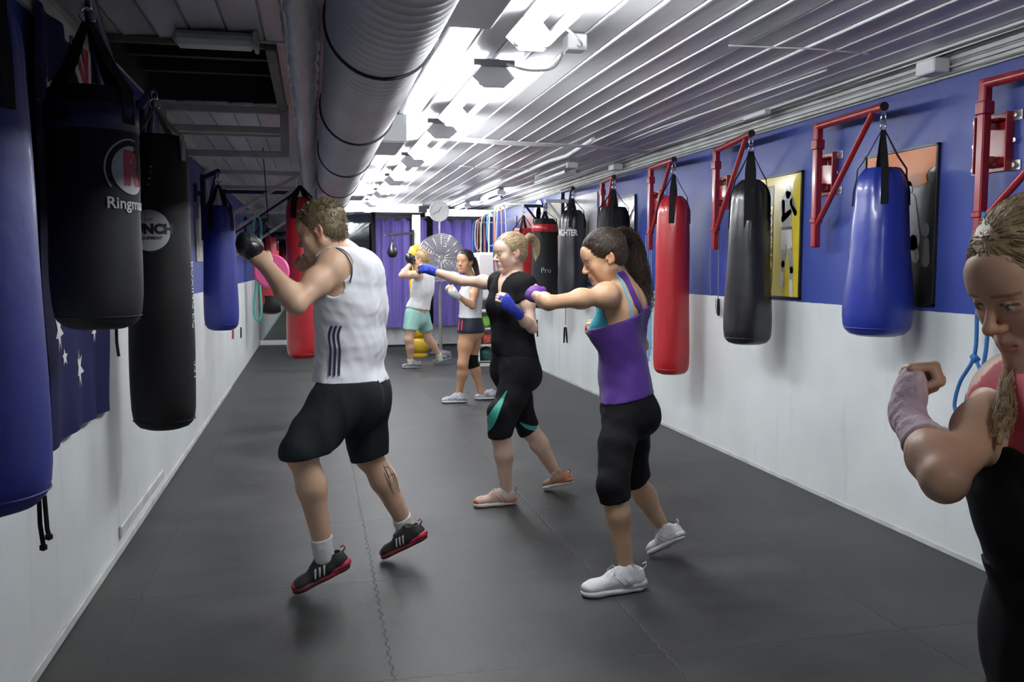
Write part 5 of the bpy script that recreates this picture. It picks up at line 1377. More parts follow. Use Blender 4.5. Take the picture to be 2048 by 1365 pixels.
# ------------------------------------------------------------------ shoes
def shoe(parent, toe, heel, up, upper, sole, s=1.0, accents=None, lace=None, w=.047, stripe=None, name='shoe', fl=0.0, ankle=None, high=.075):
    """toe/heel: ground-contact points of the sole ends"""
    toe = V(*toe); heel = V(*heel); f = nrm(toe - heel); u = nrm(V(*up) - np.dot(V(*up), f) * f); l = np.cross(u, f); L = np.linalg.norm(toe - heel); k = L / .29
    H = lambda x, y, z: heel + (x * l + y * f + z * u) * k
    Fm = np.array([l, f, u]); B = Body()
    B.cone(H(0, .045, .052), H(0, .10, .048), .036 * k, .036 * k, .03, None, 1)
    B.cone(H(0, .10, .048), H(.0, .225, .036), .040 * k, .036 * k, .03, u, .85)
    B.ell(H(0, .240, .034), (.041 * k, .048 * k, .025 * k), Fm, .02)
    B.cone(H(0, .035, .045), H(0, .040, high + .016), .036 * k, .031 * k, .02)
    B.cone(H(0, .075, .092), H(0, .15, .070), .027 * k, .026 * k, .03); B.cone(H(0, .080, .095), H(0, .090, .125), .018 * k, .014 * k, .015, f, .4)
    op = [prim_cone(H(0, .050, high + .002), H(0, .047, high + .05), .026 * k, .036 * k)]
    up_o = garment(name, B.p, upper, parent, h=.004 if s >= 1 else .006, planes=[(H(0, 0, .016), -u), (H(0, .030, high + .022), u - .45 * f), (H(0, .09, .118), u)], cuts=op, relax=1)
    S = Body(); S.cone(H(0, .040, .012), H(0, .120, .012), .040 * k, .034 * k, .02, u, .55); S.cone(H(0, .120, .012), H(.0, .215, .012), .034 * k, .045 * k, .02, u, .5)
    S.ell(H(0, .243, .014), (.043 * k, .048 * k, .019 * k), Fm, .02)
    garment('sole', S.p, sole, up_o, h=.004 if s >= 1 else .006, planes=[(H(0, 0, .0), -u), (H(0, .12, .026), u - .10 * f)], relax=1)
    MB().tube([H(0, .006, high + .008), H(0, -.010, high + .020), H(0, -.008, high + .036), H(0, .008, high + .030)], .0035 * k, 6).build('pull_tab', accents or upper, up_o, smooth=True)
    TC = Body(); TC.ell(H(0, .240, .034), (.0425 * k, .0495 * k, .0265 * k), Fm, .02)
    garment('toe_cap', TC.p, accents or sole, up_o, h=.004 if s >= 1 else .006, planes=[(H(0, 0, .018), -u), (H(0, .252, 0), -f + .25 * u)], relax=1)
    for y0_ in (.075, .105):
        for sx in (-1, 1):
            ov = []
            for j in range(5):
                z = .032 + .010 * j; lo_, hi_ = 0.0, .07
                for _ in range(12):
                    mm = (lo_ + hi_) / 2
                    if float(feval(B.p, H(sx * mm, y0_ + .010 * j, z)[None])[0]) < 0: lo_ = mm
                    else: hi_ = mm
                ov.append(H(sx * (lo_ + .0005), y0_ + .010 * j, z))
            if stripe is None: MB().tube(ov, .0028 * k, 5).build('side_overlay', accents or sole, up_o, smooth=True)
    if lace is not None:
        mb = MB()
        for i in range(5):
            y = .125 + .019 * i; z = .090 - .0085 * i
            mb.tube([H(-.022, y, z - .010), H(-.01, y + .003, z + .001), H(.01, y + .006, z + .001), H(.022, y + .009, z - .012)], .0022 * k, 5)
        mb.tube([H(0, .115, .094), H(.02, .135, .112), H(.035, .160, .095), H(.02, .150, .085)], .0018 * k, 5); mb.tube([H(0, .115, .094), H(-.02, .140, .108), H(-.035, .158, .085)], .0018 * k, 5)
        mb.tube([H(0, .115, .094), H(.01, .150, .105), H(.015, .185, .07)], .0018 * k, 5)
        mb.build('laces', lace, up_o, smooth=True)
    if accents is not None:
        A = Body(); A.cone(H(0, .030, .030), H(0, .085, .026), .041 * k, .040 * k, .02, u, .75)
        garment('heel_counter', A.p, accents, up_o, h=.004, planes=[(H(0, 0, .018), -u), (H(0, .0, .045), u)], relax=1)
    if stripe is not None:
        for i in range(3):
            for sx in (-1, 1):
                pts = []
                for j in range(6):
                    z = .030 + .009 * j; y = .115 + .022 * i - .008 * j * .5 + .01
                    lo_, hi_ = 0.0, .07
                    for _ in range(14):
                        mm = (lo_ + hi_) / 2
                        if float(feval(B.p, H(sx * mm, y, z)[None])[0]) < 0: lo_ = mm
                        else: hi_ = mm
                    pts.append(H(sx * (lo_ + .0012), y, z))
                mb = MB(); vs = []
                for p in pts: vs += [tuple(p - f * .0045 * k), tuple(p + f * .0045 * k)]
                mb.add(vs, [(2 * j, 2 * j + 1, 2 * j + 3, 2 * j + 2) for j in range(5)])
                o_ = mb.build('stripe', stripe, up_o, smooth=True); md = o_.modifiers.new('t', 'SOLIDIFY'); md.thickness = .002; md.offset = 0
    return H, up_o
# ================================================================== the man in the white tank top
def man():
    T = thing('person', 'man in a white tank top and dark shorts punching with a black glove', 'person', (.25, 4.12, 0))
    A = atY
    Ls, Rs = A(664, 537, 3.99), A(724, 552, 4.25); Le, Lw = A(592, 607, 3.84), A(533, 533, 3.94); Re, Rw = A(655, 598, 4.40), A(622, 542, 4.24)
    hc = A(643, 462, 4.10); nk = A(688, 508, 4.13)
    fw = nrm(V(-.80, .55, 0)); lat = nrm(Ls - Rs); lat2 = nrm(V(-.35, -.9, 0))
    B = Body(); cch = (Ls + Rs) / 2
    pel = A(704, 775, 4.12); wst = A(706, 690, 4.13); rib = A(703, 610, 4.13); up_ = A(700, 545, 4.13)
    torso(B, [(pel + V(0, 0, -.03), lat2 * .070, .098), (pel + V(0, 0, .06), lat2 * .065, .098), (wst, lat2 * .060, .095), (rib, lat * .075, .105), (up_, lat * .085, .100), (up_ + V(0, 0, .03) - lat * .01, lat * .045, .075)], .035)
    B.ell(Ls, (.068, .066, .070), None, .05, 'u', 'torso'); B.ell(Rs, (.068, .066, .070), None, .05, 'u', 'torso')
    for S in (Ls, Rs): B.cone(nk + V(0, 0, -.02), S + V(0, 0, .01), .048, .040, .05, None, 1, 'u', 'torso')
    B.ell(up_ - fw * .075 + lat * .055, (.05, .05, .07), None, .05, 'u', 'torso'); B.ell(up_ - fw * .075 - lat * .055, (.05, .05, .07), None, .05, 'u', 'torso')
    B.ell(up_ + fw * .07, (.09, .06, .06), None, .05, 'u', 'torso')
    F = _frame(V(-.93, .28, -.34), V(-.18, .05, 1)); P = head(B, hc, F, 1.02)
    B.cone(nk, P(0, -.022, -.050), .060, .056, .03, None, 1, 'u', 'neck')
    B.ell(P(0, .02, -.08), (.04, .04, .03), F, .03, 'u', 'neck')
    limb_arm(B, Ls, Le, Lw, 1.06, 1.10); limb_arm(B, Rs, Re, Rw, 1.06, 1.05)
    hd = nrm(A(512, 507, 3.96) - Lw)
    hand_fist(B, Lw, hd, V(.1, .85, -.5), 1.05, -1); hand_fist(B, Rw, nrm(A(598, 515, 4.20) - Rw), V(0, -.9, -.2), 1.0, 1)
    Lh, Rh = A(684, 775, 4.02), A(724, 772, 4.21); Lk, La = A(604, 908, 3.88), A(648, 1098, 3.93); Rk, Ra = A(738, 912, 4.26), A(812, 1052, 4.35)
    B.ell(pel - fw * .06 + lat2 * .06 + V(0, 0, -.05), (.09, .09, .10), None, .05, 'u', 'torso'); B.ell(pel - fw * .06 - lat2 * .06 + V(0, 0, -.05), (.09, .09, .10), None, .05, 'u', 'torso')
    limb_leg(B, Lh, Lk, La, V(-1, .1, 0), 1.06, 1.08); limb_leg(B, Rh, Rk, Ra, V(-1, .3, 0), 1.06, 1.05)
    skin = (.60, .385, .26)
    tat = [atY(x, y, 4.3) for x, y in ((770, 925), (778, 950), (790, 975), (785, 960))]
    body_mesh('body', B, skin_mat('fair', skin), T, .007, [(hc - .15, hc + .15, .0032), (Lw - .14, Lw + .12, .0035), (Rw - .12, Rw + .12, .0035)], face_col(skin, P, F, 1.02, (.42, .17, .13), (.12, .07, .03)))
    eyes(P, F, 1.02, T, (0, 1, -.3))
    # tattoo on the rear calf, black glove, tank, shorts
    M_tat = mat('tattoo_ink', (.10, .085, .075), .6)
    legp = B.pick(('shin',)).p
    for i, pts in enumerate((((765, 928), (772, 942), (778, 958), (783, 975)), ((772, 925), (782, 945), (790, 965)), ((780, 935), (790, 952), (797, 978)), ((768, 945), (776, 965), (788, 990)), ((778, 955), (785, 948), (792, 960), (799, 985)), ((770, 935), (777, 936), (785, 950)))):
        ribbon('tattoo', legp, pts, [.002] + [.006] * (len(pts) - 2) + [.002], M_tat, T, lift=-.0004, thick=.0008, sub=4)
    G = Body(); dn = nrm(V(.1, .85, -.5) - np.dot(V(.1, .85, -.5), hd) * hd); wv = np.cross(hd, dn)
    G.ell(Lw + hd * .085 + dn * .01 + V(-.008, 0, .016), (.048, .052, .058), np.array([wv, hd, dn]), .02); G.ell(Lw + hd * .085 + V(-.035, 0, .028), (.040, .048, .054), None, .02)
    M_gl = mat('black_glove_leather', (.010, .010, .011), .38, coat=.3, bump=.2, bscale=60)
    garment('glove', G.p, M_gl, T, .004, wrinkle=folds(3, .003, 90), relax=1)
    ribbon('glove_strap', G.p, ((500, 478), (515, 483), (528, 492)), .02, mat('glove_grey_strap', (.12, .12, .12), .3), T, lift=.001)
    # tank top
    TB = Body(); TB.p = list(B.pick(('torso',)).p)
    hemz = A(700, 757, 4.12)[2] - .008
    TB.p += [p for p in B.pick(('thigh',)).p if np.linalg.norm(p.a - Lh) < .02 or np.linalg.norm(p.a - Rh) < .02]
    TB.cone(pel + lat2 * .05 + V(0, 0, .0), pel - lat2 * .06 + V(0, 0, .0), .128, .128, .05); TB.cone(wst + lat2 * .04, wst - lat2 * .05, .122, .118, .05); TB.cone(rib + lat * .04 + V(0, 0, -.01), rib - lat * .06, .122, .118, .05)
    TB.cone(pel + lat2 * .05 + fw * .03, rib + lat * .05 + fw * .02, .115, .10, .05)
    cuts = [prim_ell(Ls + V(-.012, -.04, .015), (.098, .095, .088), None), prim_ell(Rs + V(.01, .05, .01), (.07, .08, .10), None),
            prim_cone(nk + fw * .03 + V(0, 0, .01), nk + fw * .12 + V(0, 0, .06), .075, .09)]
    cuts.append(prim_cone(Ls + V(-.035, -.03, -.035), Ls + V(-.0, -.05, -.075), .062, .050))
    def wr(q): return folds(5, .007, 20, V(.8, 0, .7), 1.6)(q) + folds(8, .005, 50, V(1, 0, .6), 1.4)(q)
    M_tank = mat('white_jersey', (.70, .71, .74), .75, bump=.12, bscale=500, sheen=.15)
    tank = garment('tank_top', TB.p, M_tank, T, .005, off=.008, planes=[((pel[0], pel[1], hemz), (-.05, 0, -1)), ((0, 0, nk[2] + .03), (0, 0, 1))], cuts=cuts, wrinkle=wr, relax=2)
    M_str = mat('navy_stripe_cloth', (.015, .02, .06), .7)
    for i, x in enumerate((0, 9, 18)):
        ribbon('side_stripe', TB.p, ((664 + x, 652 + 0 * x), (659 + x, 672), (662 + x, 700), (661 + x, 730), (660 + x, 752)), .0085, M_str, tank, lift=.003, off=.008, thick=.002, sub=8)
    ribbon('armhole_piping', TB.p, ((672, 497), (690, 510), (701, 530), (703, 548), (699, 566)), .005, M_str, tank, lift=.003, off=.008, thick=.002, sub=6)
    # shorts
    SB = Body(); 
    SB.cone(pel + lat2 * .055 + V(0, 0, .02), pel - lat2 * .055 + V(0, 0, .02), .112, .112, .05); SB.cone(pel + lat2 * .05 + V(0, 0, -.07), pel - lat2 * .05 + V(0, 0, -.07), .128, .128, .05)
    SB.p += B.pick(('torso',)).p[:8] + B.pick(('torso',)).p[-2:]; lt = Lk + (Lh - Lk) * .02 + V(0, 0, .0); rt_ = Rk + (Rh - Rk) * .02
    SB.cone(Lh + V(.01, 0, -.02), lt, .118, .098, .05); SB.cone(Rh + V(.0, 0, -.02), rt_, .112, .088, .05)
    M_sh_ = mat('charcoal_shorts_cloth', (.015, .019, .021), .85, bump=.15, bscale=300, spec=.2)
    garment('shorts', SB.p, M_sh_, T, .006, off=.006, planes=[((0, 0, hemz + .012), (0, 0, 1))], cuts=[legcut(lt + V(0, 0, -.015), V(.10, .05, -1), .16), legcut(rt_ + V(0, 0, -.015), V(.25, .0, -1), .16)], wrinkle=folds(11, .016, 20, V(-.2, 0, 1), .25), relax=2)
    # socks and shoes
    M_sock = mat('white_sock', (.62, .62, .60), .85, bump=.3, bscale=200)
    for an, kn in ((La, Lk), (Ra, Rk)):
        S = Body(); u = nrm(kn - an); S.cone(an + V(0, 0, -.035), an + u * .055, .045, .047, .02); garment('sock', S.p, M_sock, T, .005, wrinkle=folds(2, .002, 120, (0, 0, 1), 1), planes=[(an + u * .055, u)], relax=1)
    M_bs = mat('black_shoe_mesh', (.015, .014, .015), .6, bump=.3, bscale=200); M_rs = mat('red_sole_rubber', (.20, .012, .02), .5, col2=(.03, .01, .01), vscale=20); M_ra = mat('red_shoe_accent', (.42, .02, .05), .45); M_st = mat('silver_stripe', (.55, .55, .55), .4)
    t0 = atY(588, 1190, 3.93); t0[2] = .004; h0 = atY(703, 1133, 3.93)
    shoe(T, t0, h0, (0, 0, 1), M_bs, M_rs, 1.0, M_ra, mat('dark_lace', (.05, .05, .05), .7), stripe=M_st, ankle=La)
    t1 = atY(772, 1128, 4.37); t1[2] = .004; h1 = atY(858, 1080, 4.20)
    shoe(T, t1 + V(-.02, -.05, 0), h1 + V(.0, .03, .0), (0, 0, 1), M_bs, M_rs, 1.0, M_ra, mat('dark_lace', (.05, .05, .05), .7), stripe=M_st)
    # hair
    def line(P, F):
        return [prim_ell(P(0, .115, -.045), (.075, .075, .105), F), prim_ell(P(.085, .045, -.055), (.04, .06, .065), F), prim_ell(P(-.085, .045, -.055), (.04, .06, .065), F),
                prim_ell(P(.085, -.004, -.018), (.022, .030, .036), F), prim_ell(P(-.085, -.004, -.018), (.022, .030, .036), F), prim_ell(P(0, -.02, -.125), (.12, .13, .045), F)]
    scalp_hair(P, F, 1.02, hair_mat('dark_blond', (.22, .165, .085), (.08, .058, .03)), T, .022, 21, line, n=2200, style='short', rr=.0014, grow=.006, comb_dir=(0, -.4, -.1), flatten=.55)
    print('MAN', 'ua', np.linalg.norm(Ls - Le), 'fa', np.linalg.norm(Le - Lw), 'th', np.linalg.norm(Lh - Lk), np.linalg.norm(Rh - Rk), 'sh', np.linalg.norm(Lk - La), np.linalg.norm(Rk - Ra), 'shoes', np.linalg.norm(t0 - h0), np.linalg.norm(t1 - h1), 'anklez', La[2], Ra[2], 'headtop', P(0, 0, .13)[2])
man()
# ================================================================== blonde woman in black, right cross
M_blacktop = mat('black_jersey_cloth', (.009, .009, .010), .9, spec=.15, bump=.15, bscale=400)
M_legging = mat('black_legging', (.008, .008, .009), .85, spec=.2)
def wrap(name, prims, m, parent, w0=.0045, h=.004, seed=1, planes=(), cuts=()):
    prims = [p for p in prims if p.kind == 1 or p.ra > .0128 or p.rb > .0128]
    return garment(name, prims, m, parent, h, off=w0, wrinkle=folds(seed, .0025, 110), planes=planes, cuts=cuts, relax=1)
def blonde():
    T = thing('person', 'blonde woman in black T-shirt with blue hand wraps, one arm stretched out', 'person', (1.25, 5.35, 0))
    A = atY
    Rs, Ls = A(998, 568, 5.44), A(1051, 572, 5.17); Re, Rw = A(926, 562, 5.60), A(862, 541, 5.76); Le, Lw = A(1064, 655, 5.06), A(1020, 614, 4.93)
    hc = A(1021, 506, 5.32); nk = A(1030, 556, 5.32)
    fw = nrm(V(-.85, -.52, 0)); lat = nrm(Ls - Rs); lat[2] *= .3; lat = nrm(lat); lat2 = nrm(V(.15, -1, 0)); fh = V(-1, -.1, 0)
    B = Body(); pel = A(1030, 735, 5.30); wst = A(1025, 672, 5.30); rib = A(1022, 625, 5.30); up_ = A(1024, 583, 5.30)
    torso(B, [(pel + V(0, 0, -.04), lat2 * .080, .098), (pel + V(0, 0, .06), lat2 * .070, .095), (wst, lat2 * .050, .082), (rib, lat * .058, .086), (up_, lat * .062, .080), (up_ + V(0, 0, .04), lat * .045, .065)], .035)
    for S in (Ls, Rs): B.ell(S, (.046, .045, .050), None, .05, 'u', 'torso'); B.cone(nk + V(0, 0, -.02), S + V(0, 0, .01), .036, .034, .05, None, 1, 'u', 'torso')
    for sx in (-1, 1): B.ell(rib + fw * .068 + lat * .062 * sx + V(0, 0, .035), (.062, .060, .060), None, .04, 'u', 'torso')
    B.ell(wst + fh * .045 + V(0, 0, -.03), (.07, .07, .09), None, .05, 'u', 'torso')
    for sx in (-1, 1): B.ell(pel - fh * .062 + lat2 * .055 * sx + V(0, 0, -.045), (.080, .078, .090), None, .05, 'u', 'torso')
    F = _frame(V(-1, -.22, -.14), V(-.06, 0, 1)); P = head(B, hc, F, .97, True)
    B.cone(nk, P(0, -.022, -.050), .050, .047, .03, None, 1, 'u', 'neck'); B.ell(P(0, .02, -.082), (.035, .04, .028), F, .03, 'u', 'neck')
    limb_arm(B, Ls, Le, Lw, .95, .80); limb_arm(B, Rs, Re, Rw, .95, .80)
    hdL = nrm(A(994, 585, 4.90) - Lw); hand_fist(B, Lw, hdL, V(.1, .5, -.3), .92, -1)
    hdR = nrm(A(826, 524, 5.86) - Rw); hand_fist(B, Rw, hdR, V(.0, -.1, -1), .95, 1, .72)
    Lh, Rh = A(1040, 740, 5.20), A(1014, 740, 5.38); Lk, La = A(1001, 868, 5.14), A(1013, 985, 5.20); Rk, Ra = A(1058, 858, 5.40), A(1112, 948, 5.49)
    limb_leg(B, Lh, Lk, La, V(-1, 0, 0), .98, 1.04, 1.05); limb_leg(B, Rh, Rk, Ra, V(-1, 0, 0), .98, 1.04, 1.05)
    skin = (.66, .45, .34)
    body_mesh('body', B, skin_mat('pale', skin), T, .0075, [(hc - .14, hc + .14, .0032), (Lw - .12, Lw + .11, .0038), (Rw - .15, Rw + .12, .0038)], face_col(skin, P, F, .97, (.55, .20, .19), (.30, .20, .11)))
    eyes(P, F, .97, T, (0, 1, -.05))
    arm = B.pick(('arm', 'shoulder')).p; ap = [p for p in arm]
    M_bw = mat('blue_hand_wrap', (.022, .045, .42), .75, bump=.5, bscale=90)
    hp = B.pick(('hand', 'arm')).p
    for wr_, hd, el_, nm in ((Lw, hdL, Le, 0), (Rw, hdR, Re, 1)):
        pr = [p for p in hp if np.linalg.norm((p.a if p.kind == 0 else p.c) - wr_) < .30]
        wrap('hand_wrap', pr, M_bw, T, .0055, .004, 4 + nm, planes=[(wr_ - nrm(wr_ - el_) * (.105 if nm == 0 else .05), -nrm(wr_ - el_)), (wr_ + hd * (.088 if nm == 0 else .070), hd)])
    # T-shirt
    TB = Body(); TB.p = list(B.pick(('torso', 'shoulder')).p)
    for S, E in ((Ls, Le), (Rs, Re)): TB.cone(S, S + nrm(E - S) * .11, .048, .050, .03)
    hz = A(1030, 712, 5.3)[2]
    cuts = [prim_cone(nk + V(0, 0, .02), nk + V(0, 0, .12), .062, .10), [prim_cone(nk + fw * .055 + V(0, 0, .02), nk + fw * .13 + V(0, 0, -.10), .070, .012)]]
    for S, E in ((Ls, Le), (Rs, Re)): cuts.append(legcut(S + nrm(E - S) * (.105 if S is Ls else .05), E - S, .09))
    garment('t_shirt', TB.p, M_blacktop, T, .006, off=.010, planes=[((pel[0], pel[1], hz), (-.10, 0, -1))], cuts=cuts, wrinkle=folds(17, .006, 32, V(0, 0, 1), .7), relax=2)
    # capri leggings
    LB = Body(); LB.p = list(B.pick(('torso', 'thigh', 'shin')).p)
    lc = Lk + nrm(La - Lk) * .015; rc_ = Rk + nrm(Ra - Rk) * .0
    for K, A_ in ((Lk, La), (Rk, Ra)): LB.cone(K + nrm(A_ - K) * -.14, K + nrm(A_ - K) * .03, .062, .054, .03)
    garment('leggings', LB.p, M_legging, T, .006, off=.006, planes=[((pel[0], pel[1], hz + .012), (.10, 0, 1))], cuts=[legcut(lc, V(-.12, 0, -1) if 0 else nrm(La - Lk), .14), legcut(rc_, nrm(Ra - Rk) + V(.25, 0, 0), .14)], wrinkle=folds(9, .004, 40, V(0, 0, 1), .8), relax=2)
    M_teal = mat('teal_legging_panel', (.03, .30, .24), .6)
    ribbon('teal_panel', LB.p, ((1014, 782), (1004, 800), (992, 822), (981, 845), (976, 856)), [.004, .022, .045, .062, .05], M_teal, T, lift=.0015, off=.006, thick=.0015, sub=6)
    ribbon('teal_panel', LB.p, ((1040, 845), (1052, 853), (1066, 857), (1074, 853)), [.005, .024, .028, .008], M_teal, T, lift=.0015, off=.006, thick=.0015, sub=6)
    M_sock = mat('white_sock', (.62, .62, .60), .85)
    M_up = mat('grey_red_shoe_mesh', (.50, .45, .41), .6, col2=(.45, .20, .14), vscale=9, bump=.3, bscale=120); M_so = mat('cream_sole', (.62, .58, .52), .5); M_ac = mat('rust_shoe_accent', (.42, .12, .07), .5)
    t0 = atY(946, 1006, 5.18); t0[2] = .003; h0 = atY(1031, 1008, 5.2); h0[2] = .004
    shoe(T, t0, h0, (0, 0, 1), M_up, M_so, 1.0, M_ac, M_sock)
    t1 = atY(1088, 985, 5.5); t1[2] = .003; h1 = atY(1145, 967, 5.32)
    shoe(T, t1, h1, (0, 0, 1), mat('olive_shoe_mesh', (.22, .19, .14), .6, col2=(.36, .15, .08), vscale=16), M_so, 1.0, M_ac, M_sock)
    # hair swept back into a ponytail
    tie = P(0, -.100, .045)
    def line(P, F):
        return [prim_ell(P(0, .105, -.035), (.068, .075, .098), F), prim_ell(P(.085, .040, -.045), (.045, .062, .060), F), prim_ell(P(-.085, .040, -.045), (.045, .062, .060), F),
                prim_ell(P(.085, -.004, -.018), (.025, .030, .036), F), prim_ell(P(-.085, -.004, -.018), (.025, .030, .036), F), prim_ell(P(0, -.02, -.115), (.12, .13, .055), F)]
    hm = hair_mat('ash_blonde', (.52, .40, .24), (.24, .17, .09))
    scalp_hair(P, F, .97, hm, T, .05, 5, line, n=700, style='tied', tie=tie, rr=.0013, grow=.005)
    ponytail([tie, A(1058, 473, 5.36), A(1071, 485, 5.38), A(1073, 503, 5.38), A(1071, 522, 5.37)], [.015, .021, .024, .018, .005], hm, T, 8, n=160, r=.0014)
    MB().tube([tie + (F[0] * math.cos(a) + F[2] * math.sin(a)) * .019 for a in [2 * PI * i / 14 for i in range(14)]], .005, 6, closed=True).build('hair_tie', mat('pink_red_tie', (.45, .04, .06), .6), T, smooth=True)
    print('FIG blonde', *[round(float(np.linalg.norm(a - b)), 3) for a, b in ((Ls, Le), (Le, Lw), (Rs, Re), (Re, Rw), (Lh, Lk), (Lk, La), (Rh, Rk), (Rk, Ra), (t0, h0), (t1, h1), (Ls, Rs))], 'ankle', La[2], Ra[2], 'top', P(0, 0, .12)[2])
blonde()

# ================================================================== dark-haired woman in purple
def purple():
    T = thing('person', 'dark-haired woman in a purple tank top and black capris with purple hand wraps', 'person', (1.45, 3.85, 0))
    A = atY
    Ls, Rs = A(1212, 592, 3.72), A(1264, 585, 4.02); Le, Lw = A(1097, 606, 3.66), A(1068, 590, 3.90); Re, Rw = A(1283, 690, 4.10), A(1196, 668, 4.00)
    hc = A(1209, 515, 3.83); nk = A(1242, 566, 3.87)
    fw = nrm(V(-.85, .45, 0)); lat = nrm(Ls - Rs); lat[2] = 0; lat = nrm(lat); lat2 = nrm(V(-.15, -1, 0)); fh = V(-1, .12, 0)
    B = Body(); pel = A(1253, 815, 3.88); wst = A(1246, 728, 3.88); rib = A(1241, 665, 3.87); up_ = A(1243, 605, 3.87)
    torso(B, [(pel + V(0, 0, -.04), lat2 * .074, .094), (pel + V(0, 0, .05), lat2 * .064, .088), (wst, lat2 * .045, .074), (rib, lat * .056, .080), (up_, lat * .058, .074), (up_ + V(0, 0, .04), lat * .04, .062)], .035)
    for S in (Ls, Rs): B.ell(S, (.046, .044, .050), None, .05, 'u', 'torso'); B.cone(nk + V(0, 0, -.03), S + V(0, 0, .005), .036, .034, .05, None, 1, 'u', 'torso')
    for sx in (-1, 1): B.ell(rib + fw * .060 + lat * .058 * sx + V(0, 0, .01), (.060, .058, .058), None, .04, 'u', 'torso')
    for sx in (-1, 1): B.ell(up_ - fw * .052 + lat * .055 * sx + V(0, 0, -.02), (.048, .048, .065), None, .04, 'u', 'torso')
    for sx in (-1, 1): B.ell(pel - fh * .062 + lat2 * .052 * sx + V(0, 0, -.03), (.080, .077, .088), None, .05, 'u', 'torso')
    F = _frame(V(-1, .10, -.40), V(-.25, 0, 1)); P = head(B, hc, F, .96, True)
    B.cone(nk, P(0, -.022, -.050), .048, .046, .03, None, 1, 'u', 'neck'); B.ell(P(0, .02, -.082), (.035, .04, .028), F, .03, 'u', 'neck')
    limb_arm(B, Ls, Le, Lw, .93, .82); limb_arm(B, Rs, Re, Rw, .93, .80)
    hdL = nrm(A(1062, 578, 3.99) - Lw); hand_fist(B, Lw, hdL, V(.5, 0, -.6), .92, -1)
    hdR = nrm(A(1176, 654, 3.97) - Rw); hand_fist(B, Rw, hdR, V(.0, -.8, .2), .92, 1)
    Lh, Rh = A(1243, 818, 3.80), A(1266, 815, 3.97); Lk, La = A(1222, 970, 3.66), A(1253, 1140, 3.68); Rk, Ra = A(1265, 955, 3.97), A(1330, 1066, 4.10)
    limb_leg(B, Lh, Lk, La, V(-1, .1, 0), .95, .97, .93); limb_leg(B, Rh, Rk, Ra, V(-1, .1, 0), .95, .97, .93)
    skin = (.62, .375, .225)
    body_mesh('body', B, skin_mat('tanned', skin), T, .0065, [(hc - .14, hc + .14, .0030), (Lw - .11, Lw + .12, .0035), (Rw - .12, Rw + .12, .004)], face_col(skin, P, F, .96, (.50, .17, .14), (.10, .05, .03)))
    eyes(P, F, .96, T, (0, 1, -.25))
    M_pw_ = mat('purple_hand_wrap', (.15, .035, .32), .75, bump=.5, bscale=90); hp = B.pick(('hand', 'arm')).p
    pr = [p for p in hp if np.linalg.norm((p.a if p.kind == 0 else p.c) - Lw) < .26]
    wrap('hand_wrap', pr, M_pw_, T, .006, .004, 3, planes=[(Lw - nrm(Lw - Le) * .035, -nrm(Lw - Le)), (Lw + hdL * .085, hdL)])
    pr = [p for p in hp if np.linalg.norm((p.a if p.kind == 0 else p.c) - Rw) < .26]
    wrap('hand_wrap', pr, mat('black_pink_wrap', (.30, .04, .10), .7, col2=(.02, .015, .02), vscale=22), T, .006, .005, 5, planes=[(Rw - nrm(Rw - Re) * .05, -nrm(Rw - Re)), (Rw + hdR * .085, hdR)])
    # teal bra
    sb_ = B.pick(('torso', 'shoulder', 'neck')).p
    M_bra = mat('teal_sports_bra', (.02, .30, .38), .6)
    tb = B.pick(('torso',)).p
    bz0, bz1 = rib[2] - .03, rib[2] + .055
    garment('sports_bra', tb, M_bra, T, .006, off=.004, planes=[((0, 0, bz0), (0, 0, -1)), (rib + V(0, 0, .062) + fw * .0, V(.75, 0, .9)), (A(1220, 640, 3.72), V(1, 0, .25))], relax=1)
    ribbon('bra_strap', sb_, ((1232, 548), (1243, 565), (1253, 590), (1260, 612), (1262, 636)), .013, mat('pale_teal_strap', (.18, .42, .50), .6), T, lift=.002, thick=.002)
    # purple racer-back top
    TB = Body(); TB.p = list(tb) + [p for p in B.pick(('thigh',)).p if np.linalg.norm(p.a - Lh) < .02 or np.linalg.norm(p.a - Rh) < .02]; TB.cone(wst + V(0, 0, .02), wst + V(0, 0, -.06), .084, .092, .05)
    hz = A(1250, 790, 3.88)[2]
    M_pt = mat('purple_top_cloth', (.075, .018, .235), .7, bump=.12, bscale=400, sheen=.1, var=.25, vscale=60, stretch=(.3, .3, 2.5))
    cutz = A(1240, 640, 3.8)[2]
    def wr(q): return folds(31, .0035, 45, V(0, 0, 1), 1.0)(q)
    def backplane(q):
        # neckline falls from the front armpit to the nape side: keep what lies below a tilted sheet
        return -((q - V(*A(1237, 642, 3.80))) @ nrm(V(-.30, .10, 1.0)))
    garment('tank_top', TB.p, M_pt, T, .0055, off=.011, planes=[((pel[0], pel[1], hz), (.22, 0, -1)), (A(1237, 640, 3.80), V(-.36, .0, 1.0))], wrinkle=wr, relax=2)
    ribbon('shoulder_strap', sb_, ((1240, 546), (1252, 560), (1266, 590), (1278, 615), (1286, 640)), .030, M_pt, T, lift=.002, thick=.004)
    ribbon('shoulder_strap', sb_, ((1236, 545), (1246, 556), (1262, 585), (1272, 612)), .014, M_pt, T, lift=.002, thick=.003)
    # capris
    LB = Body(); LB.p = list(B.pick(('torso', 'thigh', 'shin')).p)
    LB.cone(Lk + (Lh - Lk) * .5, Lk + nrm(La - Lk) * .10, .066, .056, .03); LB.cone(Rk + (Rh - Rk) * .4, Rk + nrm(Ra - Rk) * .05, .066, .060, .03)
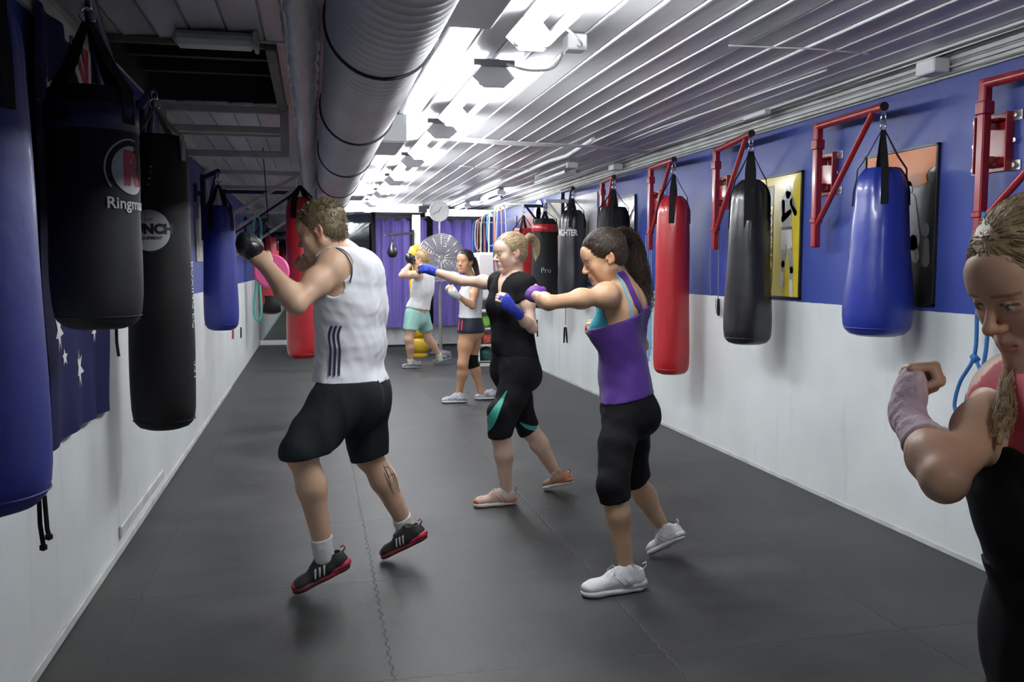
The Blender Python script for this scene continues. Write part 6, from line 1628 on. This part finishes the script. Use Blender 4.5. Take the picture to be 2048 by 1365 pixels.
    garment('capri_pants', LB.p, M_legging, T, .006, off=.006, planes=[((pel[0], pel[1], hz + .012), (-.22, 0, 1))], cuts=[legcut(Lk + nrm(La - Lk) * .075, nrm(La - Lk), .13), legcut(Rk + nrm(Ra - Rk) * .025, nrm(Ra - Rk) + V(-.1, 0, 0), .13)], wrinkle=folds(13, .005, 36, V(0, 0, 1), .8), relax=2)
    M_ws = mat('white_shoe_leather', (.68, .69, .70), .5, bump=.3, bscale=60, var=.12, vscale=30); M_wsl = mat('white_sole', (.66, .66, .66), .5); M_sockp = mat('pink_sock', (.62, .28, .42), .8)
    for an, kn in ((La, Lk), (Ra, Rk)):
        S = Body(); u = nrm(kn - an); S.cone(an + V(0, 0, -.04), an + u * .008, .040, .037, .02); garment('sock', S.p, M_sockp, T, .005, planes=[(an + u * .006, u)], relax=1)
    t0 = atY(1163, 1186, 3.64); t0[2] = .003; h0 = atY(1288, 1186, 3.68); h0[2] = .004
    shoe(T, t0, h0, (0, 0, 1), M_ws, M_wsl, 1.0, M_ws, mat('white_sock', (.62, .62, .60), .85))
    t1 = atY(1300, 1116, 4.10); t1[2] = .003; h1 = atY(1369, 1077, 3.92)
    shoe(T, t1, h1, (0, 0, 1), M_ws, M_wsl, 1.0, M_ws, mat('white_sock', (.62, .62, .60), .85))
    tie = P(0, -.092, .075)
    def line(P, F):
        return [prim_ell(P(0, .105, -.038), (.066, .072, .094), F), prim_ell(P(.085, .042, -.050), (.042, .058, .058), F), prim_ell(P(-.085, .042, -.050), (.042, .058, .058), F),
                prim_ell(P(.085, -.004, -.020), (.024, .028, .034), F), prim_ell(P(-.085, -.004, -.020), (.024, .028, .034), F), prim_ell(P(0, -.02, -.120), (.12, .13, .058), F)]
    hm = hair_mat('dark_brown', (.060, .036, .022), (.018, .011, .008))
    scalp_hair(P, F, .96, hm, T, .05, 15, line, n=900, style='tied', tie=tie, rr=.0014, grow=.008)
    ponytail([tie, A(1252, 472, 3.88), A(1268, 500, 3.90), A(1276, 540, 3.90), A(1284, 580, 3.90), A(1286, 612, 3.89), A(1282, 640, 3.88)], [.026, .042, .046, .044, .040, .034, .008], hm, T, 9, n=420, r=.0016, curl=.028)
    print('FIG purple', *[round(float(np.linalg.norm(a - b)), 3) for a, b in ((Ls, Le), (Le, Lw), (Rs, Re), (Re, Rw), (Lh, Lk), (Lk, La), (Rh, Rk), (Rk, Ra), (t0, h0), (t1, h1), (Ls, Rs))], 'ankle', La[2], Ra[2], 'top', P(0, 0, .12)[2])
purple()
# ================================================================== far figures
def far_woman():
    T = thing('person', 'far brunette woman in a white tank top and navy shorts with pink stripes', 'person', (1.55, 9.4, 0))
    A = atY
    Ls, Rs = A(951, 572, 9.22), A(938, 568, 9.55); Le, Lw = A(944, 612, 9.10), A(912, 590, 9.02); Re, Rw = A(922, 600, 9.62), A(902, 582, 9.45)
    hc = A(930, 524, 9.35); nk = A(942, 556, 9.38); fw = nrm(V(-.9, .1, 0)); lat = V(0, -1, 0)
    B = Body(); pel = A(940, 655, 9.37); wst = A(941, 622, 9.37); rib = A(942, 598, 9.37); up_ = A(944, 575, 9.37)
    torso(B, [(pel + V(0, 0, -.04), lat * .078, .100), (pel + V(0, 0, .05), lat * .070, .098), (wst, lat * .050, .084), (rib, lat * .06, .090), (up_, lat * .062, .082), (up_ + V(0, 0, .04), lat * .045, .062)], .035)
    for S in (Ls, Rs): B.ell(S, (.050, .048, .054), None, .05, 'u', 'torso'); B.cone(nk + V(0, 0, -.02), S, .034, .034, .05, None, 1, 'u', 'torso')
    for sx in (-1, 1): B.ell(rib + fw * .06 + lat * .055 * sx + V(0, 0, .03), (.055, .055, .055), None, .04, 'u', 'torso'); B.ell(pel - fw * .05 + lat * .055 * sx + V(0, 0, -.04), (.085, .08, .09), None, .05, 'u', 'torso')
    F = _frame(V(-.62, -.78, -.02), V(0, 0, 1)); P = head(B, hc, F, .98, True)
    B.cone(nk, P(0, -.022, -.050), .048, .046, .03, None, 1, 'u', 'neck')
    limb_arm(B, Ls, Le, Lw, .93, .85); limb_arm(B, Rs, Re, Rw, .93, .85)
    hand_fist(B, Lw, nrm(A(897, 580, 9.0) - Lw), V(0, .8, .2), .92, -1); hand_fist(B, Rw, nrm(A(893, 573, 9.4) - Rw), V(0, -.8, 0), .92, 1)
    Lh, Rh = A(934, 665, 9.28), A(948, 665, 9.48); Lk, La = A(926, 728, 9.24), A(918, 788, 9.30); Rk, Ra = A(944, 722, 9.46), A(962, 785, 9.45)
    limb_leg(B, Lh, Lk, La, V(-1, -.2, 0), .98, 1.0, 1.0); limb_leg(B, Rh, Rk, Ra, V(-1, -.2, 0), .98, .98, 1.0)
    skin = (.60, .33, .19)
    body_mesh('body', B, skin_mat('bronzed', skin), T, .009, [(hc - .14, hc + .14, .0038)], face_col(skin, P, F, .98, (.5, .16, .14), (.07, .04, .03)))
    eyes(P, F, .98, T, (0, 1, 0))
    M_ww = mat('white_hand_wrap', (.68, .72, .72), .75, bump=.4, bscale=90); hp = B.pick(('hand', 'arm')).p
    for W, E, nmb in ((Lw, Le, 1), (Rw, Re, 2)):
        pr = [p for p in hp if np.linalg.norm((p.a if p.kind == 0 else p.c) - W) < .24]
        wrap('hand_wrap', pr, M_ww, T, .007, .006, 3, planes=[(W - nrm(W - E) * .05, -nrm(W - E))])
    tb = B.pick(('torso',)).p; hz = A(940, 640, 9.37)[2]
    M_wt = mat('white_ribbed_cloth', (.70, .71, .73), .7, bump=.2, bscale=60, stretch=(.3, .3, 3))
    garment('tank_top', tb, M_wt, T, .007, off=.009, planes=[((pel[0], pel[1], hz), (0, 0, -1))], cuts=[prim_ell(Ls + V(0, -.04, .03), (.062, .07, .08)), prim_ell(Rs + V(0, .04, .03), (.062, .07, .08)), prim_cone(nk + V(0, 0, .0), nk + V(-.02, 0, .09), .065, .10)], wrinkle=folds(3, .005, 40, V(0, 0, 1), 1.3), relax=2)
    LB = Body(); LB.p = list(tb) + B.pick(('thigh',)).p
    sh = garment('shorts', LB.p, mat('navy_shorts_cloth', (.010, .012, .030), .6), T, .007, off=.012, planes=[((0, 0, hz + .03), (0, 0, 1)), ((0, 0, A(940, 666, 9.3)[2]), (0, 0, -1))], relax=1)
    mp_ = mat('hot_pink_stripe', (.80, .05, .18), .5)
    ribbon('side_stripe', LB.p, ((919, 641), (918, 650), (917, 661)), .014, mp_, sh, lift=.002, off=.012, thick=.002); ribbon('side_stripe', LB.p, ((925, 641), (924, 650), (923, 661)), .014, mp_, sh, lift=.002, off=.012, thick=.002)
    d = nrm(Ra - Rk); u2 = nrm(Rk - Rh); KB = Body(); KB.cone(Rk - u2 * .075, Rk, .066, .062, .02); KB.cone(Rk, Rk + d * .085, .062, .062, .02)
    garment('knee_brace', KB.p, M_legging, T, .006, planes=[(Rk - u2 * .065, -u2), (Rk + d * .075, d)], wrinkle=folds(2, .003, 60), relax=1)
    M_so = mat('white_sole', (.66, .66, .66), .5); M_u = mat('grey_white_shoe_mesh', (.62, .64, .66), .5, col2=(.22, .25, .28), vscale=30)
    for (a, b2, Y) in (((883, 806), (928, 808), 9.28), ((949, 800), (985, 802), 9.45)):
        t0 = atY(*a, Y); t0[2] = .004; h0 = atY(*b2, Y); h0[2] = .004; h0 = t0 + nrm(h0 - t0) * .27
        shoe(T, t0, h0, (0, 0, 1), M_u, M_so, .8, None, M_so)
    tie = P(0, -.095, .04)
    def line(P, F): return [prim_ell(P(0, .108, -.038), (.064, .075, .090), F), prim_ell(P(.085, .042, -.05), (.045, .06, .06), F), prim_ell(P(-.085, .042, -.05), (.045, .06, .06), F), prim_ell(P(.085, -.004, -.018), (.022, .028, .03), F), prim_ell(P(-.085, -.004, -.018), (.022, .028, .03), F), prim_ell(P(0, -.02, -.12), (.12, .13, .058), F)]
    hm = hair_mat('dark_brown', (.060, .036, .022), (.018, .011, .008))
    scalp_hair(P, F, .98, hm, T, .05, 25, line, n=350, style='tied', tie=tie, rr=.002, grow=.008)
    ponytail([tie, A(946, 520, 9.42), A(951, 535, 9.40), A(955, 550, 9.38), A(957, 562, 9.36)], [.025, .038, .034, .026, .006], hm, T, 9, n=90, r=.0025, curl=.01)
    print('FIG w4', *[round(float(np.linalg.norm(a - b)), 3) for a, b in ((Ls, Le), (Le, Lw), (Lh, Lk), (Lk, La), (Rh, Rk), (Rk, Ra))], 'ankle', La[2], Ra[2], 'top', P(0, 0, .12)[2])
far_woman()
def far_man():
    T = thing('person', 'far man in a white sleeveless shirt and pale green shorts with both fists raised', 'person', (1.5, 12.75, 0))
    A = atY
    Ls, Rs = A(836, 550, 12.55), A(857, 552, 12.88); Le, Lw = A(803, 551, 12.5), A(822, 527, 12.62); Re, Rw = A(838, 556, 13.05), A(828, 530, 12.9)
    hc = A(845, 519, 12.72); nk = A(850, 542, 12.74); fw = nrm(V(-.85, .5, 0)); lat = nrm(V(-.5, -.85, 0))
    B = Body(); pel = A(835, 628, 12.75); wst = A(841, 602, 12.75); rib = A(845, 580, 12.75); up_ = A(848, 560, 12.75)
    torso(B, [(pel + V(0, 0, -.03), lat * .075, .105), (pel + V(0, 0, .06), lat * .070, .105), (wst, lat * .065, .10), (rib, lat * .08, .108), (up_, lat * .09, .10), (up_ + V(0, 0, .05), lat * .06, .075)], .035)
    for S in (Ls, Rs): B.ell(S, (.062, .06, .064), None, .05, 'u', 'torso'); B.cone(nk, S, .045, .04, .05, None, 1, 'u', 'torso')
    F = _frame(V(-.75, .62, -.2), V(0, 0, 1)); P = head(B, hc, F, 1.0)
    B.cone(nk, P(0, -.022, -.050), .060, .056, .03, None, 1, 'u', 'neck')
    limb_arm(B, Ls, Le, Lw, 1.0, 1.0); limb_arm(B, Rs, Re, Rw, 1.0, 1.0)
    hdl = nrm(A(818, 513, 12.62) - Lw); hand_fist(B, Lw, hdl, V(0, .8, .2), 1.0, -1); hand_fist(B, Rw, nrm(A(828, 515, 12.85) - Rw), V(0, -.8, 0), 1.0, 1)
    Lh, Rh = A(826, 628, 12.66), A(843, 628, 12.85); Lk, La = A(818, 680, 12.58), A(821, 725, 12.62); Rk, Ra = A(857, 678, 12.9), A(880, 714, 12.95)
    limb_leg(B, Lh, Lk, La, V(-1, .2, 0), 1.05, 1.05, 1.0); limb_leg(B, Rh, Rk, Ra, V(-1, .2, 0), 1.05, 1.0, 1.0)
    skin = (.62, .38, .26)
    body_mesh('body', B, skin_mat('ruddy', skin), T, .010, [(hc - .14, hc + .14, .005)], face_col(skin, P, F, 1.0, (.5, .16, .14), (.07, .04, .03)))
    eyes(P, F, 1.0, T)
    G = Body(); G.ell(Lw + hdl * .08, (.06, .06, .065), None, .02); G.cone(Lw, Lw + hdl * .06, .040, .048, .02)
    garment('glove', G.p, mat('black_glove_leather', (.010, .010, .011), .38), T, .008, relax=1)
    G = Body(); hr = nrm(A(828, 515, 12.85) - Rw); G.ell(Rw + hr * .08, (.055, .06, .06), None, .02); garment('glove', G.p, mat('black_glove_leather', (.010, .010, .011), .38), T, .008, relax=1)
    TB = Body(); TB.p = list(B.pick(('torso',)).p); TB.cone(pel + lat * .06 + V(0, 0, .08), pel - lat * .06 + V(0, 0, .08), .125, .125, .05); TB.cone(pel + lat * .06, pel - lat * .06, .132, .132, .05); TB.cone(rib + lat * .06, rib - lat * .06, .118, .118, .05)
    hz = A(838, 618, 12.75)[2]
    garment('sleeveless_shirt', TB.p, mat('white_shirt_cloth', (.70, .71, .72), .75), T, .009, off=.008, planes=[((pel[0], pel[1], hz), (-.15, 0, -1))], cuts=[prim_ell(Ls + V(-.01, -.04, .02), (.08, .08, .08)), prim_ell(Rs + V(.01, .05, .02), (.07, .08, .09)), prim_cone(nk + fw * .02 + V(0, 0, .01), nk + V(0, 0, .08), .07, .10)], wrinkle=folds(3, .008, 28, V(0, 0, 1), .9), relax=2)
    SB = Body(); SB.cone(pel + lat * .06 + V(0, 0, .02), pel - lat * .06 + V(0, 0, .02), .114, .114, .05); SB.cone(pel + lat * .06 + V(0, 0, -.08), pel - lat * .06 + V(0, 0, -.08), .125, .125, .05)
    SB.cone(Lh, Lk, .115, .095, .05); SB.cone(Rh, Rk, .115, .095, .05)
    garment('shorts', SB.p, mat('pale_green_shorts_cloth', (.30, .56, .50), .7), T, .009, planes=[((0, 0, hz + .09), (0, 0, 1))], cuts=[legcut(Lk + (Lh - Lk) * .38, V(-.1, 0, -1), .2), legcut(Rk + (Rh - Rk) * .30, V(.3, 0, -1), .2)], wrinkle=folds(6, .008, 26), relax=2)
    M_sock = mat('white_sock', (.62, .62, .60), .85)
    for an, kn in ((La, Lk), (Ra, Rk)):
        S = Body(); u = nrm(kn - an); S.cone(an + V(0, 0, -.035), an + u * .05, .045, .045, .02); garment('sock', S.p, M_sock, T, .008, planes=[(an + u * .05, u)], relax=1)
    M_so = mat('dark_sole', (.30, .30, .30), .5); M_u = mat('grey_shoe_mesh', (.30, .30, .31), .5, col2=(.05, .05, .06), vscale=30)
    t0 = atY(803, 737, 12.6); t0[2] = .004; h0 = atY(833, 741, 12.62); h0[2] = .004; h0 = t0 + nrm(h0 - t0) * .28; shoe(T, t0, h0, (0, 0, 1), M_u, M_so, .8)
    t1 = atY(868, 730, 12.98); t1[2] = .004; h1 = atY(896, 719, 12.95); h1 = t1 + nrm(h1 - t1) * .28; shoe(T, t1, h1, (0, 0, 1), M_u, M_so, .8)
    def line(P, F): return [prim_ell(P(0, .115, -.045), (.075, .075, .105), F), prim_ell(P(.085, .045, -.055), (.04, .06, .065), F), prim_ell(P(-.085, .045, -.055), (.04, .06, .065), F), prim_ell(P(.085, -.004, -.018), (.022, .030, .036), F), prim_ell(P(-.085, -.004, -.018), (.022, .030, .036), F), prim_ell(P(0, -.02, -.125), (.12, .13, .050), F)]
    scalp_hair(P, F, 1.0, hair_mat('sandy', (.42, .30, .15), (.2, .13, .06)), T, .025, 33, line, n=400, style='short', rr=.002, grow=.008, flatten=.5)
    print('FIG m5', *[round(float(np.linalg.norm(a - b)), 3) for a, b in ((Ls, Le), (Le, Lw), (Lh, Lk), (Lk, La), (Rh, Rk), (Rk, Ra))], 'ankle', La[2], Ra[2], 'top', P(0, 0, .12)[2])
far_man()

# ================================================================== near woman cut by the right edge of the frame
def near_woman():
    T = thing('person', 'blonde woman at the right edge with a pale wrapped fist and coral neckline top', 'person', (1.18, 1.05, 0))
    D = atD
    hc = D(2078, 560, 1.36); nk = D(2120, 735, 1.38)
    Rs = D(2030, 792, 1.45); Re, Rw = D(1888, 955, 1.28), D(1812, 826, 1.44); Ls = D(2240, 830, 1.22); Le, Lw = D(2330, 1080, 1.12), D(2300, 900, .98)
    fw = nrm(V(-.80, -.50, 0)); lat = nrm(Ls - Rs); lat[2] = 0; lat = nrm(lat); lat2 = nrm(V(.2, -1, 0))
    B = Body(); up_ = D(2118, 850, 1.36); rib = D(2125, 940, 1.36); wst = D(2162, 1100, 1.38); pel = D(2245, 1255, 1.40)
    torso(B, [(pel + V(0, 0, -.08), lat2 * .082, .105), (pel, lat2 * .080, .104), (pel + V(0, 0, .07), lat2 * .068, .095), (wst, lat2 * .048, .080), (rib, lat * .060, .090), (up_, lat * .066, .082), (up_ + V(0, 0, .05), lat * .045, .062)], .035)
    for S in (Ls, Rs): B.ell(S, (.050, .048, .052), None, .05, 'u', 'torso'); B.cone(nk + V(0, 0, -.03), S, .034, .032, .05, None, 1, 'u', 'torso')
    for sx in (-1, 1): B.ell(rib + fw * .070 + lat * .062 * sx + V(0, 0, .02), (.062, .060, .062), None, .04, 'u', 'torso')
    F = _frame(V(-.90, -.02, -.46), V(-.40, 0, 1)); P = head(B, hc, F, .97, True)
    B.cone(nk, P(0, -.022, -.050), .052, .048, .03, None, 1, 'u', 'neck')
    limb_arm(B, Ls, Le, Lw, .95, .86); limb_arm(B, Rs, Re, Rw, .95, .79)
    hd = nrm(D(1822, 738, 1.46) - Rw); hand_fist(B, Rw, hd, V(.9, -.35, .05), .90, 1); hand_fist(B, Lw, nrm(V(-.3, 0, 1)), V(.5, .6, 0), .92, -1)
    Lh = pel + lat2 * .085 + V(0, 0, -.05); Rh = pel - lat2 * .085 + V(0, 0, -.05)
    Lk = V(Lh[0] - .16, Lh[1] - .05, .50); La = V(Lk[0] + .06, Lk[1], .09); Rk = V(Rh[0] + .02, Rh[1] + .06, .48); Ra = V(Rk[0] + .28, Rk[1] + .1, .12)
    limb_leg(B, Lh, Lk, La, V(-1, 0, 0), 1.0, 1.0, 1.0); limb_leg(B, Rh, Rk, Ra, V(-1, .2, 0), 1.0, 1.0, 1.0)
    skin = (.58, .35, .23)
    body_mesh('body', B, skin_mat('warm', skin), T, .0065, [(hc - .14, hc + .14, .0022), (Rw - .10, Rw + .13, .0022)], face_col(skin, P, F, .97, (.45, .15, .13), (.12, .07, .03)))
    eyes(P, F, .97, T, (0, 1, -.3))
    hp = B.pick(('hand', 'arm')).p
    pr = [p for p in hp if np.linalg.norm((p.a if p.kind == 0 else p.c) - Rw) < .20]
    M_wr = mat('pale_pink_wrap', (.74, .60, .66), .8, col2=(.52, .37, .43), vscale=18, bump=.6, bscale=60)
    wn = nrm(V(.9, -.35, .05) - np.dot(V(.9, -.35, .05), hd) * hd)
    wrap('hand_wrap', pr, M_wr, T, .0035, .0028, 3, planes=[(Rw - nrm(Rw - Re) * .09, -nrm(Rw - Re)), (Rw + hd * .082, hd), (Rw + wn * .026 + hd * .05, wn + .25 * hd)])
    tb = B.pick(('torso',)).p
    M_cor = mat('coral_top_cloth', (.62, .07, .10), .7)
    cutz = rib[2] + .075
    garment('coral_top', tb, M_cor, T, .005, off=.004, planes=[((0, 0, rib[2] - .02), (0, 0, -1))], cuts=[prim_ell(Ls + V(-.01, -.02, .02), (.075, .08, .10)), prim_ell(Rs + V(0, .02, .02), (.075, .08, .10)), prim_cone(nk + fw * .03, nk + fw * .06 + V(0, 0, .10), .055, .09)], relax=1)
    garment('tank_top', tb, M_blacktop, T, .005, off=.009, planes=[((pel[0], pel[1], pel[2] + .06), (0, 0, -1)), (rib + V(0, 0, .055), V(-.1, 0, 1.0))], cuts=[prim_ell(Ls + V(-.01, -.03, .02), (.085, .085, .105)), prim_ell(Rs + V(0, .02, .02), (.08, .08, .10))], wrinkle=folds(4, .004, 40, (0, 0, 1), .8), relax=2)
    LB = Body(); LB.p = list(tb) + B.pick(('thigh', 'shin')).p
    garment('track_pants', LB.p, M_legging, T, .007, off=.014, planes=[((0, 0, pel[2] + .09), (0, 0, 1)), ((0, 0, .10), (0, 0, -1))], wrinkle=folds(14, .008, 26, (0, 0, 1), .6), relax=2)
    M_so = mat('white_sole', (.66, .66, .66), .5); M_ws = mat('white_shoe_leather', (.68, .69, .70), .5)
    for an in (La, Ra):
        h0 = an + V(.07, 0, 0); h0[2] = .004; t0 = h0 + V(-.26, -.01, 0); shoe(T, t0, h0, (0, 0, 1), M_ws, M_so, .8)
    tie = P(0, -.090, -.02)
    def line(P, F): return [prim_ell(P(0, .108, -.042), (.066, .075, .094), F), prim_ell(P(.085, .040, -.06), (.042, .058, .055), F), prim_ell(P(-.085, .040, -.06), (.042, .058, .055), F), prim_ell(P(0, -.02, -.13), (.12, .13, .055), F)]
    hm = hair_mat('honey_blonde', (.50, .36, .18), (.20, .13, .06))
    scalp_hair(P, F, .97, hm, T, .05, 35, line, n=1100, style='tied', tie=tie, rr=.0011, grow=.009)
    q0 = P(-.055, -.05, -.07)
    ponytail([q0, D(2046, 720, 1.39), D(2022, 780, 1.35), D(2008, 840, 1.31), D(1998, 890, 1.30)], [.016, .019, .017, .011, .003], hm, T, 19, n=160, r=.0010, curl=.008, name='side_lock')
    print('FIG g6', *[round(float(np.linalg.norm(a - b)), 3) for a, b in ((Ls, Le), (Le, Lw), (Lh, Lk), (Lk, La), (Ls, Rs))], 'hc', hc, 'pel', pel, 'top', P(0, 0, .12)[2])
near_woman()
